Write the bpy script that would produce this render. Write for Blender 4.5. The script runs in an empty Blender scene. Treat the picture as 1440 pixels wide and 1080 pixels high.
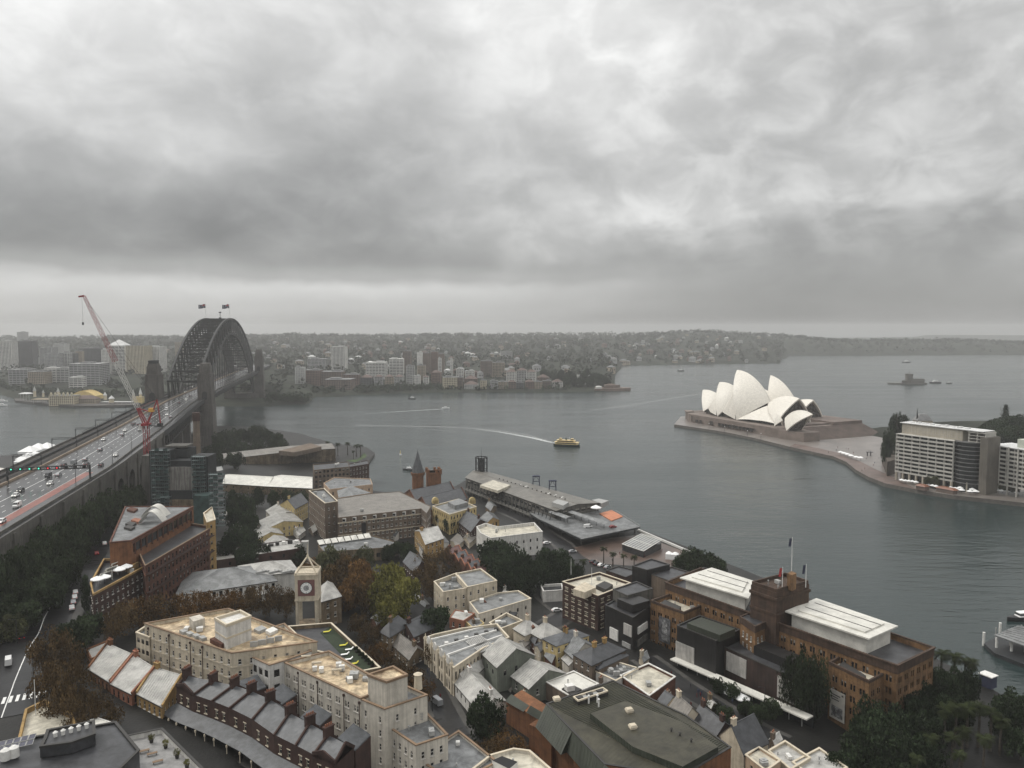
import bpy, math, random
import numpy as np
from mathutils import Vector, Matrix, noise as mnoise

C = bpy.context.scene
COL = C.collection
RAD = math.radians
rnd = random.Random(11)

# --- camera
FPX, CAMH, TH = 1082.0, 124.0, RAD(4.12)
cam_d = bpy.data.cameras.new("camera")
cam = bpy.data.objects.new("camera", cam_d)
COL.objects.link(cam)
cam.location = (0, 0, CAMH)
cam.rotation_euler = (RAD(90) - TH, 0, 0)
cam_d.sensor_width = 36.0
cam_d.lens = 36.0 * FPX / 1440.0
cam_d.clip_start = 1.0
cam_d.clip_end = 40000.0
C.camera = cam
C.view_settings.view_transform = 'Standard'
C.view_settings.look = 'None'
C.view_settings.exposure = 0.22
C.view_settings.gamma = 1.0
C.cycles.max_bounces = 6
C.cycles.volume_bounces = 1
C.cycles.use_denoising = True

# --- world: overcast sky with rain clouds
SUN_EL, SUN_AZ = RAD(48), RAD(-70)
world = bpy.data.worlds.new("World")
C.world = world
world.use_nodes = True


def build_world():
 nt = world.node_tree
 N, L = nt.nodes, nt.links
 N.clear()

 def nd(t, **k):
  n = N.new(t)
  for a, b in k.items():
   setattr(n, a, b)
  return n

 def mth(op, a, b=None, clamp=False):
  n = nd('ShaderNodeMath', operation=op, use_clamp=clamp)
  for i, v in enumerate((a, b)):
   if v is None:
    continue
   if isinstance(v, (int, float)):
    n.inputs[i].default_value = v
   else:
    L.new(v, n.inputs[i])
  return n.outputs[0]

 def ramp(fac, pts, interp='EASE'):
  n = nd('ShaderNodeValToRGB')
  n.color_ramp.interpolation = interp
  e = n.color_ramp.elements
  while len(e) > 1:
   e.remove(e[-1])
  for i, (p, v) in enumerate(pts):
   q = e[0] if i == 0 else e.new(p)
   q.position = p
   q.color = (v, v, v, 1) if isinstance(v, (int, float)) else (*v, 1)
  L.new(fac, n.inputs[0])
  return n.outputs[0]
 tc = nd('ShaderNodeTexCoord')
 sep = nd('ShaderNodeSeparateXYZ')
 L.new(tc.outputs['Generated'], sep.inputs[0])
 x, y, z = sep.outputs
 gen = tc.outputs['Generated']

 def dnoise(scale, detail, dist, off, rough, zs):
  mp = nd('ShaderNodeMapping')
  mp.inputs['Location'].default_value = off
  mp.inputs['Scale'].default_value = (1, 1, zs)
  L.new(gen, mp.inputs[0])
  n = nd('ShaderNodeTexNoise')
  for k, v in (('Scale', scale), ('Detail', detail), ('Distortion', dist), ('Roughness', rough)):
   n.inputs[k].default_value = v
  L.new(mp.outputs[0], n.inputs['Vector'])
  return n.outputs['Fac']
 n1 = dnoise(2.6, 7, .35, (3.1, 1.7, .4), .50, 2.2)
 n2 = dnoise(6.0, 9, .5, (7.7, 2.2, 1.0), .52, 1.8)
 n3 = dnoise(13., 9, .35, (.3, 5.1, 2.2), .55, 1.5)
 zw = mth('ADD', z, mth('ADD', mth('MULTIPLY', mth('SUBTRACT', n1, .5), .075), mth('MULTIPLY', mth('SUBTRACT', n2, .5), .035)))
 base = ramp(zw, [(0.0, .32), (.03, .45), (.055, .52), (.072, .34), (.092, .25), (.13, .27), (.18, .33), (.23, .41), (.29, .52), (.38, .64), (.5, .95), (1.0, 1.35)])
 lowr = ramp(zw, [(0.0, .20), (.035, .26), (.08, .30), (.12, .335), (.15, .44), (.19, .41), (.27, .43), (.38, .48), (.5, .95), (1.0, 1.35)])
 side = ramp(mth('ADD', mth('ADD', mth('MULTIPLY', x, .9), .5), mth('MULTIPLY', mth('SUBTRACT', n1, .5), .5)), [(.40, 0.0), (.80, 1.0)])
 mixb = nd('ShaderNodeMix', data_type='RGBA')
 L.new(side, mixb.inputs['Factor']); L.new(base, mixb.inputs['A']); L.new(lowr, mixb.inputs['B'])
 m1 = ramp(n1, [(.32, .82), (.5, 1.0), (.68, 1.2)], 'LINEAR')
 m2 = ramp(n2, [(.34, .89), (.5, 1.0), (.56, 1.05), (.66, 1.12)], 'LINEAR')
 m3 = ramp(n3, [(.34, .93), (.5, 1.0), (.55, 1.04), (.70, 1.13)], 'LINEAR')
 low = ramp(z, [(.02, 0.12), (.10, 1.0)])

 def mul(a, b, f=None):
  n = nd('ShaderNodeMix', data_type='RGBA', blend_type='MULTIPLY')
  if f is None:
   n.inputs['Factor'].default_value = 1.0
  else:
   L.new(f, n.inputs['Factor'])
  L.new(a, n.inputs['A']); L.new(b, n.inputs['B'])
  return n.outputs['Result']
 c = mul(mixb.outputs['Result'], m1, low)
 c = mul(c, m2, low)
 c = mul(c, m3, low)
 bil = ramp(n3, [(.38, .91), (.48, .98), (.53, 1.04), (.60, 1.11), (.70, 1.16)], 'LINEAR')
 zone = ramp(zw, [(.07, 0.0), (.13, 1.0), (.30, .75), (.42, .2)])
 c = mul(c, bil, mth('MULTIPLY', mth('ADD', mth('MULTIPLY', side, .75), .12), zone))
 for (dx, dy, dz), w, g in (((.09, .955, .27), .30, .30), ((-.50, .80, .33), .34, .22), ((.42, .88, .17), .17, .10)):
  dp = nd('ShaderNodeVectorMath', operation='DISTANCE')
  L.new(gen, dp.inputs[0]); dp.inputs[1].default_value = Vector((dx, dy, dz)).normalized()
  f = mth('ADD', dp.outputs['Value'], mth('MULTIPLY', mth('SUBTRACT', n2, .5), .5))
  gl = ramp(f, [(0.0, 1 + g), (w, 1.0)])
  c = mul(c, gl)
 tint = nd('ShaderNodeMix', data_type='RGBA', blend_type='MULTIPLY')
 tint.inputs['Factor'].default_value = 1.0
 tint.inputs['B'].default_value = (1.0, 1.0, .985, 1)
 L.new(c, tint.inputs['A'])
 bg1 = nd('ShaderNodeBackground')
 L.new(tint.outputs['Result'], bg1.inputs['Color'])
 bg1.inputs['Strength'].default_value = 1.08
 sky = nd('ShaderNodeTexSky', sky_type='NISHITA', sun_disc=False)
 sky.sun_elevation = SUN_EL
 sky.sun_rotation = SUN_AZ
 bg2 = nd('ShaderNodeBackground')
 L.new(sky.outputs[0], bg2.inputs['Color'])
 bg2.inputs['Strength'].default_value = 0.06
 mx = nd('ShaderNodeMixShader')
 mx.inputs[0].default_value = 0.94          # the cloud deck hides nearly all of the clear sky
 L.new(bg2.outputs[0], mx.inputs[1]); L.new(bg1.outputs[0], mx.inputs[2])
 out = nd('ShaderNodeOutputWorld')
 L.new(mx.outputs[0], out.inputs['Surface'])


build_world()
world.cycles.sampling_method = 'MANUAL'
world.cycles.sample_map_resolution = 512
sun_d = bpy.data.lights.new("sun", 'SUN')
sun_d.energy = 1.5
sun_d.angle = RAD(16)
sun_d.color = (1.0, .96, .89)
sun = bpy.data.objects.new("sun", sun_d)
COL.objects.link(sun)
sd = Vector((math.sin(SUN_AZ) * math.cos(SUN_EL), math.cos(SUN_AZ) * math.cos(SUN_EL), math.sin(SUN_EL)))
sun.rotation_euler = sd.to_track_quat('Z', 'Y').to_euler()


# --- helpers
def P(px, py, z=0.0):
 """point of the place seen at a photograph pixel, for a known height"""
 u, v = (px - 720) / FPX, (540 - py) / FPX
 dy, dz = math.cos(TH) + v * math.sin(TH), -math.sin(TH) + v * math.cos(TH)
 t = (z - CAMH) / dz
 return Vector((u * t, dy * t, z))


def PD(px, Y, z=0.0):
 """point at depth Y in the direction of a pixel column"""
 k = math.cos(TH) - (z - CAMH) / Y * math.sin(TH)
 return Vector(((px - 720) / FPX * k * Y, Y, z))


def PZ(py, Y):
 """height of what is seen at pixel row py at depth Y"""
 v = (540 - py) / FPX
 return CAMH + Y * (-math.sin(TH) + v * math.cos(TH)) / (math.cos(TH) + v * math.sin(TH))


ORG = {}


def tag(o, label=None, cat=None, group=None, kind=None):
 if label: o['label'] = label
 if cat: o['category'] = cat
 if group: o['group'] = group
 if kind: o['kind'] = kind
 return o


def thing(name, label, cat, loc=(0, 0, 0), rz=0.0, group=None):
 o = bpy.data.objects.new(name, None)
 o.empty_display_size = .5
 COL.objects.link(o)
 o.location = loc
 o.rotation_euler = (0, 0, rz)
 ORG[o.name] = Vector(loc)
 return tag(o, label, cat, group)


def copy_tree(o, parent=None):
 c = o.copy()
 COL.objects.link(c)
 if parent is not None:
  c.parent = parent
 for ch in list(o.children):
  copy_tree(ch, c)
 return c


class MB:
 def __init__(s):
  s.v, s.f, s.m = [], [], []

 def face(s, pts, mi=0):
  n = len(s.v)
  s.v.extend([tuple(p) for p in pts])
  s.f.append(tuple(range(n, n + len(pts))))
  s.m.append(mi)

 def obox(s, c, sx, sy, sz, rz=0.0, mi=0, top=None, bottom=True, taper=1.0):
  """box on its base centre c"""
  ca, sa = math.cos(rz), math.sin(rz)
  def q(x, y, z): return (c[0] + x * ca - y * sa, c[1] + x * sa + y * ca, c[2] + z)
  hx, hy, t = sx / 2, sy / 2, taper
  b = [q(-hx, -hy, 0), q(hx, -hy, 0), q(hx, hy, 0), q(-hx, hy, 0)]
  a = [q(-hx * t, -hy * t, sz), q(hx * t, -hy * t, sz), q(hx * t, hy * t, sz), q(-hx * t, hy * t, sz)]
  for i in range(4):
   j = (i + 1) % 4
   s.face([b[i], b[j], a[j], a[i]], mi)
  s.face(a, mi if top is None else top)
  if bottom: s.face(b[::-1], mi)

 def prism(s, poly, z0, z1, mi=0, top=None, bottom=False):
  n = len(poly)
  for i in range(n):
   a, b = poly[i], poly[(i + 1) % n]
   s.face([(a[0], a[1], z0), (b[0], b[1], z0), (b[0], b[1], z1), (a[0], a[1], z1)], mi)
  s.face([(p[0], p[1], z1) for p in poly], mi if top is None else top)
  if bottom: s.face([(p[0], p[1], z0) for p in poly[::-1]], mi)

 def bar(s, p, q, w, h=None, mi=0, caps=True):
  p, q = Vector(p), Vector(q)
  h = h or w
  d = q - p
  if d.length < 1e-6: return
  d.normalize()
  up = Vector((0, 0, 1)) if abs(d.z) < .95 else Vector((0, 1, 0))
  a = d.cross(up).normalized() * (w / 2)
  b = a.cross(d).normalized() * (h / 2)
  r0 = [p - a - b, p + a - b, p + a + b, p - a + b]
  r1 = [q - a - b, q + a - b, q + a + b, q - a + b]
  for i in range(4):
   j = (i + 1) % 4
   s.face([r0[j], r0[i], r1[i], r1[j]], mi)
  if caps:
   s.face(r0, mi); s.face(r1[::-1], mi)

 def cyl(s, p, q, r0, r1=None, n=10, mi=0, caps=True):
  p, q = Vector(p), Vector(q)
  r1 = r0 if r1 is None else r1
  d = (q - p).normalized()
  up = Vector((0, 0, 1)) if abs(d.z) < .95 else Vector((1, 0, 0))
  a = d.cross(up).normalized(); b = d.cross(a)
  A, B = [], []
  for i in range(n):
   t = 2 * math.pi * i / n
   e = a * math.cos(t) + b * math.sin(t)
   A.append(p + e * r0); B.append(q + e * r1)
  for i in range(n):
   j = (i + 1) % n
   s.face([A[j], A[i], B[i], B[j]] if r1 > 1e-6 else [A[j], A[i], q], mi)
  if caps:
   s.face(A, mi)
   if r1 > 1e-6: s.face(B[::-1], mi)

 def build(s, name, mats, parent=None, smooth=False, org=None):
  if not isinstance(mats, (list, tuple)): mats = [mats]
  o0 = Vector(org) if org is not None else (ORG.get(parent.name, Vector()) if parent is not None else Vector())
  me = bpy.data.meshes.new(name)
  if s.v:
   vv = np.array(s.v, dtype=np.float64) - np.array(o0)
   me.from_pydata(vv.tolist(), [], s.f)
   me.polygons.foreach_set('material_index', s.m)
   if smooth: me.polygons.foreach_set('use_smooth', [True] * len(s.f))
  for m in mats: me.materials.append(m)
  o = bpy.data.objects.new(name, me)
  COL.objects.link(o)
  if parent is not None: o.parent = parent
  elif org is not None: o.location = o0
  ORG[o.name] = o0
  return o


def grid_mesh(name, verts, faces, mats, smooth=True):
 me = bpy.data.meshes.new(name)
 me.from_pydata(verts, [], faces)
 if smooth: me.polygons.foreach_set('use_smooth', [True] * len(faces))
 for m in mats: me.materials.append(m)
 o = bpy.data.objects.new(name, me)
 COL.objects.link(o)
 return o


MATS = {}


def M(name, col, rough=.8, var=.18, scale=.25, bump=0.0, bscale=3.0, spec=.4, metal=0.0,
  streak=0.0, stain=0.0, rib=0.0, ribscale=1.0, ribdir='X', brick=0.0, rand=0.0, hue=None, emit=0.0):
 if name in MATS: return MATS[name]
 m = bpy.data.materials.new(name)
 m.use_nodes = True
 nt = m.node_tree
 N, L = nt.nodes, nt.links
 bs = N['Principled BSDF']
 bs.inputs['Roughness'].default_value = rough
 bs.inputs['Metallic'].default_value = metal
 bs.inputs['Specular IOR Level'].default_value = spec
 tc = N.new('ShaderNodeTexCoord')
 no = N.new('ShaderNodeTexNoise')
 no.inputs['Scale'].default_value = scale
 no.inputs['Detail'].default_value = 7
 no.inputs['Roughness'].default_value = .62
 L.new(tc.outputs['Object'], no.inputs['Vector'])
 rp = N.new('ShaderNodeValToRGB')
 e = rp.color_ramp.elements
 c0 = hue if hue else tuple(c * (1 - 1.6 * var) for c in col)
 e[0].position, e[0].color = .32, (*c0, 1)
 e[1].position, e[1].color = .66, (*[min(1, c * (1 + var)) for c in col], 1)
 L.new(no.outputs['Fac'], rp.inputs[0])
 out = rp.outputs[0]

 def mul(fac_sock, lo, hi, p0=.35, p1=.65):
  nonlocal out
  r = N.new('ShaderNodeValToRGB')
  r.color_ramp.elements[0].position, r.color_ramp.elements[0].color = p0, (lo, lo, lo, 1)
  r.color_ramp.elements[1].position, r.color_ramp.elements[1].color = p1, (hi, hi, hi, 1)
  L.new(fac_sock, r.inputs[0])
  x = N.new('ShaderNodeMix'); x.data_type = 'RGBA'; x.blend_type = 'MULTIPLY'
  x.inputs['Factor'].default_value = 1
  L.new(out, x.inputs['A']); L.new(r.outputs[0], x.inputs['B'])
  out = x.outputs['Result']
 if streak:                                  # rain streaks running down a wall
  mp = N.new('ShaderNodeMapping'); mp.inputs['Scale'].default_value = (1.4, 1.4, .08)
  L.new(tc.outputs['Object'], mp.inputs[0])
  n2 = N.new('ShaderNodeTexNoise'); n2.inputs['Scale'].default_value = 1.0; n2.inputs['Detail'].default_value = 5
  L.new(mp.outputs[0], n2.inputs['Vector'])
  mul(n2.outputs['Fac'], 1 - streak, 1.0, .38, .56)
 if stain:                                   # weather stains and moss
  n2 = N.new('ShaderNodeTexNoise'); n2.inputs['Scale'].default_value = .35; n2.inputs['Detail'].default_value = 9; n2.inputs['Roughness'].default_value = .72; n2.inputs['Distortion'].default_value = .8
  L.new(tc.outputs['Object'], n2.inputs['Vector']); mul(n2.outputs['Fac'], 1 - stain, 1.0, .40, .56)
 if brick:
  mp = N.new('ShaderNodeMapping'); mp.inputs['Scale'].default_value = (1, 1, 1)
  L.new(tc.outputs['Object'], mp.inputs[0])
  sx = N.new('ShaderNodeSeparateXYZ'); L.new(mp.outputs[0], sx.inputs[0])
  ad = N.new('ShaderNodeMath'); ad.operation = 'ADD'; L.new(sx.outputs[0], ad.inputs[0]); L.new(sx.outputs[1], ad.inputs[1])
  cb = N.new('ShaderNodeCombineXYZ'); L.new(ad.outputs[0], cb.inputs[0]); L.new(sx.outputs[2], cb.inputs[1])
  bt = N.new('ShaderNodeTexBrick')
  bt.inputs['Scale'].default_value = brick
  bt.inputs['Color1'].default_value = (1, 1, 1, 1); bt.inputs['Color2'].default_value = (.72, .72, .72, 1)
  bt.inputs['Mortar'].default_value = (.8, .8, .8, 1); bt.inputs['Mortar Size'].default_value = .03
  L.new(cb.outputs[0], bt.inputs['Vector'])
  x = N.new('ShaderNodeMix'); x.data_type = 'RGBA'; x.blend_type = 'MULTIPLY'; x.inputs['Factor'].default_value = .8
  L.new(out, x.inputs['A']); L.new(bt.outputs['Color'], x.inputs['B'])
  out = x.outputs['Result']
 if rand:
  oi = N.new('ShaderNodeObjectInfo')
  mul(oi.outputs['Random'], 1 - rand, 1 + rand, 0, 1)
 L.new(out, bs.inputs['Base Color'])
 hsock = None
 if rib:
  wv = N.new('ShaderNodeTexWave')
  wv.bands_direction = ribdir
  wv.inputs['Scale'].default_value = ribscale
  L.new(tc.outputs['Object'], wv.inputs['Vector'])
  bp = N.new('ShaderNodeBump'); bp.inputs['Strength'].default_value = rib; bp.inputs['Distance'].default_value = .2
  L.new(wv.outputs['Fac'], bp.inputs['Height']); hsock = bp.outputs[0]
 if bump:
  n3 = N.new('ShaderNodeTexNoise'); n3.inputs['Scale'].default_value = bscale; n3.inputs['Detail'].default_value = 6
  L.new(tc.outputs['Object'], n3.inputs['Vector'])
  bp = N.new('ShaderNodeBump'); bp.inputs['Strength'].default_value = bump; bp.inputs['Distance'].default_value = .3
  L.new(n3.outputs['Fac'], bp.inputs['Height'])
  if hsock: L.new(hsock, bp.inputs['Normal'])
  hsock = bp.outputs[0]
 if hsock: L.new(hsock, bs.inputs['Normal'])
 if emit:
  bs.inputs['Emission Color'].default_value = (*col, 1)
  bs.inputs['Emission Strength'].default_value = emit
 MATS[name] = m
 return m
# --- water
def water_mat():
 m = bpy.data.materials.new('harbour_water')
 m.use_nodes = True
 nt = m.node_tree; N, L = nt.nodes, nt.links
 bs = N['Principled BSDF']
 bs.inputs['Base Color'].default_value = (.017, .028, .028, 1)
 bs.inputs['Roughness'].default_value = .16
 bs.inputs['IOR'].default_value = 1.333
 tc = N.new('ShaderNodeTexCoord')
 prev = None
 for sc, sx, st, ds in ((.55, 1.0, .35, .35), (.14, .55, .5, 1.2), (.02, .5, .35, 4.0)):
  mp = N.new('ShaderNodeMapping'); mp.inputs['Scale'].default_value = (sx, 1.5, 1); mp.inputs['Rotation'].default_value = (0, 0, .15)
  L.new(tc.outputs['Object'], mp.inputs[0])
  n = N.new('ShaderNodeTexNoise'); n.inputs['Scale'].default_value = sc; n.inputs['Detail'].default_value = 5
  L.new(mp.outputs[0], n.inputs['Vector'])
  b = N.new('ShaderNodeBump'); b.inputs['Strength'].default_value = st; b.inputs['Distance'].default_value = ds
  L.new(n.outputs['Fac'], b.inputs['Height'])
  if prev: L.new(prev, b.inputs['Normal'])
  prev = b.outputs[0]
 L.new(prev, bs.inputs['Normal'])
 n = N.new('ShaderNodeTexNoise'); n.inputs['Scale'].default_value = .006; n.inputs['Detail'].default_value = 4
 mp = N.new('ShaderNodeMapping'); mp.inputs['Scale'].default_value = (.5, 2.0, 1)
 L.new(tc.outputs['Object'], mp.inputs[0]); L.new(mp.outputs[0], n.inputs['Vector'])
 r = N.new('ShaderNodeMapRange'); r.inputs[1].default_value = .35; r.inputs[2].default_value = .65
 r.inputs[3].default_value = .10; r.inputs[4].default_value = .26
 L.new(n.outputs['Fac'], r.inputs[0]); L.new(r.outputs[0], bs.inputs['Roughness'])
 return m


mb = MB()
mb.face([(-9000, -200, 0), (12000, -200, 0), (12000, 16000, 0), (-9000, 16000, 0)])
tag(mb.build('water', water_mat()), kind='structure')

# --- near land
M_STONEWALL = M('seawall_stone', (.10, .09, .08), .7, .25, .4, .4)
M_GROUND = M('wet_ground', (.014, .0135, .0125), .5, .35, .10, .3, 1.2, spec=.2)


def flat(pts, z): return [(P(a, b, z).x, P(a, b, z).y) for a, b in pts]


SH = [(-260, 640), (-60, 648), (0, 652), (90, 650), (200, 632), (262, 612), (305, 601), (360, 603), (420, 612), (470, 627), (515, 632), (527, 640), (520, 650), (505, 668),
  (525, 694), (565, 700), (600, 690), (640, 688), (655, 679), (676, 673), (702, 680), (762, 702), (842, 728), (897, 748), (960, 772), (1000, 789),
  (1100, 830), (1300, 925), (1330, 942), (1372, 962), (1405, 985), (1445, 1000)]
shore = [tuple(P(a, b, 0).xy) for a, b in SH]
shore += [(190, 60), (-400, 60)]
mb = MB()
mb.prism(shore[::-1], -3, 2.3, 0, 1)
tag(mb.build('quayside', [M_STONEWALL, M_GROUND]), kind='structure')

CTRL = [(40, 1000, 26), (20, 930, 26), (100, 850, 24), (140, 780, 22), (60, 760, 26), (200, 850, 19), (300, 850, 14), (240, 900, 20), (150, 700, 20), (20, 790, 28),
  (250, 660, 12), (330, 720, 9), (330, 620, 5), (420, 640, 3), (480, 740, 7), (480, 850, 11), (540, 900, 10), (520, 760, 6), (600, 800, 6), (430, 900, 13),
  (640, 1000, 10), (660, 760, 4), (700, 830, 5), (780, 850, 4), (800, 760, 2), (850, 950, 6), (900, 1060, 8), (1000, 980, 5), (1100, 1060, 4), (560, 700, 2),
  (1250, 1060, 2.4), (1350, 1010, 1.6), (600, 700, 2), (700, 700, 2), (450, 1060, 15), (300, 1060, 23), (180, 1050, 26), (560, 1060, 12), (860, 800, 2),
  (960, 830, 2.0), (1150, 900, 1.8), (0, 700, 22), (100, 650, 12), (60, 660, 8), (850, 780, 1.5), (300, 604, 1.5), (500, 660, 1.5), (440, 690, 4), (380, 690, 7)]
cp = np.array([P(a, b, z) for a, b, z in CTRL])


def ground(x, y):
 d2 = (cp[:, 0] - x) ** 2 + (cp[:, 1] - y) ** 2 + 60.0
 w = d2 ** -1.7
 return float((w * cp[:, 2]).sum() / w.sum())


def inside(x, y, poly):
 c = False
 n = len(poly)
 for i in range(n):
  x1, y1 = poly[i]; x2, y2 = poly[(i + 1) % n]
  if (y1 > y) != (y2 > y) and x < (x2 - x1) * (y - y1) / (y2 - y1) + x1: c = not c
 return c


def gz(x, y): return max(ground(x, y), 2.3)


def near_ground():
 st = 6.0
 xs = np.arange(-480, 220, st); ys = np.arange(40, 860, st)
 idx, V, Fc = {}, [], []
 for i, x in enumerate(xs):
  for j, y in enumerate(ys):
   if all(inside(x + q, y + w, shore) for q, w in ((9, 0), (-9, 0), (0, 9), (0, -9))):
    idx[i, j] = len(V); V.append((x, y, max(ground(x, y), 2.36)))
 for (i, j) in list(idx):
  k = [(i, j), (i + 1, j), (i + 1, j + 1), (i, j + 1)]
  if all(q in idx for q in k): Fc.append([idx[q] for q in k])
 return grid_mesh('ground', V, Fc, [M_GROUND])


tag(near_ground(), kind='structure')

# --- far shore terrain
M_WOOD = M('bush_hillside', (.026, .030, .022), .95, .5, .02, spec=.1)


def lerp_tab(tab, x):
 if x <= tab[0][0]: return tab[0][1]
 for (a, va), (b, vb) in zip(tab, tab[1:]):
  if x <= b: return va + (vb - va) * (x - a) / (b - a)
 return tab[-1][1]


SHORE = [(-500, 1500), (-200, 1500), (0, 1427), (40, 1278), (100, 1215), (180, 1242), (205, 1290), (300, 1222), (375, 1228), (432, 1242), (441, 1369), (500, 1427), (610, 1490),
   (790, 1490), (840, 1503), (858, 1530), (872, 2560), (930, 2630), (1030, 2690), (1098, 2740), (1104, 3530), (1440, 3626), (1900, 3626)]
RIDGE = [(-500, 60), (0, 66), (200, 72), (400, 80), (700, 82), (860, 84), (930, 92), (985, 100), (1050, 93), (1090, 86), (1150, 66), (1220, 52), (1330, 56), (1500, 48), (1900, 45)]


def far_z(px, Y):
 s = lerp_tab(SHORE, px)
 d = Y - s
 if d < 0: return -6.0
 rz = lerp_tab(RIDGE, px)
 if px > 1101:
  z = lerp_tab([(0, 1.5), (60, 18), (220, rz * .8), (420, rz), (1100, rz - 15), (1900, 10)], d)
 elif px > 866:
  z = lerp_tab([(0, 1.5), (70, 9), (300, 22), (800, rz * .62), (1500, rz), (2400, rz - 25), (3200, 10)], d)
 else:
  z = lerp_tab([(0, 1.5), (60, 7), (250, 16), (700, 26), (1300, 38), (2100, 58), (2800, rz), (3600, rz - 18), (4600, 10)], d)
 if d > 40:
  p = PD(px, Y, 0)
  n = mnoise.fractal(Vector((p.x * .0022, p.y * .0022, 3.3)), 1.0, 2.0, 4)
  z += n * min(z * .22, 11) * (0.5 if Y < 2000 else 1)
 return z


def far_land():
 cols = list(range(-420, 1860, 9))
 rows = [1200, 1230, 1260, 1290, 1330, 1370, 1410, 1450, 1480, 1500, 1520, 1550, 1600, 1680, 1780, 1900, 2050, 2200, 2350, 2500, 2560, 2620, 2660, 2700, 2740, 2780, 2860, 2960,
   3080, 3200, 3350, 3500, 3550, 3600, 3640, 3680, 3720, 3800, 3900, 4000, 4150, 4300, 4500, 4800, 5200, 5700]
 V, Fc = [], []
 for c in cols:
  for Y in rows:
   p = PD(c, Y, 0); V.append((p.x, Y, far_z(c, Y)))
 n = len(rows)
 for i in range(len(cols) - 1):
  for j in range(n - 1):
   a = i * n + j
   q = [a, a + n, a + n + 1, a + 1]
   if max(V[k][2] for k in q) > -1: Fc.append(q)
 return grid_mesh('hills', V, Fc, [M_WOOD])


tag(far_land(), kind='structure')


def far_ridge():            # the low headlands near the harbour mouth, far beyond
 V, Fc = [], []
 cols = list(range(1060, 1900, 12))
 prof = [(7600, -2), (7700, .35), (7900, .8), (8100, 1.0), (8400, .9), (9000, .3)]
 for c in cols:
  top = 20 + 34 * (0.5 + .5 * mnoise.noise(Vector((c * .006, 4.4, 0)))) + (14 if c > 1290 else 0)
  top *= min(1, (c - 1060) / 90)
  for Y, k in prof:
   p = PD(c, Y, 0); V.append((p.x, Y, top * k if k > 0 else -4))
 n = len(prof)
 for i in range(len(cols) - 1):
  for j in range(n - 1):
   a = i * n + j
   Fc.append([a, a + n, a + n + 1, a + 1])
 return grid_mesh('headland', V, Fc, [M_WOOD])


tag(far_ridge(), kind='structure')
# --- harbour bridge
M_STEEL = M('bridge_steel', (.012, .013, .013), .7, .25, .2)
M_STEELD = M('dark_steel', (.022, .024, .026), .55, .25, .3)
M_GRANITE = M('pylon_granite', (.095, .086, .077), .85, .22, .06, streak=.35, brick=.35)
M_CONC = M('weathered_concrete', (.095, .09, .08), .85, .25, .12, streak=.4)
M_ASPH = M('wet_asphalt', (.020, .020, .021), .30, .25, .12, .08, 2.0, spec=.22)
M_DECKR = M('wet_highway', (.042, .042, .044), .20, .25, .12, .06, 2.0, spec=.5)
M_RED = M('red_bus_lane', (.20, .062, .045), .35, .25, .3)
M_WHITE = M('white_paint', (.66, .66, .64), .55, .12, .6)
M_TAN = M('tan_barrier', (.26, .20, .145), .8, .2, .2)
M_BALLAST = M('rail_ballast', (.045, .040, .036), .9, .3, .5)
M_DARK = M('black_and_shade', (.008, .008, .009), .7, .1)  # near black; also painted as shade in portals, arches and the stair box

BO, BD, BN = Vector((-338, 783, 0)), Vector((-.218, .976, 0)), Vector((.976, .218, 0))


def coff(s): return 3.5 * min(1, max(0, -s / 200))
def deckz(s): return 52.5 if s > -20 else max(46.3, 52.5 + (s + 20) * 6.2 / 340)
def B(s, w, z):
 k = min(1, max(0, (-60 - s) / 320))
 if w > 18: w = 18 + (w - 18) * (1 - .6 * k)
 w += max(0, w + 8.6) * .42 * min(1, max(0, (-60 - s) / 320))      # the approach widens to the south
 p = BO + BD * s + BN * (w + coff(s)); p.z = z
 return p


def strip(mb, s0, s1, w0, w1, dz, mi=0, step=20):
 s = s0
 while s < s1 - 1e-6:
  e = min(s1, s + step)
  mb.face([B(s, w0, deckz(s) + dz), B(s, w1, deckz(s) + dz), B(e, w1, deckz(e) + dz), B(e, w0, deckz(e) + dz)][::-1] if False else
    [B(s, w0, deckz(s) + dz), B(s, w1, deckz(s) + dz), B(e, w1, deckz(e) + dz), B(e, w0, deckz(e) + dz)], mi)
  s = e


def beam(mb, s0, s1, w0, w1, d0, d1, mi=0, step=20):
 """long box following the deck"""
 s = s0
 while s < s1 - 1e-6:
  e = min(s1, s + step)
  a = [B(s, w0, deckz(s) + d0), B(s, w1, deckz(s) + d0), B(s, w1, deckz(s) + d1), B(s, w0, deckz(s) + d1)]
  b = [B(e, w0, deckz(e) + d0), B(e, w1, deckz(e) + d0), B(e, w1, deckz(e) + d1), B(e, w0, deckz(e) + d1)]
  mb.face([a[3], a[2], b[2], b[3]], mi); mb.face([a[1], a[0], b[0], b[1]], mi)
  mb.face([a[2], a[1], b[1], b[2]], mi); mb.face([a[0], a[3], b[3], b[0]], mi)
  if s == s0: mb.face(a, mi)
  if e == s1: mb.face(b[::-1], mi)
  s = e


S_END, N_END = -620, 760
bridge = thing('arch_bridge', 'great dark steel arch bridge across the harbour with granite pylons', 'bridge', B(0, 0, 0))
mb = MB()
beam(mb, -240, N_END, -24.5, 24.5, -3.4, -.25, 0)
beam(mb, -240, N_END, 24.5, 24.9, -1.4, 1.0, 0); beam(mb, -240, N_END, -24.9, -24.5, -1.4, 1.2, 0)
for s in range(-230, 520, 18):                      # cross girders under the deck
 mb.bar(B(s, -24, deckz(s) - 4.2), B(s, 24, deckz(s) - 4.2), .8, 1.8)
mb.build('deck', M_STEEL, bridge)


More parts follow.
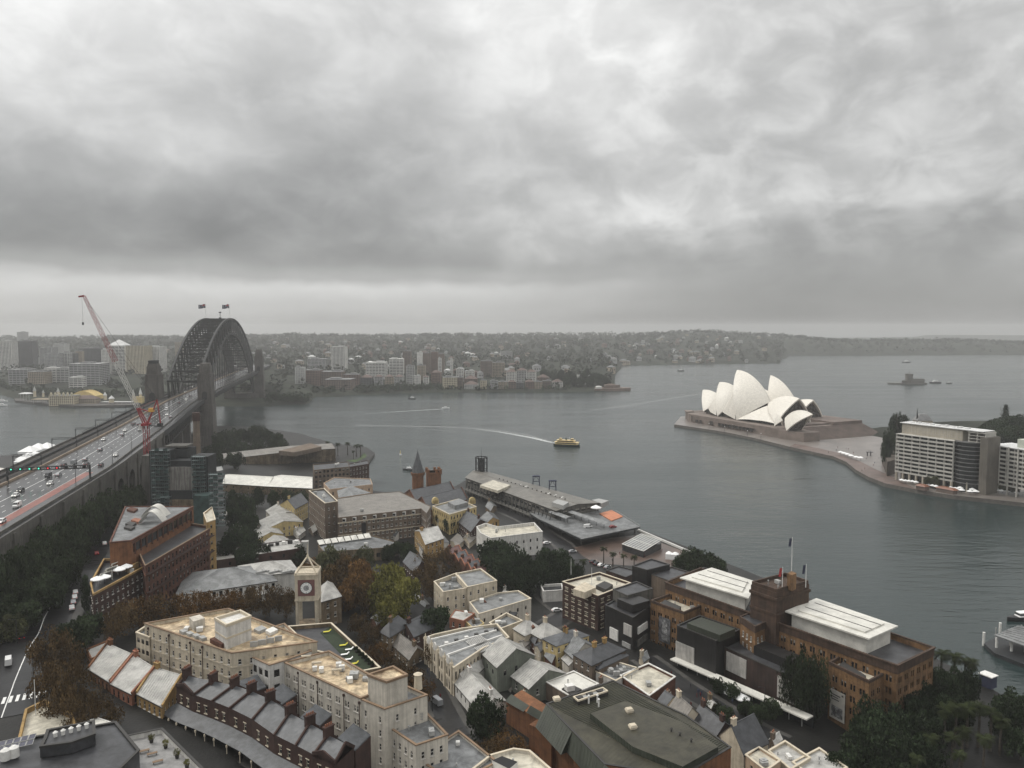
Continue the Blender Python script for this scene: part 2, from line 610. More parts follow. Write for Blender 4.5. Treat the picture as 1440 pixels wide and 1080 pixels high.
def road_parts(root, s0, s1):
 mb = MB(); strip(mb, s0, s1, -8.6, 17.6, 0.0); strip(mb, s0, s1, 18.2, 24.2, -.1)
 mb.build('roadway', M_DECKR, root)
 if s0 < -300:
  mb = MB(); strip(mb, s0, -385, 11.3, 14.4, .012); mb.build('bus_lane', M_RED, root)
 mb = MB(); strip(mb, s0, s1, -24.4, -9.4, -.12)
 for w in (-21.6, -20.2, -14.6, -13.2): beam(mb, s0, s1, w - .05, w + .05, -.1, .12, 1)
 beam(mb, s0, s1, -18.2, -17.6, -.1, 1.4, 1)
 mb.build('railway_track', [M_BALLAST, M_STEELD], root)
 mb = MB(); beam(mb, s0, s1, -9.3, -8.7, -.2, 1.1); mb.build('median_barrier', M_TAN, root)
 mb = MB(); beam(mb, s0, s1, 17.7, 18.1, -.2, 1.0); mb.build('kerb_barrier', M_CONC, root)
 mb = MB()
 for w in (-5.3, -2.0, 4.6, 7.9):
  s = s0
  while s < s1 - 4:
   mb.face([B(s, w - .09, deckz(s) + .02), B(s, w + .09, deckz(s) + .02), B(s + 3.5, w + .09, deckz(s + 3.5) + .02), B(s + 3.5, w - .09, deckz(s + 3.5) + .02)])
   s += 11
 strip(mb, s0, s1, 1.2, 1.42, .02); strip(mb, s0, s1, 17.2, 17.4, .02); strip(mb, s0, s1, 11.05, 11.2, .02)
 tag(mb.build('lane_marking', M_WHITE, root), kind='stuff')


road_parts(bridge, -240, N_END)
S0, S1, NP = 14.0, 526.0, 28
def ztop(t): return 137 - 67.5 * abs(t) ** 2.05
def zbot(t): return 117 - 105 * abs(t) ** 2
ns = [S0 + (S1 - S0) * i / NP for i in range(NP + 1)]
ts = [2 * i / NP - 1 for i in range(NP + 1)]
for w in (-15, 15):
 mb = MB()
 for i in range(NP):
  a, b, t0, t1 = ns[i], ns[i + 1], ts[i], ts[i + 1]
  mb.bar(B(a, w, ztop(t0)), B(b, w, ztop(t1)), 2.1, 2.4)
  mb.bar(B(a, w, zbot(t0)), B(b, w, zbot(t1)), 2.2, 2.8)
  if i < NP // 2: mb.bar(B(a, w, ztop(t0)), B(b, w, zbot(t1)), 1.5, 1.5)
  else: mb.bar(B(a, w, zbot(t0)), B(b, w, ztop(t1)), 1.5, 1.5)
 for i in range(NP + 1): mb.bar(B(ns[i], w, zbot(ts[i])), B(ns[i], w, ztop(ts[i])), 1.0, 1.1)
 mb.build('arch_truss', M_STEEL, bridge)
mb = MB()
for i in range(NP):
 for zf in (ztop, zbot):
  if zf is zbot and 2 < i < NP - 3 and zf(ts[i]) < 62 and zf(ts[i]) > 46: continue
  a, b, za, zb = ns[i], ns[i + 1], zf(ts[i]), zf(ts[i + 1])
  mb.bar(B(a, -15, za), B(a, 15, za), 1.3, 1.6)
  if not (zf is zbot and za < 54):
   m_ = (a + b) / 2; zm = (za + zb) / 2
   mb.bar(B(a, -15, za), B(m_, 0, zm), .6, .8); mb.bar(B(a, 15, za), B(m_, 0, zm), .6, .8)
   mb.bar(B(b, -15, zb), B(m_, 0, zm), .6, .8); mb.bar(B(b, 15, zb), B(m_, 0, zm), .6, .8)
   mb.bar(B(m_, -15, zm), B(m_, 15, zm), .8, .9)
 if ztop(ts[i]) > 66 and zbot(ts[i]) > 62:      # sway frames
  mb.bar(B(ns[i], -15, zbot(ts[i])), B(ns[i], 15, ztop(ts[i])), .5, .5); mb.bar(B(ns[i], 15, zbot(ts[i])), B(ns[i], -15, ztop(ts[i])), .5, .5)
mb.build('lateral_bracing', M_STEEL, bridge)
for i in range(1, NP):
 zb_ = zbot(ts[i])
 if zb_ > 58:
  for w in (-15, 15):
   mb = MB(); mb.bar(B(ns[i], w, 52), B(ns[i], w, zb_), .55, .7); mb.build('hanger', M_STEEL, bridge)
 elif zb_ < 46:
  for w in (-15, 15):
   mb = MB(); mb.bar(B(ns[i], w, zb_), B(ns[i], w, 49), .9, 1.0); mb.build('spandrel_column', M_STEEL, bridge)
for w in (-24.3, 24.3):                             # footway fences with posts
 mb = MB()
 for k in range(-240, 520, 5): mb.bar(B(k, w, deckz(k)), B(k, w, deckz(k) + 2.6), .16)
 for h in (1.6, 2.6): beam(mb, -240, 520, w - .06, w + .06, h - .06, h + .06)
 mb.build('footway_fence', M_STEEL, bridge)
mb = MB(); mb.obox(B(265, 2, 135.6), 3, 3, 3.4, .2); mb.cyl(B(265, 2, 139), B(265, 2, 145), .35); mb.obox(B(265, 2, 145), 3, 1.2, 1.6)
mb.build('beacon', M_STEELD, bridge)
for s in (-2, 533):
 for w in (-24.6, 24.6):
  mb = MB(); rz = math.atan2(BD.y, BD.x)
  c = B(s, w, -1)
  base = 36 if s < 0 else 42
  mb.obox(c, 25, 15.6, 1 + 47, rz, 0, taper=.93)
  mb.obox((c.x, c.y, 47), 22, 13.4, 30, rz, 0, taper=.88)
  mb.obox((c.x, c.y, 77), 20.2, 12.4, 1.2, rz, 0)
  mb.obox((c.x, c.y, 78.2), 17.2, 10.6, 8.2, rz, 0, taper=.94)
  mb.obox((c.x, c.y, 86.4), 14.2, 8.6, 2.4, rz, 0, taper=.95)
  for k in (-1, 1):                           # clasping corner strips of the shaft
   for q in (-1, 1):
    o = BD * (k * 9.6) + BN * (q * 5.6)
    mb.obox((c.x + o.x, c.y + o.y, 47), 2.6, 2.2, 29.8, rz, 0, taper=.9)
  py = mb.build('pylon', M_GRANITE, bridge)
  mb = MB()
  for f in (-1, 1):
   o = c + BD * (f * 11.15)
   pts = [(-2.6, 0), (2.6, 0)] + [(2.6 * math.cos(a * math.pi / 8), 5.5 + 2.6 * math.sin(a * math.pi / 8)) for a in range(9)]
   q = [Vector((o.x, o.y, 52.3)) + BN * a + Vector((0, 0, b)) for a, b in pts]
   mb.face(q if f < 0 else q[::-1])  # flat dark face, the shade of the opening put into its colour
   for a, b in zip(pts[1:], pts[2:] + pts[:1]):
    pa, pb = [Vector((o.x, o.y, 52.3)) + BN * v[0] * 1.12 + Vector((0, 0, v[1] * 1.06)) for v in (a, b)]
    mb.bar(pa + BD * f * .1, pb + BD * f * .1, .55, .6, 1)
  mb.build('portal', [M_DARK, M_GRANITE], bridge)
  if s < 0 and w < 0:
   mb = MB()
   for k in range(5): mb.obox(Vector((c.x, c.y, 88.8)) + BD * (k * 2.6 - 5.2), 1.0, 7.5, 3.2, rz)
   mb.obox(Vector((c.x, c.y, 91.0)), 13, 8, .5, rz)
   mb.build('lookout_roof', M_STEELD, bridge)
 mb = MB()
 mb.obox(B(s, 0, -1), 30, 46, 16, math.atan2(BD.y, BD.x), 0)
 mb.build('abutment', M_GRANITE, bridge)
for w in (-14, 14, 21):
 mb = MB(); st = 9.0; s = -240
 while s < -14:
  e = s + st
  za, zb_ = deckz(s) - 4, deckz(e) - 4
  mb.bar(B(s, w, za - 9.5), B(e, w, zb_ - 9.5), .9, 1.0); mb.bar(B(s, w, za), B(e, w, zb_), .9, 1.0)
  mb.bar(B(s, w, za), B(s, w, za - 9.5), .6); mb.bar(B(s, w, za), B(e, w, zb_ - 9.5), .6)
  s = e
 mb.build('approach_truss', M_STEEL, bridge)
for s in (-60, -110, -160, -210):
 for w in (-14, 14):
  c = B(s, w, -1); mb = MB(); mb.obox(c, 6, 8, deckz(s) - 13, math.atan2(BD.y, BD.x), 0, taper=.86)
  mb.build('pier', M_GRANITE, bridge)
M_FLAG = M('flag_blue', (.025, .03, .06), .8, .2)
M_FLAGW = M('flag_white', (.5, .5, .5), .8, .1)
M_FLAGR = M('flag_red', (.35, .04, .04), .8, .1)
for w, lab in ((-15, 'dark blue flag blowing on the left pole atop the bridge arch'), (15, 'dark blue flag blowing on the right pole atop the bridge arch')):
 p = B(258, w, 135)
 fp = thing('flagpole', lab, 'flag', p, 0, 'flags atop the bridge')
 mb = MB(); mb.cyl(p, p + Vector((0, 0, 22)), .30, .18, 8); mb.cyl(p + Vector((0, 0, 22)), p + Vector((0, 0, 22.5)), .4, .1, 8); mb.build('pole', M_WHITE, fp)
 mb = MB(); n = 10
 def fpt(u, v): return p + Vector((-.25 - u * 9.6, .9 * math.sin(u * 7) * u, 16.2 + v * 5.2 - u * u * 1.2 + .35 * math.sin(u * 8)))
 for i in range(n):
  for j in range(6):
   u0, u1, v0, v1 = i / n, (i + 1) / n, j / 6, (j + 1) / 6
   mi = 0
   if i < 5 and j >= 3: mi = 2 if (j == 4 or i == 2) else (1 if (i + j) % 2 else 0)
   elif (i, j) in ((2, 1), (7, 1), (8, 3), (7, 4)): mi = 1
   mb.face([fpt(u0, v0), fpt(u1, v0), fpt(u1, v1), fpt(u0, v1)], mi)
 mb.build('flag', [M_FLAG, M_FLAGW, M_FLAGR], fp)

via = thing('approach_viaduct', 'weathered stone road viaduct with dark arches, leading onto the bridge', 'viaduct', B(-430, 0, 20))
mb = MB(); beam(mb, S_END, -240, -24.5, 24.5, -2.4, -.25); mb.build('deck', M_CONC, via)
road_parts(via, S_END, -240)
mb = MB()
beam(mb, S_END, -240, 24.4, 25.0, -2.6, 1.0); mb.build('parapet', M_CONC, via)
mb = MB(); beam(mb, S_END, -240, -25.0, -24.4, -2.6, 1.2); mb.build('parapet', M_CONC, via)
for w, sg in ((24.4, 1), (-24.4, -1)):
 mb = MB()
 wall0, wall1 = S_END, -240
 centers = [-258 - 27 * k for k in range(13)]
 hw = 8.0
 def zb0(s): return 4
 edges = [wall1]
 for c in centers:
  edges += [c + hw, c - hw]
 edges.append(wall0)
 def wp(s, z, d=0): return B(s, w - sg * d, z)
 def q4(a, b, c, d): mb.face([a, b, c, d] if sg > 0 else [a, d, c, b])
 for k in range(0, len(edges), 2):               # solid piers between the arches
  a, b = edges[k], edges[k + 1]
  q4(wp(b, 0), wp(a, 0), wp(a, deckz(a) - 2.6), wp(b, deckz(b) - 2.6))
 for c in centers:
  spr = deckz(c) - 15
  n = 10
  pt = [(c + hw * math.cos(math.pi * i / n), spr + hw * .95 * math.sin(math.pi * i / n)) for i in range(n + 1)]
  for (sa, za), (sb, zb_) in zip(pt, pt[1:]):
   q4(wp(sb, zb_), wp(sa, za), wp(sa, deckz(sa) - 2.6), wp(sb, deckz(sb) - 2.6))
   q4(wp(sa, za), wp(sb, zb_), wp(sb, zb_, 5), wp(sa, za, 5))
  q4(wp(c + hw, 0), wp(c + hw, spr), wp(c + hw, spr, 5), wp(c + hw, 0, 5))
  q4(wp(c - hw, spr), wp(c - hw, 0), wp(c - hw, 0, 5), wp(c - hw, spr, 5))
  mb.face([wp(c - hw, 0, 5), wp(c + hw, 0, 5), wp(c + hw, deckz(c) - 3, 5), wp(c - hw, deckz(c) - 3, 5)], 1)  # dark back sheet, shade under the arch put into its colour
 for c in centers:                               # buttress strips
  s = c + 13.5
  mb.obox(B(s, w + sg * .4, 2), 2.2, 1.6, deckz(s) - 2, math.atan2(BD.y, BD.x), 0)
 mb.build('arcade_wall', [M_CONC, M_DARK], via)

for i, s in enumerate((-120, -165, -210, -255, -300, -360)):
 p = B(s, -24.3, deckz(s))
 g = thing('rail_gantry', 'thin dark portal gantry over the railway, %s from the crane' % ('first', 'second', 'third', 'fourth', 'fifth', 'sixth')[i], 'gantry', p, 0, 'portal gantries over the railway')
 for w in (-24.2, -10):
  mb = MB(); mb.bar(B(s, w, deckz(s) - .3), B(s, w, deckz(s) + 6.4), .35); mb.build('post', M_STEELD, g)
 mb = MB(); mb.bar(B(s, -24.6, deckz(s) + 6.3), B(s, -9.6, deckz(s) + 6.3), .3, .3); mb.bar(B(s, -24.6, deckz(s) + 7.2), B(s, -9.6, deckz(s) + 7.2), .22, .22)
 for k in range(8): mb.bar(B(s, -24.2 + k * 1.8, deckz(s) + 6.3), B(s, -23.3 + k * 1.8, deckz(s) + 7.2), .12)
 mb.build('cross_beam', M_STEELD, g)

M_GRN = M('signal_green', (.10, .95, .62), .5, .02, emit=.9)
M_SRED = M('signal_red', (.95, .05, .06), .5, .02, emit=.7)
sg_ = -408
p = B(sg_, 17.9, deckz(sg_))
gan = thing('signal_gantry', 'dark overhead gantry with green and red lane signals across the highway', 'gantry', p)
for w in (-9.0, 17.9):
 mb = MB(); mb.bar(B(sg_, w, deckz(sg_) - .3), B(sg_, w, deckz(sg_) + 7.6), .7, .7); mb.build('post', M_STEELD, gan)
mb = MB()
mb.bar(B(sg_, -9.4, deckz(sg_) + 6.2), B(sg_, 18.4, deckz(sg_) + 6.2), .5, .5); mb.bar(B(sg_, -9.4, deckz(sg_) + 7.6), B(sg_, 18.4, deckz(sg_) + 7.6), .5, .5)
for k in range(14): mb.bar(B(sg_, -9 + k * 1.95, deckz(sg_) + 6.2), B(sg_, -8 + k * 1.95, deckz(sg_) + 7.6), .2)
mb.build('truss_beam', M_STEELD, gan)
for k in range(9):
 w = -7.4 + k * 2.95
 mb = MB(); mb.obox(B(sg_ - .7, w, deckz(sg_) + 6.1), .35, 1.7, 1.7, math.atan2(BD.y, BD.x)); h = mb.build('signal_head', M_DARK, gan)
 if k < 6:
  mb = MB(); c = B(sg_ - .95, w, deckz(sg_) + 6.95); mb.cyl(c, c - BD * .12, .36, .36, 12); mb.build('lamp', M_GRN if k < 4 else M_SRED, h)

def lamp_mesh():
 mb = MB(); mb.cyl((0, 0, 0), (0, 0, 9.5), .16, .10, 8); mb.bar((0, 0, 9.5), (-2.2, 0, 10), .12)
 a = mb
 h = MB(); h.obox((-2.5, 0, 9.9), .9, .32, .16)
 return a, h


lampo = None
LAMP_TREES = []
for i, s in enumerate((-60, -95, -135, -180, -225, -270, -318, -366, -430)):
 p = B(s, 17.9, deckz(s) + .9)
 if lampo is None:
  lampo = thing('street_lamp', 'x', 'street lamp', (0, 0, 0), 0, 'lamp posts along the highway kerb')
  a, h = lamp_mesh(); a.build('post', M_STEELD, lampo); h.build('lamp_head', M_STEELD, lampo)
  o = lampo
 else: o = copy_tree(lampo)
 o.location = p; o.rotation_euler.z = math.atan2(BN.y, BN.x)
 o['label'] = 'slim dark lamp post on the highway kerb, %s from the bridge pylon' % ('first', 'second', 'third', 'fourth', 'fifth', 'sixth', 'seventh', 'eighth', 'ninth')[i]

# --- red luffing crane
M_CRED = M('crane_red', (.24, .016, .022), .5, .2, .5)
M_CWHITE = M('crane_white', (.52, .51, .48), .5, .12, .5)
YC = 452


def lattice(mb, p, q, w0, w1, n, mi=0, t=.22):
 p, q = Vector(p), Vector(q); d = (q - p).normalized()
 up = Vector((0, 1, 0)); a = d.cross(up).normalized()
 rings = []
 for i in range(n + 1):
  c = p.lerp(q, i / n); w = (w0 + (w1 - w0) * i / n) / 2
  rings.append([c + a * w + up * w, c - a * w + up * w, c - a * w - up * w, c + a * w - up * w])
 for i in range(n):
  for k in range(4):
   mb.bar(rings[i][k], rings[i + 1][k], t, t, mi, False)
   mb.bar(rings[i][k], rings[i + 1][(k + 1) % 4], t * .6, t * .6, mi, False)
  for k in range(4): mb.bar(rings[i][k], rings[i][(k + 1) % 4], t * .6, t * .6, mi, False)


mast_x = PD(206, YC, 60).x
mz = PZ(597, YC)
crane = thing('tower_crane', 'red luffing tower crane with a tall white and red lattice jib', 'crane', (mast_x, YC, 10))
mb = MB(); lattice(mb, (mast_x, YC, 10), (mast_x, YC, mz), 2.6, 2.6, 11, 0, .28); mb.build('mast', M_CRED, crane)
foot = PD(194, YC, PZ(574, YC)); tip = PD(118, YC, PZ(416, YC))
mid = foot.lerp(tip, .42)
mb = MB(); lattice(mb, foot, mid, 2.0, 2.2, 9, 0, .17); lattice(mb, mid, tip, 2.2, 1.2, 12, 1, .14)
mb.bar(tip, tip + Vector((-3, 0, -.5)), .9, .9, 1); mb.build('jib', [M_CWHITE, M_CRED], crane)
mb = MB()
slew = Vector((mast_x, YC, mz))
mb.obox(slew + Vector((0, 0, -.6)), 4.5, 4, 1.4)
for dx in (-1, 1):
 mb.bar(slew + Vector((dx * .9, -1.1, 0)), foot + Vector((dx * .3, -1, 0)), .5); mb.bar(slew + Vector((dx * .9, 1.1, 0)), foot + Vector((dx * .3, 1, 0)), .5)
apex = PD(221, YC, PZ(562, YC))
mb.bar(slew + Vector((1, 0, 0)), apex, .55); mb.bar(PD(226, YC, PZ(597, YC)), apex, .55); mb.bar(foot, apex, .2)
mb.bar(slew, PD(214, YC, PZ(580, YC)), .6); mb.bar(PD(214, YC, PZ(580, YC)), foot, .5)
mb.build('slewing_frame', M_CRED, crane)
mb = MB(); mb.bar(slew, PD(229, YC, PZ(600, YC)), 2.6, .5); mb.bar(PD(222, YC, PZ(597, YC)), PD(228, YC, PZ(597, YC)), 2.4, 1.8); mb.build('counter_jib', M_STEELD, crane)
mb = MB(); c = PD(199, YC, PZ(603, YC)); mb.obox(c, 2.0, 2.2, 2.4); mb.build('cab', M_CWHITE, crane)
mb = MB(); c = PD(213, YC, PZ(579, YC)); mb.obox(c, 2.6, 2.4, 2.2); mb.build('winch_house', M('crane_yellow', (.55, .30, .06), .6, .15), crane)
mb = MB(); mb.bar(apex, foot.lerp(tip, .93) + Vector((.6, 0, .4)), .12); mb.bar(apex + Vector((0, .8, 0)), foot.lerp(tip, .6) + Vector((1, 0, .6)), .10); mb.build('pendant_rope', M_STEELD, crane)
hp = tip + Vector((-1.2, 0, 0)); mb = MB(); mb.bar(hp, hp - Vector((0, 0, 15.5)), .07); mb.obox(hp - Vector((0, 0, 17)), .7, .7, 1.6); mb.build('hook_block', M_STEELD, crane)
# --- foliage
def leaf_mat(name, c, var=.68, rand=.3):
 m = bpy.data.materials.new(name); m.use_nodes = True
 nt = m.node_tree; N, L = nt.nodes, nt.links
 bs = N['Principled BSDF']; bs.inputs['Roughness'].default_value = .8; bs.inputs['Specular IOR Level'].default_value = .06
 at = N.new('ShaderNodeAttribute'); at.attribute_name = 'tint'
 r = N.new('ShaderNodeValToRGB'); e = r.color_ramp.elements
 e[0].position, e[0].color = 0, (*[x * (1 - var) for x in c], 1)
 e[1].position, e[1].color = 1, (*[x * (1 + var) for x in c], 1)
 L.new(at.outputs['Fac'], r.inputs[0])
 oi = N.new('ShaderNodeObjectInfo')
 q = N.new('ShaderNodeMapRange'); q.inputs[3].default_value = 1 - rand; q.inputs[4].default_value = 1 + rand
 L.new(oi.outputs['Random'], q.inputs[0])
 x = N.new('ShaderNodeMix'); x.data_type = 'RGBA'; x.blend_type = 'MULTIPLY'; x.inputs['Factor'].default_value = 1
 L.new(r.outputs[0], x.inputs['A']); L.new(q.outputs[0], x.inputs['B']); L.new(x.outputs['Result'], bs.inputs['Base Color'])
 return m


LEAF = dict(green=leaf_mat('leaf_dark_green', (0.0278, 0.0385, 0.0193)), fig=leaf_mat('leaf_fig_green', (0.0209, 0.0305, 0.0152)),
   yellow=leaf_mat('leaf_yellow_green', (0.1119, 0.1068, 0.0279)), brown=leaf_mat('leaf_autumn_brown', (0.0806, 0.0529, 0.0251), .65),
   rust=leaf_mat('leaf_rust', (0.1000, 0.0556, 0.0209), .65), far=leaf_mat('leaf_far', (0.0270, 0.0324, 0.0216), .6),
   palm=leaf_mat('leaf_palm', (0.0201, 0.0256, 0.0100), .6), pine=leaf_mat('leaf_pine', (0.0174, 0.0238, 0.0143)), olive=leaf_mat('leaf_olive', (0.0595, 0.0618, 0.0308)))
M_BARK = M('bark', (.06, .05, .04), .9, .3, 1.5, .5)


def leaf_cloud(rs, clumps, per, size, flat=.75):
 """clumps: rows of x, y, z, r. returns verts, faces, tint"""
 V, T = [], []
 for cx, cy, cz, cr in clumps:
  ct = rs.uniform(.15, .85)
  d = rs.normal(size=(per, 3)); d /= np.linalg.norm(d, axis=1)[:, None]
  d *= (cr * rs.uniform(.55, 1.05, per) ** .6)[:, None]
  d[:, 2] *= flat
  c = d + (cx, cy, cz)
  a = rs.normal(size=(per, 3)); a /= np.linalg.norm(a, axis=1)[:, None]
  b = np.cross(a, rs.normal(size=(per, 3))); b /= np.linalg.norm(b, axis=1)[:, None]
  s = size * rs.uniform(.6, 1.35, per)[:, None]
  V.append(np.stack([c - a * s, c + b * s * .62, c + a * s, c - b * s * .62], 1).reshape(-1, 3))
  T.append(np.repeat(np.clip(ct + rs.normal(0, .16, per), 0, 1), 4))
 return np.concatenate(V), np.concatenate(T)


def mesh_from_quads(name, V, T, mats):
 n = len(V) // 4
 me = bpy.data.meshes.new(name)
 me.vertices.add(len(V)); me.vertices.foreach_set('co', V.astype(np.float32).ravel())
 me.loops.add(4 * n); me.loops.foreach_set('vertex_index', np.arange(4 * n, dtype=np.int32))
 me.polygons.add(n); me.polygons.foreach_set('loop_start', np.arange(0, 4 * n, 4, dtype=np.int32))
 try: me.polygons.foreach_set('loop_total', np.full(n, 4, dtype=np.int32))
 except Exception: pass
 me.update(calc_edges=True)
 a = me.attributes.new('tint', 'FLOAT', 'POINT'); a.data.foreach_set('value', T.astype(np.float32))
 for m in mats: me.materials.append(m)
 return me


def crown_mesh(seed, nc, per, size, kind='round'):
 rs = np.random.RandomState(seed)
 cl = []
 for i in range(nc):
  while True:
   p = rs.uniform(-1, 1, 3)
   if .25 < np.linalg.norm(p) < 1: break
  if kind == 'round': cl.append((p[0] * .8, p[1] * .8, .62 + p[2] * .40 + rs.uniform(-.05, .08), rs.uniform(.20, .40)))
  elif kind == 'spread': cl.append((p[0] * .86, p[1] * .86, .58 + p[2] * .30 - .18 * (p[0] ** 2 + p[1] ** 2), rs.uniform(.16, .30)))
  elif kind == 'tall':
   h = rs.uniform(0.08, 1); r = .55 * (1 - h) ** .6 + .1
   cl.append((p[0] * r, p[1] * r, h * 1.0, rs.uniform(.12, .24)))
  elif kind == 'open': cl.append((p[0] * .85, p[1] * .85, .58 + p[2] * .42, rs.uniform(.12, .34)))
 V, T = leaf_cloud(rs, cl, per, size)
 return V, T


CROWN = {}
def get_crown(kind, col, seed):
 k = (kind, col, seed)
 if k not in CROWN:
  a = {'round': (34, 120, .052), 'spread': (46, 100, .046), 'tall': (30, 90, .05), 'open': (52, 56, .036)}[kind]
  V, T = crown_mesh(seed * 7 + len(kind), a[0], a[1], a[2], kind)
  CROWN[k] = mesh_from_quads('crown', V, T, [LEAF[col]])
 return CROWN[k]


TRUNK = {}
def get_trunk(kind, seed):
 k = (kind, seed)
 if k not in TRUNK:
  r = random.Random(seed * 31 + 5); mb = MB()
  mb.cyl((0, 0, -.06), (0, 0, .32), .045, .034, 8)
  for i in range(7 if kind != 'tall' else 3):
   a = r.uniform(0, 6.28); l = r.uniform(.3, .62)
   m = Vector((math.cos(a) * l * .5, math.sin(a) * l * .5, .5)); e = Vector((math.cos(a) * l, math.sin(a) * l, r.uniform(.62, .9)))
   mb.cyl((0, 0, .28), m, .024, .016, 6); mb.cyl(m, e, .016, .005, 5)
   for j in range(3):
    q = m.lerp(e, r.uniform(.1, .8)); mb.cyl(q, q + Vector((r.uniform(-.25, .25), r.uniform(-.25, .25), r.uniform(.05, .25))), .008, .003, 4)
  mb.cyl((0, 0, .3), (r.uniform(-.05, .05), 0, .85), .032, .008, 7)
  me = bpy.data.meshes.new('trunk'); me.from_pydata(mb.v, [], mb.f); me.materials.append(M_BARK)
  TRUNK[k] = me
 return TRUNK[k]


def tree(x, y, z, r, h, kind, col, label, name='tree', cat='tree', group=None):
 sd_ = rnd.randrange(5)
 t = thing(name, label, cat, (x, y, z), rnd.uniform(0, 6.28), group)
 t.scale = (r, r, h)
 for nm, me in (('trunk', get_trunk(kind, sd_)), ('crown', get_crown(kind, col, sd_))):
  o = bpy.data.objects.new(nm, me); COL.objects.link(o); o.parent = t
 return t


def palm_meshes():
 mb = MB()
 mb.cyl((0, 0, -.3), (.1, .05, 8.2), .28, .18, 8)
 rs = random.Random(3); V = []; T = []
 for i in range(40):
  a = rs.uniform(0, 6.28); up = rs.uniform(-.5, 1.8); L = rs.uniform(1.5, 2.3)
  prev = Vector((.1, .05, 8.2)); d = Vector((math.cos(a), math.sin(a), up)).normalized()
  t = rs.uniform(.1, .9)
  side = Vector((-math.sin(a), math.cos(a), 0))
  for k in range(11):
   nx = prev + d * (L / 11); d = (d + Vector((0, 0, -.15))).normalized()
   w = .5 * math.sin(math.pi * (k + 1.2) / 12.5) ** .7
   for s_ in (-1, 1):
    tp = nx + d * w * .55 + side * s_ * w + Vector((0, 0, -.45 * w))
    V += [prev, prev.lerp(nx, .55), tp, tp - d * .05]; T += [t] * 4
   V += [prev + side * .04, nx + side * .03, nx - side * .03, prev - side * .04]; T += [t] * 4
   prev = nx
 cr = mesh_from_quads('crown', np.array([tuple(v) for v in V]), np.array(T), [LEAF['palm']])
 me = bpy.data.meshes.new('trunk'); me.from_pydata(mb.v, [], mb.f); me.materials.append(M_BARK)
 return me, cr


PALM = palm_meshes()
def palm(x, y, z, h, label, group):
 t = thing('palm_tree', label, 'palm tree', (x, y, z), rnd.uniform(0, 6.28), group)
 s = h / 9.5; t.scale = (s * 1.15, s * 1.15, s)
 for nm, me in zip(('trunk', 'crown'), PALM):
  o = bpy.data.objects.new(nm, me); COL.objects.link(o); o.parent = t
 return t


def pine_mesh():
 rs = np.random.RandomState(5); cl = []
 for k in range(9):
  h = .14 + k * .095; r = .5 * (1 - h) ** .8 + .06
  for j in range(8):
   a = j * .785 + k; cl.append((math.cos(a) * r, math.sin(a) * r, h + .03, .10)); cl.append((math.cos(a) * r * .5, math.sin(a) * r * .5, h, .09))
 V, T = leaf_cloud(rs, cl, 14, .035, .5)
 return mesh_from_quads('crown', V, T, [LEAF['pine']])


# --- far wooded slopes: one mass of tree crowns
def far_trees():
 rs = np.random.RandomState(21); CL = []
 n = 0
 while n < 5200:
  px = rs.uniform(-60, 1500)
  Y = 1300 + (rs.uniform(0, 1) ** .8) * 3300
  z = far_z(px, Y)
  d = Y - lerp_tab(SHORE, px)
  if d < 14 or z < 1: continue
  if px < 880 and d < 420 and rs.uniform() > .5: continue
  p = PD(px, Y, 0)
  r = rs.uniform(4, 8.5) * (1 + Y / 9000)
  CL.append((p.x, Y, z + r * .75, r)); n += 1
 for k in range(700):                                 # skyline crowns
  px = rs.uniform(-60, 1500); s = lerp_tab(SHORE, px)
  best = max((far_z(px, Y) / (1) - (CAMH) * 0 + (CAMH - far_z(px, Y)) * 0, Y) for Y in range(int(s) + 100, 4700, 90))
  p = PD(px, best[1], 0); r = rs.uniform(5, 12); CL.append((p.x, best[1], far_z(px, best[1]) + r * .8 + rs.uniform(0, 6) * (rs.uniform() > .8), r))
 V, T = leaf_cloud(rs, CL, 20, 3.4, .85)
 o = bpy.data.objects.new('hillside_trees', mesh_from_quads('hillside_trees', V, T, [LEAF['far']])); COL.objects.link(o)
 tag(o, kind='stuff')
 CL = []
 for k in range(420):
  px = rs.choice([rs.uniform(500, 640), rs.uniform(0, 60), rs.uniform(60, 240), rs.uniform(374, 470), rs.uniform(640, 800)], p=[.34, .1, .22, .16, .18])
  s = lerp_tab(SHORE, px); Y = s + rs.uniform(16, 70) + (55 if px < 230 else 0)
  p = PD(px, Y, 0); r = rs.uniform(3, 6.5); CL.append((p.x, Y, far_z(px, Y) + r * .8, r))
 V, T = leaf_cloud(rs, CL, 34, 1.5, .85)
 o = bpy.data.objects.new('waterside_trees', mesh_from_quads('waterside_trees', V, T, [LEAF['fig']])); COL.objects.link(o)
 tag(o, kind='stuff')


far_trees()

# --- far buildings
M_FGLASS = M('far_window_glass', (.022, .025, .028), .25, .2, .1, spec=.6)
FC = dict(white=M('far_white_wall', (.62, .61, .58), .8, .12, .05, streak=.15), grey=M('far_grey_wall', (.33, .33, .33), .8, .15, .05, streak=.15),
   dark=M('far_dark_wall', (.075, .075, .08), .7, .2, .05), brown=M('far_brown_brick', (.15, .112, .092), .9, .2, .08),
   brick=M('far_red_brick', (.155, .10, .08), .9, .2, .08), cream=M('far_cream_wall', (.50, .44, .32), .85, .12, .06),
   tan=M('far_tan_wall', (.30, .25, .19), .85, .15, .06), yellow=M('far_yellow_wall', (.60, .46, .20), .8, .12, .06), pale=M('far_pale_wall', (.38, .38, .37), .8, .12, .06))
M_RTILE = M('far_red_tile', (.105, .072, .062), .8, .25, .2)
M_RGREY = M('far_grey_roof', (.18, .18, .18), .7, .2, .2)
M_RWHITE = M('far_white_roof', (.55, .55, .54), .6, .12, .2)


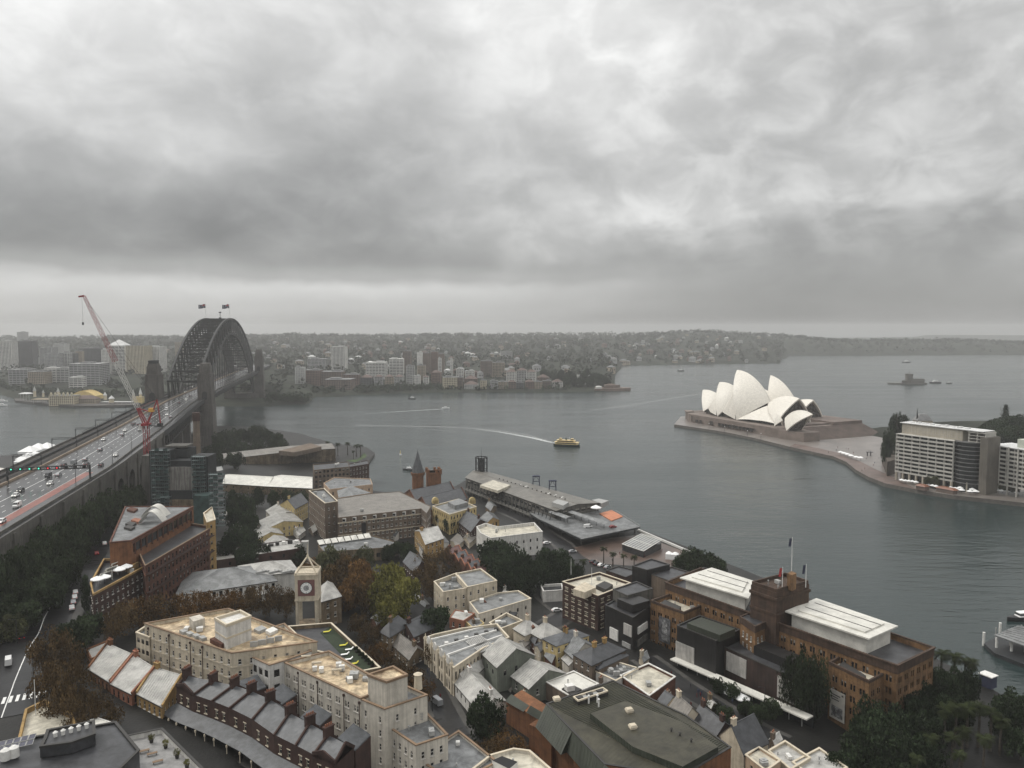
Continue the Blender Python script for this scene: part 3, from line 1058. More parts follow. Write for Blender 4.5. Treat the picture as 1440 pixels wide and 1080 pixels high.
def far_block(px0, px1, yt, Y, col, label, name='apartment_building', cat='building', style='grid', roof='flat', rz=None, yb=None, group=None, dk=.8, plant=True):
 a, b = PD(px0, Y, 0), PD(px1, Y, 0)
 zt = PZ(yt, Y); pc = (px0 + px1) / 2
 zb = (max(far_z(pc, Y), far_z(pc, Y + 15)) - 6) if yb is None else PZ(yb, Y)
 w = b.x - a.x; d = max(8, w * dk)
 rz = rnd.uniform(-.12, .12) if rz is None else rz
 c = Vector(((a.x + b.x) / 2, Y + d / 2, zb))
 t = thing(name, label, cat, (c.x, c.y, zb), rz, group)
 H = zt - zb
 t_org = Vector((0, 0, 0)); ORG[t.name] = t_org
 g = MB(); g.obox((0, 0, 0), w - .8, d - .8, H - .3); g.build('glazing', M_FGLASS, t)
 m = MB(); nf = max(1, int(H / 3.2)); fh = H / nf
 bh = {'grid': 1.15, 'band': 1.5, 'pier': .5, 'solid': 1.5}[style]
 for k in range(nf + 1):
  z = min(H - bh * .5, k * fh)
  m.obox((0, 0, z), w - .1, d - .1, bh, 0, 0)
 pw = {'grid': 1.3, 'band': .7, 'pier': 1.5, 'solid': 2.2}[style]
 sp = {'grid': 3.4, 'band': 7.5, 'pier': 3.6, 'solid': 3.4}[style]
 nx = max(1, round(w / sp)); ny = max(1, round(d / sp))
 for k in range(nx + 1):
  x = -w / 2 + pw / 2 + (w - pw) * k / nx
  for y in (-d / 2 + .35, d / 2 - .35): m.obox((x, y, 0), pw, .75, H)
 for k in range(ny + 1):
  y = -d / 2 + pw / 2 + (d - pw) * k / ny
  for x in (-w / 2 + .35, w / 2 - .35): m.obox((x, y, 0), .75, pw, H)
 m.build('wall', FC[col], t)
 r = MB()
 if roof == 'flat':
  r.obox((0, 0, H), w + .3, d + .3, .7)
  if plant: r.obox((rnd.uniform(-.2, .2) * w, 0, H + .7), w * .4, d * .4, 2.6)
  r.build('roof', M_RGREY if col != 'white' else FC['pale'], t)
 else:
  e = .6; hh = {'hip': min(w, d) * .32, 'pyr': min(w, d) * .45}[roof]
  q = [(-w / 2 - e, -d / 2 - e, H), (w / 2 + e, -d / 2 - e, H), (w / 2 + e, d / 2 + e, H), (-w / 2 - e, d / 2 + e, H)]
  i_ = min(w, d) / 2 if roof == 'hip' else w / 2
  r0, r1 = (-w / 2 + i_ - .01, 0, H + hh), (w / 2 - i_ + .01, 0, H + hh)
  r.face([q[0], q[1], r1, r0]); r.face([q[2], q[3], r0, r1]); r.face([q[1], q[2], r1]); r.face([q[3], q[0], r0]); r.face(q[::-1])
  r.build('roof', {'hip': M_RTILE, 'pyr': M_RWHITE}[roof], t)
 return t


G1 = 'towers of the far left shore'
for a in [
 (1, 18, 480, 1900, 'white', 'pale grey office tower with vertical fins at the far left edge', 'pier'),
 (27, 46, 480, 1950, 'dark', 'dark office tower, second tall one from the far left edge', 'solid'),
 (20, 27, 490, 2100, 'white', 'thin white block peeping between the two leftmost far towers', 'band'),
 (57, 75, 489, 1900, 'grey', 'grey tower with pale left edge, right of the dark office tower', 'pier'),
 (76, 92, 484, 2100, 'pale', 'pale slab tower behind the middle of the far left skyline', 'solid'),
 (64, 83, 498, 1800, 'grey', 'grey mid rise block standing before the pale slab tower', 'grid'),
 (84, 97, 496, 1820, 'pale', 'slim pale balconied block right of the grey mid rise', 'band'),
 (97, 107, 497, 1850, 'dark', 'narrow dark block in the middle of the far left skyline', 'grid'),
 (107, 116, 494, 1880, 'tan', 'narrow tan block left of the wide dark tower', 'grid'),
 (113, 131, 490, 1950, 'dark', 'wide dark tower left of the white capped tower', 'pier'),
 (131, 144, 490, 1800, 'dark', 'dark tower with a white cap behind the crane jib', 'solid'),
 (144, 154, 492, 1740, 'white', 'slim white gridded tower just left of the pyramid roofed tower', 'grid'),
 (177, 205, 486, 1760, 'cream', 'broad pale tower with beige window strips behind the crane jib', 'pier'),
 (204, 227, 488, 1800, 'white', 'white striped tower nearest the bridge pylon', 'pier'),
 (13, 40, 520, 1520, 'grey', 'low white banded office block above the leftmost shore', 'band'),
 (40, 63, 523, 1500, 'tan', 'low tan block second from the left above the shore trees', 'grid'),
 (63, 80, 518, 1530, 'white', 'low white banded block in front of the grey towers', 'band'),
 (80, 98, 518, 1530, 'pale', 'low pale block left of the big framed building', 'band'),
 (97, 115, 531, 1420, 'white', 'small white balconied block in front of the big framed building', 'band'),
 (25, 36, 467, 3600, 'grey', 'lone hazy tower on the distant ridge at far left', 'grid'),
 (247, 257, 481, 2300, 'tan', 'hazy tan tower left of the bridge arch', 'grid'),
 (46, 56, 503, 2000, 'pale', 'pale low block between the dark and grey far towers', 'grid'),
]:
 far_block(a[0], a[1], a[2], a[3], a[4], a[5], 'far_tower' if a[2] < 500 else 'office_building', 'tower' if a[2] < 500 else 'building', a[6])
t = far_block(98, 139, 512, 1460, 'grey', 'big dark glazed building with a white frame above the fairground', 'office_building', 'building', 'band')
t = far_block(153, 177, 486, 1760, 'white', 'white balconied tower with a pale pyramid roof behind the crane', 'far_tower', 'tower', 'band', 'pyr')
for a in [
 (466, 486, 488, 1900, 'white', 'tall white slab tower standing alone on the far shore', 'pier', 'flat'),
 (415, 428, 517, 1500, 'pale', 'pale square block left of the red brick flats', 'solid', 'flat'),
 (427, 450, 521, 1520, 'brick', 'red brick flats right of the pale square block', 'grid', 'flat'),
 (450, 481, 523, 1530, 'brown', 'long brown brick flats below the white slab tower', 'grid', 'flat'),
 (457, 494, 534, 1470, 'brown', 'low wide brown flats right at the water below the white slab tower', 'grid', 'flat'),
 (483, 504, 527, 1540, 'brick', 'red brick flats with white roofline right of the brown flats', 'grid', 'flat'),
 (433, 459, 505, 1900, 'grey', 'grey flat roofed block left of the white slab tower', 'grid', 'flat'),
 (515, 542, 510, 1660, 'white', 'wide white banded flats behind the harbour houses', 'band', 'flat'),
 (547, 567, 505, 1700, 'white', 'white banded flats with a roof hut, right of the wide white flats', 'band', 'flat'),
 (567, 578, 494, 1800, 'brown', 'slim dark brown tower on the far shore', 'grid', 'flat'),
 (587, 594, 496, 1790, 'white', 'slim white edged tower left of the brown brick towers', 'solid', 'flat'),
 (594, 606, 497, 1800, 'brown', 'leftmost of the three joined brown brick towers', 'solid', 'flat'),
 (606, 616, 495, 1810, 'brick', 'middle one of the three joined brown brick towers', 'solid', 'flat'),
 (616, 625, 498, 1800, 'brown', 'rightmost of the three joined brown brick towers', 'solid', 'flat'),
 (571, 583, 515, 1640, 'pale', 'pale gridded flats below the slim dark brown tower', 'grid', 'flat'),
 (587, 598, 514, 1640, 'tan', 'tan gridded flats below the slim white edged tower', 'grid', 'flat'),
 (507, 523, 531, 1550, 'dark', 'dark low house leftmost in the row above the shore trees', 'grid', 'hip'),
 (526, 538, 530, 1550, 'grey', 'grey house second from left in the row above the shore trees', 'grid', 'hip'),
 (541, 553, 530, 1550, 'tan', 'tan house third from left in the row above the shore trees', 'grid', 'hip'),
 (555, 567, 530, 1550, 'pale', 'pale house fourth from left in the row above the shore trees', 'grid', 'hip'),
 (571, 580, 529, 1550, 'pale', 'narrow pale house fifth from left in the row above the shore trees', 'grid', 'flat'),
 (582, 591, 529, 1550, 'white', 'narrow white house sixth from left in the row above the shore trees', 'grid', 'flat'),
 (595, 603, 530, 1550, 'white', 'narrow white house seventh from left in the row above the shore trees', 'grid', 'hip'),
 (607, 620, 524, 1580, 'brick', 'red brick house between the white houses and the yellow mansion block', 'grid', 'hip'),
 (622, 642, 531, 1520, 'cream', 'bright cream flats with arched bays on the waterfront', 'grid', 'flat'),
 (642, 651, 531, 1530, 'brown', 'narrow brown flats right behind the bright cream flats', 'grid', 'flat'),
 (653, 672, 541, 1520, 'pale', 'pale blue walled boathouse on the waterfront', 'solid', 'hip'),
 (653, 671, 533, 1560, 'brown', 'brown roofed flats above the pale boathouse', 'grid', 'hip'),
 (676, 684, 535, 1515, 'cream', 'narrow bright cream tower house on the waterfront', 'grid', 'flat'),
 (689, 700, 536, 1520, 'grey', 'grey flats right of the narrow cream tower house', 'grid', 'flat'),
 (701, 713, 537, 1520, 'tan', 'tan flats second right of the narrow cream tower house', 'grid', 'flat'),
 (715, 725, 537, 1525, 'brick', 'narrow red brick flats in the middle of the waterfront row', 'grid', 'hip'),
 (726, 736, 538, 1525, 'dark', 'dark flats right of the narrow red brick flats', 'grid', 'flat'),
 (739, 751, 537, 1520, 'brick', 'reddish flats with a small jetty in front', 'grid', 'hip'),
 (752, 762, 537, 1520, 'tan', 'tan flats right of the reddish flats with jetty', 'grid', 'flat'),
 (763, 775, 536, 1525, 'brown', 'brown flats second from the wooded point', 'grid', 'flat'),
 (777, 791, 537, 1530, 'white', 'white house with a red roof next to the wooded point', 'grid', 'hip'),
 (642, 652, 519, 1640, 'white', 'white boxy house above the brown narrow flats', 'grid', 'flat'),
 (654, 667, 522, 1640, 'white', 'low white house uphill of the pale boathouse', 'grid', 'flat'),
 (676, 692, 508, 1720, 'brown', 'left half of the large brown flats uphill', 'grid', 'flat'),
 (692, 709, 510, 1730, 'tan', 'right half of the large brown flats uphill', 'grid', 'flat'),
 (712, 726, 523, 1640, 'white', 'white house with tiled roof uphill of the red brick flats', 'grid', 'hip'),
 (727, 741, 521, 1650, 'pale', 'pale house uphill, left of its white neighbour', 'grid', 'hip'),
 (741, 754, 523, 1650, 'white', 'white house uphill, right of its pale neighbour', 'grid', 'hip'),
 (616, 621, 504, 1740, 'white', 'thin white tower right of the brown brick towers', 'grid', 'flat'),
 (633, 637, 505, 1760, 'white', 'thinnest white tower on the far shore', 'grid', 'flat'),
 (704, 720, 495, 2300, 'pale', 'pale stepped block on the hazy slope beyond', 'grid', 'flat'),
 (756, 772, 531, 1600, 'brick', 'red roofed house behind the tan waterfront flats', 'grid', 'hip'),
 (905, 917, 494, 3100, 'pale', 'pale flats on the hazy slope across the bay', 'grid', 'flat'),
 (912, 922, 480, 3800, 'grey', 'grey flats high on the hazy hill across the bay', 'grid', 'flat'),
 (815, 822, 471, 4100, 'grey', 'tiny square tower on the distant ridge', 'grid', 'flat'),
]:
 far_block(a[0], a[1], a[2], a[3], a[4], a[5], 'apartment_building' if a[7] == 'flat' else 'far_house', 'building' if a[7] == 'flat' else 'house', a[6], a[7])


def hill_house(col, rm):
 t = thing('hillside_house', 'x', 'house', (0, 0, 0))
 w, d, h = 13, 10, 6.5
 m = MB(); m.obox((0, 0, -5), w, d, h + 5); m.build('wall', FC[col], t)
 r = MB(); e = .7; q = [(-w / 2 - e, -d / 2 - e, h), (w / 2 + e, -d / 2 - e, h), (w / 2 + e, d / 2 + e, h), (-w / 2 - e, d / 2 + e, h)]
 r0, r1 = (-1.8, 0, h + 3.4), (1.8, 0, h + 3.4)
 r.face([q[0], q[1], r1, r0]); r.face([q[2], q[3], r0, r1]); r.face([q[1], q[2], r1]); r.face([q[3], q[0], r0]); r.face(q[::-1])
 r.build('roof', rm, t)
 g = MB()
 for x in (-4, 0, 4):
  g.obox((x, -d / 2 - .02, 1), 2.2, .12, 2)
 g.build('window_strip', M_FGLASS, t)
 return t


HH = [('tan', M_RTILE, 'small tan house with a red roof on the hazy far hillside', 'tan red roofed hillside houses'),
  ('pale', M_RWHITE, 'small pale house with a white roof on the hazy far hillside', 'white roofed hillside houses'),
  ('grey', M_RGREY, 'small grey house with a grey roof on the hazy far hillside', 'grey hillside houses'),
  ('brick', M_RTILE, 'small brick house with a red roof on the hazy far hillside', 'brick hillside houses'),
  ('tan', M_RGREY, 'small tan house with a grey roof on the hazy far hillside', 'tan hillside houses')]
protos = [None] * 5
rh = random.Random(77); cnt = 0; tries = 0
while cnt < 230 and tries < 9000:
 tries += 1
 px = rh.uniform(235, 1100) if rh.random() > .15 else rh.uniform(870, 1090)
 s = lerp_tab(SHORE, px); Y = s + 130 + rh.random() ** 1.3 * 2300
 if px > 1050 and rh.random() < .7: continue
 if px < 800 and Y < 1680: continue
 if px > 872: Y = s + 25 + rh.random() ** 1.6 * 1200
 z = far_z(px, Y)
 if z < 3: continue
 k = rh.choices(range(5), (2, 1, 5, 4, 4))[0]
 if protos[k] is None: o = protos[k] = hill_house(HH[k][0], HH[k][1])
 else: o = copy_tree(protos[k])
 p = PD(px, Y, z + 2.5); o.location = p; o.rotation_euler.z = rh.uniform(-.7, .7)
 sc = rh.uniform(.7, 1.25); o.scale = (sc * rh.uniform(.8, 1.6), sc, sc * rh.uniform(.8, 1.5))
 o['label'] = HH[k][2]; o['group'] = HH[k][3]; cnt += 1

# --- fairground on the far left shore
M_QUAY = M('dark_quay', (.06, .055, .05), .8, .25, .2)
q = [PD(a, b, 0) for a, b in ((22, 1290), (70, 1232), (104, 1205), (135, 1205), (190, 1218), (200, 1260), (200, 1330), (20, 1330))]
mb = MB(); mb.prism([(p.x, p.y) for p in q], -2, 3.2); tag(mb.build('quay', M_QUAY), kind='structure')
t = far_block(69, 104, 557, 1222, 'cream', 'long cream pavilion with turrets at the fairground water edge', 'pavilion', 'pavilion', 'grid', 'flat', 0, 571, None, .5, False)
w = PD(104, 1222, 0).x - PD(69, 1222, 0).x
for k in range(6):
 mb = MB(); mb.obox((-w / 2 + w * (k + .5) / 6, -w * .22, PZ(557, 1222) - PZ(571, 1222)), 3.0, 3.0, 3.2); mb.cyl((-w / 2 + w * (k + .5) / 6, -w * .22, PZ(553.6, 1222) - PZ(571, 1222)), (-w / 2 + w * (k + .5) / 6, -w * .22, PZ(551.5, 1222) - PZ(571, 1222)), 1.9, .1, 6)
 mb.build('turret', FC['cream'], t)
far_block(105, 134, 561, 1235, 'tan', 'low tan hall right of the cream pavilion', 'pavilion', 'pavilion', 'grid', 'hip', 0, 571, None, .5)
far_block(140, 184, 566, 1240, 'pale', 'long low white boat shed on the quay left of the crane', 'boat_shed', 'shed', 'band', 'flat', 0, 571, None, .3, False)


def barrel_hall(px0, px1, yt, yb, Y, mat, label):
 a, b = PD(px0, Y, 0), PD(px1, Y, 0); z0 = PZ(yb, Y); h = PZ(yt, Y) - z0
 t = thing('big_top_hall', label, 'hall', (a.x, Y, z0)); mb = MB(); n = 14; d = 26
 W = b.x - a.x
 def pt(i, y): return (a.x + W * i / n, Y + y, z0 + h * (.45 + .55 * math.sin(math.pi * i / n)))
 for i in range(n):
  mb.face([pt(i, 0), pt(i + 1, 0), pt(i + 1, d), pt(i, d)])
  mb.face([(pt(i, 0)[0], Y, z0), (pt(i + 1, 0)[0], Y, z0), pt(i + 1, 0), pt(i, 0)])
  mb.bar(Vector(pt(i, 0)) + Vector((0, -.3, .2)), Vector(pt(i, d)) + Vector((0, 0, .2)), .5)
 mb.face([(b.x, Y, z0), (b.x, Y + d, z0), pt(n, d), pt(n, 0)]); mb.face([(a.x, Y + d, z0), (a.x, Y, z0), pt(0, 0), pt(0, d)])
 mb.build('roof', mat, t)
 return t


barrel_hall(100, 134, 550, 562, 1262, FC['yellow'], 'bright yellow curved roof hall behind the cream pavilion')
for i, (px, yt, yb, w_) in enumerate(((49, 543, 558, 5), (61, 548, 558, 4), (82, 545, 558, 5), (188, 547, 566, 5), (198, 545, 566, 5.5), (148, 551, 562, 6), (157, 556, 566, 9))):
 Y = 1258 if i != 6 else 1226; z0 = PZ(yb, Y); p = PD(px, Y, z0); h = PZ(yt, Y) - z0
 lab = ['pale fairground spire furthest left', 'short pale fairground spire, second from left', 'pale domed fairground turret behind the cream pavilion', 'left one of the two spires flanking the fairground gate',
   'right one of the two spires flanking the fairground gate', 'white capped ride tower right of the yellow hall', 'white peaked tent on the quay right of the yellow hall'][i]
 t = thing('spire' if i != 6 else 'marquee', lab, 'spire' if i != 6 else 'tent', p)
 mb = MB(); mb.cyl(p, p + Vector((0, 0, h * .55)), w_ * .45, w_ * .4, 8); mb.build('shaft', FC['cream'], t)
 mb = MB(); mb.cyl(p + Vector((0, 0, h * .55)), p + Vector((0, 0, h)), w_ * .55, .15, 8); mb.build('cap', M_RWHITE if i in (4, 5, 6) else FC['pale'], t)
t = far_block(189, 200, 559, 1250, 'yellow', 'yellow fairground entrance hall between two spires', 'pavilion', 'pavilion', 'solid', 'flat', 0, 568, None, .6, False)
for i, (px0, px1, yt) in enumerate(((26, 42, 553), (43, 68, 561))):
 Y = 1290 - i * 40; a, b = PD(px0, Y, 4), PD(px1, Y, 4); z = PZ(yt, Y)
 t = thing('canopy', ('white wide canopy at the left end of the fairground', 'pink low arcade roof left of the cream pavilion')[i], 'canopy', ((a.x + b.x) / 2, Y, 3))
 mb = MB(); c = Vector(((a.x + b.x) / 2, Y + 6, z - 1.5)); mb.obox(c, b.x - a.x, 12, .5); mb.obox(c + Vector((0, 0, .5)), b.x - a.x, 12, 1.8, taper=.5); mb.build('roof', M_RWHITE if i == 0 else FC['tan'], t)
 for k in range(4):
  mb = MB(); x = a.x + (b.x - a.x) * (k + .5) / 4; mb.bar((x, Y + 2, 2), (x, Y + 2, z - 1.4), .5); mb.build('post', FC['pale'], t)

rt = random.Random(5)
k = 0
for px, Y, r, h in ((797, 1545, 12, 19), (806, 1560, 13, 24), (815, 1548, 12, 20), (822, 1575, 12, 25), (829, 1555, 11, 19), (836, 1580, 12, 26), (843, 1565, 11, 24), (850, 1575, 9, 19), (856, 1580, 7, 14), (801, 1590, 13, 27), (790, 1620, 13, 24), (779, 1640, 12, 24), (766, 1660, 12, 24), (825, 1600, 10, 30)):
 p = PD(px, Y, far_z(px, Y)); k += 1
 tree(p.x, Y, p.z - 1, r, h, 'round', 'fig', 'dense dark tree on the wooded point across the harbour', group='trees on the wooded point')
p = PD(826, 1590, 8); tn = thing('pine_tree', 'tall dark pine standing above the trees on the wooded point', 'tree', (p.x, p.y, 8)); tn.scale = (11, 11, 34)
PINE = pine_mesh()
for nm, me in (('trunk', get_trunk('tall', 1)), ('crown', PINE)):
 o = bpy.data.objects.new(nm, me); COL.objects.link(o); o.parent = tn
far_block(812, 830, 528, 1585, 'white', 'white verandahed mansion among the trees on the point', 'mansion', 'house', 'grid', 'flat', .05, None, None, .5, False)
p0 = PD(862, 1530, 0); t = thing('harbour_battery', 'low sandstone battery walls at the tip of the wooded point', 'fort', p0)
mb = MB(); q = [PD(a, b, 0) for a, b in ((836, 1515), (862, 1522), (886, 1534), (887, 1548), (850, 1560), (836, 1550))]
mb.prism([(v.x, v.y) for v in q], -2, 5.5); mb.build('sea_wall', FC['brown'], t)
mb = MB(); q = [PD(a, b, 0) for a, b in ((849, 1528), (862, 1531), (872, 1540), (862, 1550), (850, 1548))]
mb.prism([(v.x, v.y) for v in q], 5.5, 11.5); mb.obox(PD(859, 1540, 11.5), 18, 9, 2.2, taper=.6); mb.build('bastion', FC['brown'], t)
mb = MB(); mb.obox(PD(842, 1522, 5.5), 12, 7, 3.5); mb.obox(PD(842, 1522, 9.0), 13, 8, 1.6, taper=.5); mb.build('cottage', FC['white'], t)

for px, Y, r, h in ((398, 1268, 9, 12), (408, 1262, 9, 12), (416, 1258, 9, 13), (424, 1256, 8, 11), (390, 1280, 9, 13), (430, 1262, 6, 8), (384, 1290, 10, 14)):
 p = PD(px, Y, far_z(px, Y)); tree(p.x, Y, p.z - 1, r, h, 'spread', 'fig', 'low dark tree on the small park point past the bridge', group='trees on the park point')
# --- opera house
M_SHELL = M('shell_tiles', (.655, .62, .555), .45, .09, .5, rib=0.0)
M_PODIUM = M('pink_granite', (.165, .132, .113), .75, .18, .1)
M_PODD = M('podium_steps', (.125, .096, .082), .75, .2, .1)
M_BRONZE = M('bronze_glass', (.028, .022, .018), .2, .2, .3, spec=.6)
M_PLAZA = M('wet_granite_paving', (.165, .145, .132), .32, .2, .06, spec=.5)
AO, AS, AW = Vector((284, 970, 0)), Vector((-.42, .9075, 0)), Vector((-.9075, -.42, 0))
def O(s, w, z): return AO + AS * s + AW * w + Vector((0, 0, z))


EAST = [(948, 600), (975, 604), (1020, 611), (1060, 619.5), (1110, 632), (1145, 640), (1172, 646), (1190, 654), (1203, 665), (1222, 676), (1245, 685), (1290, 694), (1340, 702), (1440, 713), (1600, 735)]
es = [tuple(P(a, b, 0).xy) for a, b in EAST]
back = [(700, 560), (800, 760), (660, 930), (520, 940), (478, 890)] + [tuple(O(s, w, 0).xy) for s, w in ((-118, -96), (-40, -92), (40, -78), (78, -62), (96, -30), (100, 10))]
mb = MB(); mb.prism([*es, *back], -3, 3.0, 0, 1); tag(mb.build('promenade', [M_STONEWALL, M_PLAZA]), kind='structure')

op = thing('opera_house', 'white shell roofed opera house on a pink granite podium', 'opera house', O(0, -20, 3))


def sph_center(A, Bp, Fp, Rr, inward):
 """centre of the sphere through three points"""
 u, v = Bp - A, Fp - A
 n = u.cross(v); nn = n.length_squared
 cc = A + (v.length_squared * n.cross(u) * -1 + u.length_squared * v.cross(n) * -1) / (2 * nn) if False else A + (n.cross(u) * v.length_squared + v.cross(n) * u.length_squared) / (2 * nn)
 r2 = (A - cc).length_squared
 h = math.sqrt(max(Rr * Rr - r2, 1))
 n.normalize()
 c1, c2 = cc + n * h, cc - n * h
 return c1 if (c1 - inward).length < (c2 - inward).length else c2


def slerp(c, p, q, t):
 a, b = p - c, q - c
 r = a.length
 an, bn = a.normalized(), b.normalized()
 w = math.acos(max(-1, min(1, an.dot(bn))))
 if w < 1e-5: return p
 return c + (an * math.sin((1 - t) * w) + bn * math.sin(t * w)) / math.sin(w) * r


def shell_half(mb, A, Bk, F, Rr, mid, n=22, m=16, mi=0, thick=1.6):
 """spherical triangle: ridge Bk..A, ribs converge at the foot F"""
 c = sph_center(A, Bk, F, Rr, mid)
 nrm = (AW if True else None)
 pc = c - AW * ((c - A).dot(AW))
 a, b = A - pc, Bk - pc
 r = a.length; an, bn = a.normalized(), b.normalized(); w = math.acos(max(-1, min(1, an.dot(bn))))
 G = []
 for i in range(n + 1):
  t = i / n
  rp = pc + (an * math.sin((1 - t) * w) + bn * math.sin(t * w)) / math.sin(w) * r
  G.append([slerp(c, F, rp, j / m) for j in range(m + 1)])
 def q(p): return p + (c - p).normalized() * thick
 for i in range(n):
  for j in range(m):
   k = [G[i][j], G[i + 1][j], G[i + 1][j + 1], G[i][j + 1]]
   mb.face(k if j else [k[0], k[2], k[3]], mi)
   k2 = [q(x) for x in k]; mb.face(k2[::-1] if j else [k2[0], k2[3], k2[2]], mi)
 for j in range(m):                       # thickness of the open front edge
  mb.face([G[0][j], G[0][j + 1], q(G[0][j + 1]), q(G[0][j])], mi)
  mb.face([G[n][j + 1], G[n][j], q(G[n][j]), q(G[n][j + 1])], mi)
 return G


def shell(A, Bk, F, name='roof_shell', Rr=75, glass=True, hall_w=0.0, gl_in=.16):
 """A, Bk = (s, z) on the ridge; F = (s, half width, z)"""
 mb = MB(); GG = []
 a, b = O(A[0], hall_w, A[1]), O(Bk[0], hall_w, Bk[1])
 mid = O((A[0] + Bk[0]) / 2, hall_w, 5)
 for sg in (1, -1):
  f = O(F[0], hall_w + sg * F[1], F[2])
  GG.append(shell_half(mb, a, b, f, Rr, mid))
 sh = mb.build(name, M_SHELL, op, smooth=False)
 if glass:                                # bronze glass wall set back inside the mouth
  g = MB(); k = 3
  l, r = GG[0][k], GG[1][k]
  def inn(p): return p + (mid - p).normalized() * 1.9
  n = len(l)
  for j in range(n - 1):
   g.face([inn(l[j]), inn(l[j + 1]), inn(r[j + 1]), inn(r[j])])
  for j in range(1, n, 2): g.bar(inn(l[j]), inn(r[j]), .35, .35, 1)
  for q in (.2, .4, .6, .8):
   for j in range(n - 1): g.bar(inn(l[j]).lerp(inn(r[j]), q), inn(l[j + 1]).lerp(inn(r[j + 1]), q), .3, .3, 1)
  g.build('glass_wall', [M_BRONZE, M_PODD], sh)
 return GG


W0 = 0.0
H1 = shell((66, 42), (22, 31), (41, 19, 16), hall_w=W0)
H2 = shell((33, 54.5), (-14, 40), (7, 24, 13.5), hall_w=W0)
H3 = shell((0, 72), (-58, 36), (-33, 28, 13), hall_w=W0)
H4 = shell((-105, 44.5), (-56, 35), (-97, 27, 15), hall_w=W0)
W1 = -50
T1 = shell((45, 36), (10, 27), (26, 16, 16), hall_w=W1)
T2 = shell((20, 47), (-18, 35), (0, 20, 14), hall_w=W1)
T3 = shell((-6, 64.5), (-50, 33), (-30, 24, 13), hall_w=W1)
T4 = shell((-78, 38.5), (-42, 31), (-72, 23, 15), hall_w=W1)
shell((-104, 29), (-114, 22), (-108, 7, 15), 'restaurant_shell', 40, False, 33)
shell((-157, 33), (-117, 25), (-131, 11, 13), 'restaurant_shell', 52, True, 33)


def side_shell(p, q, r, bulge=2.2, n=8):
 """low side vault between two main shells"""
 mb = MB(); p, q, r = Vector(p), Vector(q), Vector(r)
 nr = (q - p).cross(r - p).normalized()
 if nr.z < 0: nr = -nr
 def pt(a, b): c = 1 - a - b; return p * a + q * b + r * c + nr * (bulge * 9 * a * b * c + bulge * 1.2 * (a * b + b * c + a * c))
 for i in range(n):
  for j in range(n - i):
   mb.face([pt(i / n, j / n), pt((i + 1) / n, j / n), pt(i / n, (j + 1) / n)])
   if i + j < n - 1: mb.face([pt((i + 1) / n, j / n), pt((i + 1) / n, (j + 1) / n), pt(i / n, (j + 1) / n)])
 mb.build('side_shell', M_SHELL, op, smooth=True)


for hw, GA, GB_, sl, f1, f2 in ((W0, H1, H2, 1, (41, 19, 16), (7, 24, 13.5)), (W0, H2, H3, 1, (7, 24, 13.5), (-33, 28, 13)), (W1, T2, T3, 1, (0, 20, 14), (-30, 24, 13))):
 for sg in (1, -1):
  hi = GB_[0 if sg > 0 else 1][2][9]
  lo = O((f1[0] + f2[0]) / 2 - 2, hw + sg * (f2[1] - 1), 17.5)
  side_shell(O(f1[0] - 6, hw + sg * (f1[1] - 3), f1[2] + 6), lo, hi)
  side_shell(lo, O(f2[0] + 2, hw + sg * (f2[1]), f2[2] + 1), hi)
for hw, fa, fb, pk in ((W0, (-33, 28, 14), (-97, 27, 16), (-60, 34)), (W1, (-30, 24, 14), (-72, 23, 16), (-46, 31))):
 for sg in (1, -1):
  m_ = O((fa[0] + fb[0]) / 2 - 1, hw + sg * 27, 16.5); pkp = O(pk[0], hw + sg * 5, pk[1] - 1.5)
  side_shell(O(fa[0] - 1, hw + sg * fa[1], fa[2]), m_, pkp, 3.0)
  side_shell(m_, O(fb[0] + 2, hw + sg * fb[1], fb[2]), pkp, 3.0)
mb = MB()
for hw, s0, s1, ww in ((W0, -94, 38, 21), (W1, -68, 24, 18)):
 q = [O(s0, hw + ww, 0), O(s1, hw + ww * .8, 0), O(s1, hw - ww * .8, 0), O(s0, hw - ww, 0)]
 mb.prism([(v.x, v.y) for v in q], 13, 18.5)
mb.build('foyer_glazing', M_BRONZE, op)
mb = MB()
def pol(l): return [(O(s, w, 0).x, O(s, w, 0).y) for s, w in l]
mb.prism(pol([(60, 30), (46, 38), (-118, 40), (-118, -86), (36, -72), (60, -50)])[::1], 2, 13.2)
mb.prism(pol([(74, 22), (60, 30), (60, -50), (72, -44)]), 2, 13.6)
mb.prism(pol([(78, 20), (74, 24), (58, 31.5), (58, 20), (74, 12)]), 13.6, 14.6)
mb.prism(pol([(-117.9, 43), (-152, 40), (-152, 17), (-117.9, 17)])[::-1], 2, 12.6)
pod = mb.build('podium', M_PODIUM, op)
mb = MB()                                     # western face: dark glazed strip, slots and doors
def wslot(s0, s1, z0, z1, mi=0, off=40.12):
 a, b = O(s0, off, 0), O(s1, off, 0)
 mb.face([(a.x, a.y, z0), (b.x, b.y, z0), (b.x, b.y, z1), (a.x, a.y, z1)][::-1], mi)
for k in range(10): wslot(-14 - k * 6.2, -18.6 - k * 6.2, 4.4, 8.2)
for s0, s1, z0, z1 in ((30, 24, 4, 8), (22, 17, 4, 8), (2, -4, 4, 9), (38, 36, 4, 12)): wslot(s0, s1, z0, z1)
wins = mb.build('podium_window', M_BRONZE, op)
mb = MB(); a, b = O(-10, 41.2, 9.2), O(-78, 41.2, 9.2); mb.bar(a, b, 2.4, .5); mb.build('awning', M_PODD, op)
mb = MB()
for k in range(14):                           # monumental steps
 s0 = -118 - k * 2.1
 z1 = 13.0 - k * .72
 mb.prism(pol([(s0 + .1, 16), (s0 - 2.1, 16), (s0 - 2.1, -86), (s0 + .1, -86)])[::-1], 2.4, z1)
mb.build('grand_steps', M_PODD, op)
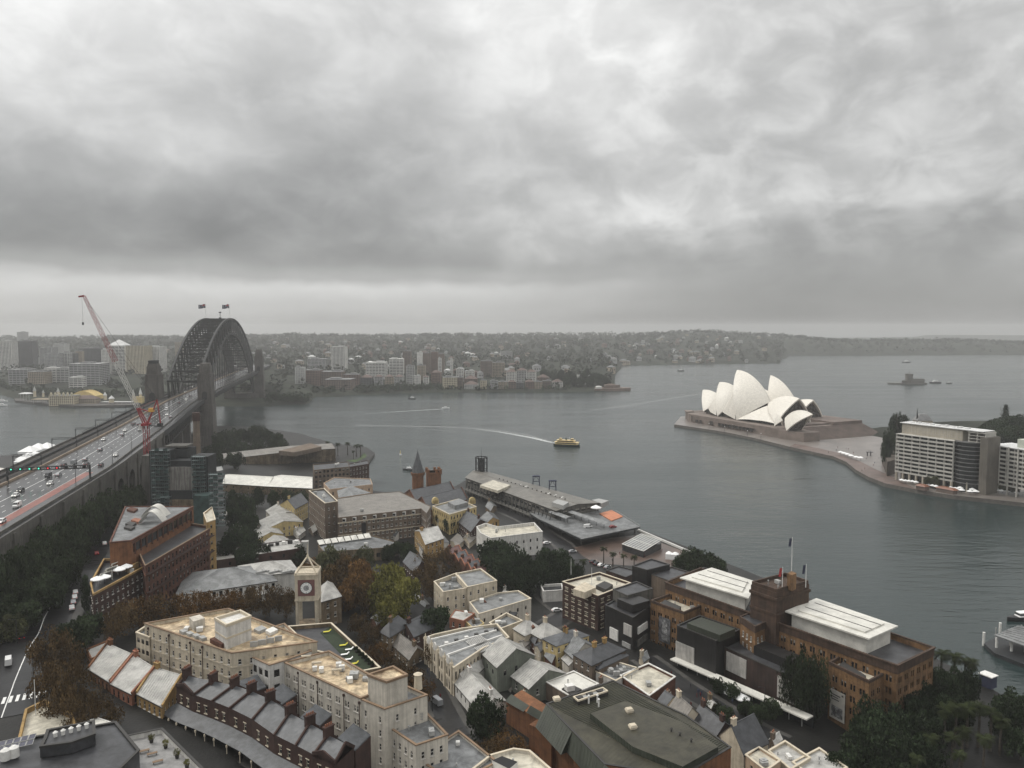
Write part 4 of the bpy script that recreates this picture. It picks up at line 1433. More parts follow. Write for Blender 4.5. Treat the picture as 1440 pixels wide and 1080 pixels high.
mb = MB(); mb.prism(pol([(-60, -86), (-118, -86), (-118, -40), (-60, -40)])[::-1], 13, 16.6); mb.prism(pol([(-100, -50), (-112, -50), (-112, -2), (-100, -2)])[::-1], 13, 15)
mb.build('terrace_block', M_PODD, op)
M_LOWER = M('lower_concourse', (.12, .085, .072), .5, .25, .1)
qs = es[4:12]
qi = [Vector((x, y)) for x, y in qs]
inner = [tuple(P(a, b, 3).xy) for a, b in ((1250, 668), (1232, 660), (1216, 652), (1203, 646), (1180, 637), (1150, 630), (1118, 624))]
mb = MB(); mb.face([(x, y, 3.012) for x, y in [(v.x, v.y) for v in qi] + inner]); tag(mb.build('concourse', M_LOWER), kind='structure')

# --- waterfront apartments
M_SLAB = M('balcony_slab', (.43, .415, .38), .7, .12, .1, streak=.15)
M_DKGLASS = M('dark_glass', (.022, .024, .026), .18, .3, .2, spec=.6)
M_BEIGE = M('beige_cladding', (.36, .325, .265), .7, .12, .1, streak=.15)


def slab_block(name, label, base, nfl, fh, z0, depth, parts, col=M_SLAB):
 """balconied block: front edge base[0]..base[1]"""
 a, b = base
 d = (b - a); L = d.length; d = d / L; nrm = Vector((-d.y, d.x, 0))
 if nrm.y < 0: nrm = -nrm
 t = thing(name, label, 'apartments', (a + b) / 2 + Vector((0, 0, z0 - .01)))
 rz = math.atan2(d.y, d.x)
 c = (a + b) / 2 + nrm * depth / 2
 g = MB(); g.obox((c.x + nrm.x * 1.2, c.y + nrm.y * 1.2, z0), L - 2.4, depth - 3.4, nfl * fh, rz); g.build('glazing', M_DKGLASS, t)
 s = MB()
 for k in range(nfl + 1): s.obox((c.x, c.y, z0 + k * fh - .2), L, depth, .45, rz)
 s.build('floor_slab', col, t)
 r = MB()
 for k in range(nfl):
  p = a + nrm * .12; q = b + nrm * .12
  r.bar(p + Vector((0, 0, z0 + k * fh + .75)), q + Vector((0, 0, z0 + k * fh + .75)), .1, .85)
 r.build('balustrade', col, t)
 f = MB(); n = max(2, int(L / 6.2))
 for k in range(n + 1):
  p = a + d * (.2 + (L - .4) * k / n) + nrm * .9
  f.obox((p.x, p.y, z0), .35, 1.7, nfl * fh, rz)
 f.build('party_fin', col, t)
 return t, rz, nrm, d, L


a, b = P(1260, 610, 40), P(1341, 620.5, 40); a.z = b.z = 0
t, rz, nrm, d, L = slab_block('balcony_apartments', 'long ten storey balconied apartment block nearest the opera house', (a, b), 10, 3.05, 9.5, 20, None)
mb = MB()
for k in range(9):
 p = a + d * (1 + (L - 2) * k / 8) + nrm * 1.0; mb.obox((p.x, p.y, 2.8), 1.3, 1.6, 6.6, rz)
mb.build('colonnade', M_BEIGE, t)
mb = MB(); c = (a + b) / 2 + nrm * 13; mb.obox((c.x, c.y, 2.8), L - 1, 12, 6.7, rz); mb.build('shop_wall', M_DKGLASS, t)
mb = MB(); c = (a + b) / 2 + nrm * 12.5 + d * 2; mb.obox((c.x, c.y, 40.2), L + 2, 13, 8.2, rz); ph = mb.build('penthouse', M_BEIGE, t)
mb = MB()
for k in range(15):
 p = c - d * ((L + 2) / 2) + d * ((L + 2) * (k + .5) / 15) - nrm * 6.55; mb.obox((p.x, p.y, 41.2), .16, .14, 6.4, rz)
for z in (42.6, 44.6, 46.4): mb.bar(c - d * (L / 2 + 1) - nrm * 6.56 + Vector((0, 0, z)), c + d * (L / 2 + 1) - nrm * 6.56 + Vector((0, 0, z)), .08, .12)
mb.build('screen', M_SLAB, ph)
mb = MB(); mb.obox((c.x + d.x * 7, c.y + d.y * 7, 48.5), L + 19, 15, .5, rz)
for k in range(9): mb.obox((c.x + d.x * (k * 5.5 - 20), c.y + d.y * (k * 5.5 - 20), 49.0), 2.6, 3 + k % 3, .6 + .4 * (k % 2), rz)
mb.build('roof', M_RWHITE, t)
bay = MB(); bs = MB(); cb = b + d * 6.5 + nrm * 11
for k in range(11):
 z = 9.5 + k * 3.05
 bs.cyl((cb.x, cb.y, z - .2), (cb.x, cb.y, z + .25), 10.6, 10.6, 28)
bay.cyl((cb.x, cb.y, 3), (cb.x, cb.y, 40), 9.3, 9.3, 28)
bay.build('round_bay', M_DKGLASS, t); bs.build('bay_slab', M('bay_grey_slab', (.12, .12, .118), .7, .15, .2), t)
t2p = b + d * 20 + nrm * 12
mb = MB(); mb.obox((t2p.x, t2p.y, 2.8), 5.5, 16, 42, rz); mb.build('lift_tower', M('tower_taupe', (.12, .108, .09), .8, .15, .1, streak=.2), t)
mb = MB()
for k in range(4): mb.obox((t2p.x - d.x * 6, t2p.y - d.y * 6, 40.5 + k * 2.3), 13, 14, .3, rz)
for k in (-6, 0, 6): mb.obox((t2p.x - d.x * (6 + k), t2p.y - d.y * (6 + k), 40), .6, 13, 8.4, rz)
mb.build('terrace_frame', M_SLAB, t)
a2, b2 = P(1393, 627, 37), P(1475, 640, 37); a2.z = b2.z = 0
t, rz2, nrm2, d2, L2 = slab_block('balcony_apartments', 'white framed balconied apartment block at the right edge of the picture', (a2, b2), 9, 3.1, 9.5, 20, None)
mb = MB()
for k in range(7):
 p = a2 + d2 * (L2 * k / 6) - nrm2 * .15; mb.obox((p.x, p.y, 2.8), .9, .9, 35.5, rz2)
mb.build('front_frame', M_SLAB, t)
mb = MB(); c = (a2 + b2) / 2 + nrm2 * 11; mb.obox((c.x, c.y, 37.7), L2 + 2, 23, .5, rz2); mb.build('roof', M_RWHITE, t)
mb = MB(); c = (a2 + b2) / 2 + nrm2 * 11 + d2 * 6; mb.obox((c.x, c.y, 38.2), L2 * .5, 12, 6, rz2); mb.build('plant_room', M('pale_green_clad', (.42, .44, .38), .7, .1, .2), t)
mb = MB(); mb.obox(((b + a2) / 2 + nrm * 12 + Vector((0, 0, 37))).to_tuple(), (a2 - b).length + 6, 14, .6, rz)
lk = thing('link_roof', 'low colonnaded link between the two balconied apartment blocks', 'link building', (b + a2) / 2 + Vector((0, 0, 3)))
mb2 = MB(); m_ = (b + d * 14 + a2) / 2
for k in range(7):
 p = (b + d * 10).lerp(a2, k / 6) + nrm * 2; mb2.obox((p.x, p.y, 2.8), .8, .8, 7.4, rz)
mb2.build('column', M_BEIGE, lk)
mb2 = MB(); mb2.bar(b + d * 8 + nrm * 3 + Vector((0, 0, 10.4)), a2 + nrm * 3 + Vector((0, 0, 10.4)), 4, .7); mb2.build('roof', M_SLAB, lk)
mb2 = MB(); mb2.bar(b + d * 10 + nrm * 9 + Vector((0, 0, 6)), a2 + nrm * 9 + Vector((0, 0, 6)), 6, 7); mb2.build('shop_wall', M_DKGLASS, lk)
M_CANVAS = M('white_canvas', (.78, .78, .77), .7, .05, .5)
UMB = None
def umbrella(p, s, label, group):
 global UMB
 if UMB is None:
  UMB = thing('cafe_umbrella', label, 'umbrella', (0, 0, 0))
  m = MB(); m.cyl((0, 0, 0), (0, 0, 2.9), .06, .06, 6); m.build('pole', M_STEELD, UMB)
  m = MB(); n = 8; m.cyl((0, 0, 2.3), (0, 0, 3.2), 2.0, .05, n, 0, False); m.cyl((0, 0, 2.05), (0, 0, 2.3), 2.0, 2.0, n, 0, False); m.build('canopy', M_CANVAS, UMB)
  o = UMB
 else: o = copy_tree(UMB)
 o.location = p; o.scale = (s, s, s); o['label'] = label; o['group'] = group
 return o


for px, py in ((1268, 679), (1273, 680), (1278, 680.5), (1283, 681), (1288, 682), (1306, 686), (1311, 687), (1316, 688)):
 umbrella(P(px, py, 3), 1.05, 'white square umbrella in the row outside the balconied block nearest the opera house', 'left rows of promenade umbrellas')
for px, py in ((1337, 691), (1343, 692), (1350, 691), (1355, 690), (1361, 691.5), (1367, 693), (1352, 694), (1372, 696), (1364, 696)):
 umbrella(P(px, py, 3), 1.2, 'white peaked umbrella in the tight cluster below the rounded dark bay', 'right cluster of promenade umbrellas')
for px, py in ((1402, 693), (1408, 694), (1416, 695), (1430, 697), (1438, 698)):
 umbrella(P(px, py, 3), 1.0, 'white umbrella half hidden by street trees before the rightmost block', 'umbrellas behind the promenade trees')
for px, py in ((1182, 640), (1187, 641.5), (1192, 643), (1197, 645), (1204, 647), (1210, 648)):
 umbrella(P(px, py, 3), 1.3, 'pale umbrella of the bar beside the opera house steps', 'opera bar umbrellas')
for k, (px, py) in enumerate(((1297, 689), (1331, 693))):
 p = P(px, py, 3); kk = thing('cafe_kiosk', ('brown timber kiosk between the left umbrella rows', 'low copper roofed kiosk left of the tight umbrella cluster')[k], 'kiosk', p)
 mb = MB(); mb.obox(p, 7 + 6 * k, 5, 3, rz); mb.build('wall', M_PODD, kk); mb = MB(); mb.obox(p + Vector((0, 0, 3)), 8 + 7 * k, 6, 1.2, rz, taper=.7); mb.build('roof', M('copper_roof', (.20, .085, .05), .5, .2), kk)
for i, px in enumerate((1352, 1362, 1371, 1380, 1389, 1398, 1407, 1415, 1424, 1433, 1310, 1319)):
 p = P(px, 690 + (px - 1350) * .075, 3); tree(p.x, p.y + 4, 3, 4.2, 7.5, 'round', 'olive', 'small bushy street tree on the promenade before the apartments', group='promenade street trees')

# --- gardens behind
def garden():
 V, Fc = [], []; nx, ny = 30, 24
 for i in range(nx):
  for j in range(ny):
   x = 392 + i * 14; y = 640 + j * 13
   u = min(1, max(0, (x - 400) / 90)); e = min(i, j, nx - 1 - i, ny - 1 - j) / 4
   V.append((x, y, 1 + min(1, e) * (4 + 12 * u) + 2 * mnoise.noise(Vector((x * .02, y * .02, 1)))))
 for i in range(nx - 1):
  for j in range(ny - 1): a_ = i * ny + j; Fc.append([a_, a_ + ny, a_ + ny + 1, a_ + 1])
 return grid_mesh('garden_hill', V, Fc, [M_WOOD])


tag(garden(), kind='structure')
rg = random.Random(9)
for px, yt, Y, r in ((1378, 603, 700, 12), (1386, 598, 720, 13), (1394, 592, 740, 14), (1402, 588, 760, 15), (1412, 587, 790, 16), (1421, 584, 770, 16), (1432, 582, 780, 17), (1443, 585, 760, 16), (1390, 606, 690, 11), (1404, 600, 700, 13), (1418, 598, 700, 14), (1432, 598, 705, 14), (1444, 600, 700, 14)):
 zt = PZ(yt, Y); p = PD(px, Y, 10); tree(p.x, Y, zt - 20, r, 20, 'spread', 'fig', 'broad dark garden tree behind the right apartment blocks', group='garden trees behind the apartments')
p = PD(1413, 790, 20); tn = thing('pine_tree', 'dark upright pine rising above the garden trees at right', 'tree', (p.x, p.y, 18)); tn.scale = (9, 9, PZ(568, 790) - 18)
for nm, me in (('trunk', get_trunk('tall', 1)), ('crown', PINE)):
 o = bpy.data.objects.new(nm, me); COL.objects.link(o); o.parent = tn
for px, yb, yt, Y, r, lab in ((1262, 612, 576.5, 720, 10, 'broad fig tree on the cliff behind the left apartment block'), (1246, 650, 607, 650, 5, 'dark tree on the rock wall left of the apartment block'), (1252, 640, 604, 665, 6, 'taller dark tree on the rock wall beside the apartment block')):
 z0 = PZ(yb, Y); p = PD(px, Y, z0); tree(p.x, Y, z0 - 4, r, PZ(yt, Y) - z0 + 4, 'spread', 'fig', lab)
mb = MB(); q = [PD(a_, b_, 0) for a_, b_ in ((1240, 690), (1247, 625), (1262, 640), (1258, 700))]
mb.prism([(v.x, v.y) for v in q], 2, 15); cw = mb.build('cliff_wall', M('dark_sandstone', (.075, .062, .05), .9, .3, .2, .6)); tag(cw, 'dark sandstone cliff wall beside the opera house forecourt', 'wall')
p = PD(1291, 720, 15); tn = thing('pavilion_house', 'small dark roofed house with a thin pine behind the left apartment block', 'house', (p.x, p.y, 15))
mb = MB(); mb.obox(PD(1297, 720, 30), 14, 9, 8); mb.build('wall', M_BEIGE, tn); mb = MB(); mb.obox(PD(1297, 720, 38), 15, 10, 6, taper=.4); mb.build('roof', M_RGREY, tn)
mb = MB(); mb.cyl(PD(1290, 718, 38), PD(1290, 718, PZ(574, 718)), 1.0, .1, 6); mb.build('spire', M_DARK, tn)

M_COAT = [M('coat_dark', (.02, .02, .024), .8, .2), M('coat_blue', (.03, .04, .08), .8, .2), M('coat_red', (.12, .02, .02), .8, .2)]
def person_mesh():
 bm_v = [(0, 0, .95), (0, 0, 1.2), (0, 0, 1.45), (0, 0, 1.56), (0, .02, 1.70), (.10, 0, .9), (.12, .06, .5), (.13, .0, .06), (.13, .14, .03), (-.10, 0, .9), (-.12, -.10, .5), (-.13, -.22, .08), (-.13, -.08, .03),
   (.20, 0, 1.42), (.26, -.04, 1.14), (.25, .10, .9), (-.20, 0, 1.42), (-.26, .06, 1.14), (-.25, .16, .92)]
 ed = [(0, 1), (1, 2), (2, 3), (3, 4), (0, 5), (5, 6), (6, 7), (7, 8), (0, 9), (9, 10), (10, 11), (11, 12), (2, 13), (13, 14), (14, 15), (2, 16), (16, 17), (17, 18)]
 rr = [.15, .15, .16, .06, .11, .10, .07, .05, .04, .10, .07, .05, .04, .07, .05, .035, .07, .05, .035]
 me = bpy.data.meshes.new('person'); me.from_pydata(bm_v, ed, [])
 o = bpy.data.objects.new('person', me); COL.objects.link(o)
 sk = o.modifiers.new('s', 'SKIN'); o.modifiers.new('u', 'SUBSURF').levels = 1
 for v, r_ in zip(me.skin_vertices[0].data, rr): v.radius = (r_, r_)
 me.skin_vertices[0].data[0].use_root = True
 dg = bpy.context.evaluated_depsgraph_get(); m2 = bpy.data.meshes.new_from_object(o.evaluated_get(dg))
 bpy.data.objects.remove(o); return m2


PM = person_mesh(); PMS = []
for m_ in M_COAT:
 q = PM.copy(); q.materials.clear(); q.materials.append(m_); PMS.append(q)
for i, (px, py) in enumerate(((1176, 634), (1190, 632), (1193, 632.5), (1222, 635), (1224, 636), (1205, 642), (1211, 645), (1230, 652), (1216, 660), (1212, 663), (1218, 646), (1228, 655), (1165, 637), (1184, 637), (1200, 638), (1241, 650), (1236, 645), (1178, 630))):
 o = bpy.data.objects.new('person', PMS[i % 3]); COL.objects.link(o); o.location = P(px, py, 3.0); o.rotation_euler.z = i * 1.3
 tag(o, 'tiny %s walking on the wet opera house forecourt' % ('figure in a dark coat', 'figure in a blue coat', 'figure in a red coat')[i % 3], 'person', 'people on the forecourt in %s' % ('dark coats', 'blue coats', 'red coats')[i % 3])
p = P(1222, 641, 3); kk = thing('ticket_kiosk', 'small dark open kiosk standing on the wet forecourt', 'kiosk', p)
mb = MB()
for x in (-1.6, 1.6): mb.obox(p + Vector((x, 0, 0)), .3, 1.6, 3.4)
mb.build('post', M_STEELD, kk); mb = MB(); mb.obox(p + Vector((.4, 0, 3.4)), 6, 3, .4); mb.build('roof', M_STEELD, kk)
for i, (px, py) in enumerate(((997, 607), (1019, 612), (1051, 618), (1070, 622))):
 p = P(px, py - 3, 3); t = thing('promenade_lamp', 'slim lamp on the opera house western promenade, %s from the north tip' % ('first', 'second', 'third', 'fourth')[i], 'street lamp', p, 0, 'promenade lamps')
 mb = MB(); mb.cyl(p, p + Vector((0, 0, 7)), .18, .12, 6); mb.build('post', M_STEELD, t); mb = MB(); mb.cyl(p + Vector((0, 0, 7)), p + Vector((0, 0, 7.6)), .45, .45, 8); mb.build('lamp_head', M_CANVAS, t)

# --- island fort
YF = 1715; c = PD(1279, YF, 0)
fd = thing('island_fort', 'low island fort with a round stone tower in the grey harbour', 'fort', c)
M_FORT = M('fort_stone', (.10, .095, .085), .9, .25, .1, .3)
mb = MB(); q = [PD(a_, YF + b_, 0) for a_, b_ in ((1248, 4), (1262, -10), (1285, -16), (1304, -10), (1304, 10), (1280, 20), (1258, 12))]
mb.prism([(v.x, v.y) for v in q], -1, 3); mb.build('rock_base', M_FORT, fd)
mb = MB(); q = [PD(a_, YF + b_, 0) for a_, b_ in ((1268, -8), (1300, -8), (1300, 8), (1268, 8))]; mb.prism([(v.x, v.y) for v in q], 3, 9); mb.obox(PD(1290, YF, 9), 34, 9, 3.5, taper=.7); mb.build('barracks', M_FORT, fd)
mb = MB(); cc = PD(1278, YF, 0); mb.cyl(cc, cc + Vector((0, 0, 21)), 9.0, 7.6, 18); mb.cyl(cc + Vector((0, 0, 21)), cc + Vector((0, 0, 23.5)), 8.2, 8.2, 18); mb.cyl(cc + Vector((0, 0, 23.5)), cc + Vector((0, 0, 31)), .5, .3, 6); mb.build('round_tower', M_FORT, fd)

# --- boats and wakes
M_FOAM = M('wake_foam', (.62, .64, .63), .8, .3, .3, .3)
M_FGREEN = M('ferry_green', (.010, .024, .02), .4, .2, .4)
M_FCREAM = M('ferry_cream', (.62, .48, .24), .5, .1, .3)


def loft_hull(mb, L, Wd, h0, h1, mi=0, n=12, both=False):
 S = []
 for i in range(n + 1):
  u = i / n; k = math.sin(math.pi * min(1, (1 - u) * 1.15 + .02) / 2) ** .6 if not both else math.sin(math.pi * (u * .86 + .07)) ** .5
  x = -L / 2 + L * u
  S.append([(x, -Wd / 2 * k * .7, 0), (x, -Wd / 2 * k, h0), (x, -Wd / 2 * k, h1), (x, Wd / 2 * k, h1), (x, Wd / 2 * k, h0), (x, Wd / 2 * k * .7, 0)])
 for a_, b_ in zip(S, S[1:]):
  for k in range(5): mb.face([a_[k], b_[k], b_[k + 1], a_[k + 1]][::-1], mi)
 mb.face(S[0], mi); mb.face(S[-1][::-1], mi)


def ferry(px, py, L, head, label, name='ferry', cat='ferry'):
 p = P(px, py, 0); t = thing(name, label, cat, (0, 0, 0)); s = L / 38
 m = MB(); loft_hull(m, 38, 11, 1.4, 3.2, 0, 14, True); m.build('hull', M_FGREEN, t)
 m = MB(); m.obox((0, 0, 3.2), 33, 9.4, 2.9); m.obox((-1, 0, 6.3), 25, 8.6, 2.5); m.obox((0, 0, 6.1), 35, 10, .2); m.obox((-1, 0, 8.8), 27, 9.2, .2); m.build('cabin', M_FCREAM, t)
 for y in (-4.72, 4.72):
  m = MB(); m.obox((0, y, 4.2), 29, .12, 1.2); m.obox((-1, y * .92, 7.0), 22, .12, 1.1); m.build('window_band', M_DKGLASS, t)
 for x in (-9, 8):
  m = MB(); m.obox((x, 0, 9), 4.2, 5, 2.4, taper=.85); w_ = m.build('wheelhouse', M_FCREAM, t)
  m = MB(); m.obox((x, 0, 9.9), 4.2, 5.06, .9, taper=.96); m.build('window_band', M_DKGLASS, w_)
 m = MB(); m.cyl((-1, 0, 9), (-1, 0, 12), 1.1, .9, 10); m.build('funnel', M_FGREEN, t)
 m = MB(); m.cyl((4, 0, 9), (4, 0, 14), .14, .08, 6); m.bar((4, -1.2, 12.4), (4, 1.2, 12.4), .1); m.build('mast', M_WHITE, t)
 t.location = p; t.rotation_euler.z = head; t.scale = (s, s, s)
 return t


FERRY = ferry(797, 627.5, 28, -.30, 'green and cream double decked ferry crossing the middle of the harbour')


def motorboat(px, py, L, head, label, hullm, big=False, group=None):
 t = thing('motor_boat', label, 'boat', (0, 0, 0), 0, group); s = L / 10
 m = MB(); loft_hull(m, 10, 3.2, .5, 1.3); m.build('hull', hullm, t)
 m = MB(); m.obox((-.6, 0, 1.3), 4.6, 2.3, 1.3, taper=.82); w_ = m.build('cabin', M_CANVAS, t)
 m = MB(); m.obox((-.6, 0, 1.75), 4.45, 2.24, .55, taper=.94); m.build('windscreen', M_DKGLASS, w_)
 m = MB(); m.cyl((-1.2, 0, 2.6), (-1.2, 0, 4.6), .07, .04, 6); m.build('mast', M_WHITE, t)
 t.location = P(px, py, 0); t.rotation_euler.z = head; t.scale = (s, s, s)
 return t


M_BWHITE = M('boat_white', (.7, .7, .7), .4, .06)
M_BDARK = M('boat_dark', (.02, .02, .022), .5, .2)
motorboat(627, 574.5, 12, .25, 'white speedboat with a long straight wake near the far shore', M_BWHITE)
motorboat(579, 561, 14, 2.8, 'small dark launch off the far shore apartments', M_BDARK)
motorboat(957, 522, 22, 3.6, 'small ferry far out with a short pale wake before the bay', M_BDARK)
motorboat(1274, 510, 30, 3.1, 'hazy ferry beyond the island fort', M_BDARK)
motorboat(1316, 539, 26, .1, 'low dark work boat just right of the island fort', M_BDARK)
motorboat(1335, 539.5, 14, .1, 'tiny dark boat furthest right of the island fort', M_BDARK)
motorboat(574, 661, 10, 2.9, 'dark tug moored left of the brick spire', M_BDARK)
motorboat(4, 565, 16, .1, 'white cruiser at the far left edge, nearer the shore', M_BWHITE)
motorboat(3, 571, 16, .1, 'white cruiser at the far left edge, further from the shore', M_BWHITE)
t = thing('buoy', 'small yellow and white channel buoy left of the brick spire', 'buoy', P(563, 640, 0))
p = P(563, 640, 0); mb = MB(); mb.cyl(p, p + Vector((0, 0, 1.2)), 1.2, 1.2, 10); mb.build('float', M_BWHITE, t); mb = MB(); mb.cyl(p + Vector((0, 0, 1.2)), p + Vector((0, 0, 5)), .5, .2, 6); mb.build('mark', FC['yellow'], t)


def foam_mat(name, dens):
 m = bpy.data.materials.new(name); m.use_nodes = True; nt = m.node_tree; N, L = nt.nodes, nt.links
 bs = N['Principled BSDF']; bs.inputs['Base Color'].default_value = (.66, .68, .67, 1); bs.inputs['Roughness'].default_value = .8
 tc = N.new('ShaderNodeTexCoord'); no = N.new('ShaderNodeTexNoise'); no.inputs['Scale'].default_value = .8; no.inputs['Detail'].default_value = 6
 L.new(tc.outputs['Object'], no.inputs['Vector'])
 at = N.new('ShaderNodeAttribute'); at.attribute_name = 'tint'
 a_ = N.new('ShaderNodeMath'); a_.operation = 'ADD'; L.new(no.outputs['Fac'], a_.inputs[0]); L.new(at.outputs['Fac'], a_.inputs[1])
 r = N.new('ShaderNodeMapRange'); r.inputs[1].default_value = .85; r.inputs[2].default_value = 1.35; r.inputs[4].default_value = dens; L.new(a_.outputs[0], r.inputs[0])
 L.new(r.outputs[0], bs.inputs['Alpha'])
 return m


M_WAKE = foam_mat('foam', .85); M_WAKE2 = foam_mat('thin_foam', .16)
def wake(pts, w0, w1, label, mat, k0=.8, k1=.1, n=40):
 """pts: pixel polyline on the water from the stern backwards"""
 W = [P(a_, b_, .05) for a_, b_ in pts]; V, T = [], []
 ln = [0]
 for a_, b_ in zip(W, W[1:]): ln.append(ln[-1] + (b_ - a_).length)
 def at(u):
  d_ = u * ln[-1]
  for i in range(len(W) - 1):
   if d_ <= ln[i + 1] + 1e-6: return W[i].lerp(W[i + 1], (d_ - ln[i]) / (ln[i + 1] - ln[i]))
  return W[-1]
 for i in range(n):
  a_, b_ = at(i / n), at((i + 1) / n); dr = (b_ - a_).normalized(); sd_ = Vector((-dr.y, dr.x, 0))
  for j in range(6):
   f0, f1 = -1 + j / 3, -1 + (j + 1) / 3
   wa, wb = w0 + (w1 - w0) * i / n, w0 + (w1 - w0) * (i + 1) / n
   for q, f, w_ in ((a_, f0, wa), (b_, f0, wb), (b_, f1, wb), (a_, f1, wa)):
    V.append(tuple(q + sd_ * f * w_)); k = k0 + (k1 - k0) * i / n; T.append(max(0, k * (1 - .75 * f * f)))
 o = bpy.data.objects.new('wake', mesh_from_quads('wake', np.array(V), np.array(T), [mat])); COL.objects.link(o)
 tag(o, kind='stuff')


wake([(780, 623), (750, 616), (712, 609), (670, 603)], 4, 10, '', M_WAKE, .80, .42)
wake([(780, 623), (740, 611), (690, 604), (620, 600), (500, 598)], 3, 9, '', M_WAKE2, .9, .7)
wake([(627, 575), (590, 577), (550, 579.5), (515, 581.5)], 1.6, 3.5, '', M_WAKE, .95, .45)
wake([(958, 521.5), (975, 518)], 4, 9, '', M_WAKE, .5, .3, 12)
wake([(1277, 509.5), (1296, 509)], 4, 8, '', M_WAKE, .5, .3, 12)
wake([(988, 553), (940, 561), (880, 571), (830, 577)], 4, 7, '', M_WAKE2, 1.0, .75)
wake([(900, 595), (800, 604), (700, 612), (560, 600)], 3, 4, '', M_WAKE2, .55, .5)
# --- builders for the old town
M_PANE = M('window_pane', (.010, .011, .013), .12, .3, .5, spec=.55)
M_BLIND = M('window_blind', (.24, .225, .20), .8, .15, 2)
M_FRAMEW = M('frame_white', (.50, .48, .44), .6, .08, 1)
M_FRAMED = M('frame_dark', (.03, .028, .026), .6, .1, 1)
M_CREAM = M('cream_render', (.53, .465, .36), .85, .12, .15, streak=.22, stain=0.2)
M_CREAML = M('pale_render', (.54, .50, .43), .85, .10, .15, streak=.22, stain=0.15)
M_SAND = M('sandstone', (.20, .15, .095), .9, .25, .25, .25, streak=.35, brick=.9, stain=0.3)
M_BRICK = M('red_brick', (.105, .042, .026), .9, .25, .3, streak=.2, brick=2.2)
M_BRICKD = M('dark_brick', (.052, .026, .020), .9, .25, .3, streak=.2, brick=2.2)
M_BRICKO = M('orange_brick', (.19, .082, .036), .9, .25, .3, streak=.25, brick=2.2)
M_OCHRE = M('ochre_render', (.34, .22, .085), .85, .15, .2, streak=.2, stain=0.2)
M_PINKR = M('terracotta_render', (.27, .115, .070), .85, .15, .2, streak=.2)
M_YEL = M('yellow_render', (.52, .41, .20), .85, .12, .2, streak=.2, stain=0.15)
M_WHITER = M('white_render', (.60, .585, .55), .85, .08, .2, streak=.2, stain=0.15)
M_PEACH = M('peach_render', (.44, .32, .225), .85, .10, .2, streak=.15)
M_WBOARD = M('green_weatherboard', (.15, .165, .135), .8, .15, .3, streak=.15, rib=.5, ribscale=4, ribdir='Z')
M_TAUPE = M('taupe_brick', (.155, .118, .088), .9, .2, .2, streak=.25, brick=1.6)
M_METAL = M('grey_metal_roof', (.215, .22, .22), .42, .18, .25, rib=.35, ribscale=1.6, stain=0.35)
M_METALW = M('pale_metal_roof', (.42, .41, .385), .42, .14, .25, rib=.3, ribscale=1.6, stain=0.3)
M_WHITEROOF = M('white_roof', (.58, .565, .515), .5, .10, .2, stain=0.14)
M_SLATE = M('slate_roof', (.075, .079, .085), .42, .25, .5, .15, 5, rib=.15, ribscale=5, ribdir='Z', stain=0.3)
M_SLATED = M('dark_slate_roof', (.045, .047, .052), .42, .25, .5, .15, 5, stain=0.3)
M_FLATG = M('grey_membrane_roof', (.155, .16, .162), .45, .3, .25, .1, stain=0.4)
M_FLATD = M('dark_membrane_roof', (.045, .046, .05), .4, .3, .25, .1, stain=0.4)
M_FLATT = M('tan_membrane_roof', (.54, .43, .28), .45, .28, .30, .1, hue=(.16, .105, .06), stain=0.45)
M_FLATC = M('cream_membrane_roof', (.50, .465, .38), .5, .15, .2, stain=0.35)
M_TAUPER = M('taupe_metal_roof', (.19, .175, .155), .45, .15, .2, rib=.25, ribscale=1.2, stain=0.3)
M_COPING = M('tan_coping', (.20, .135, .085), .8, .15, .3)
M_TRIM = M('cream_trim', (.50, .44, .34), .8, .1, .3)
M_UNIT = M('plant_unit_grey', (.30, .30, .29), .5, .15, 1)
M_UNITW = M('plant_unit_white', (.62, .61, .58), .5, .1, 1)
M_TURF = M('roof_turf', (.017, .028, .012), .9, .25, .8)
M_TERRA = M('chimney_terracotta', (.25, .10, .055), .85, .2, 1)

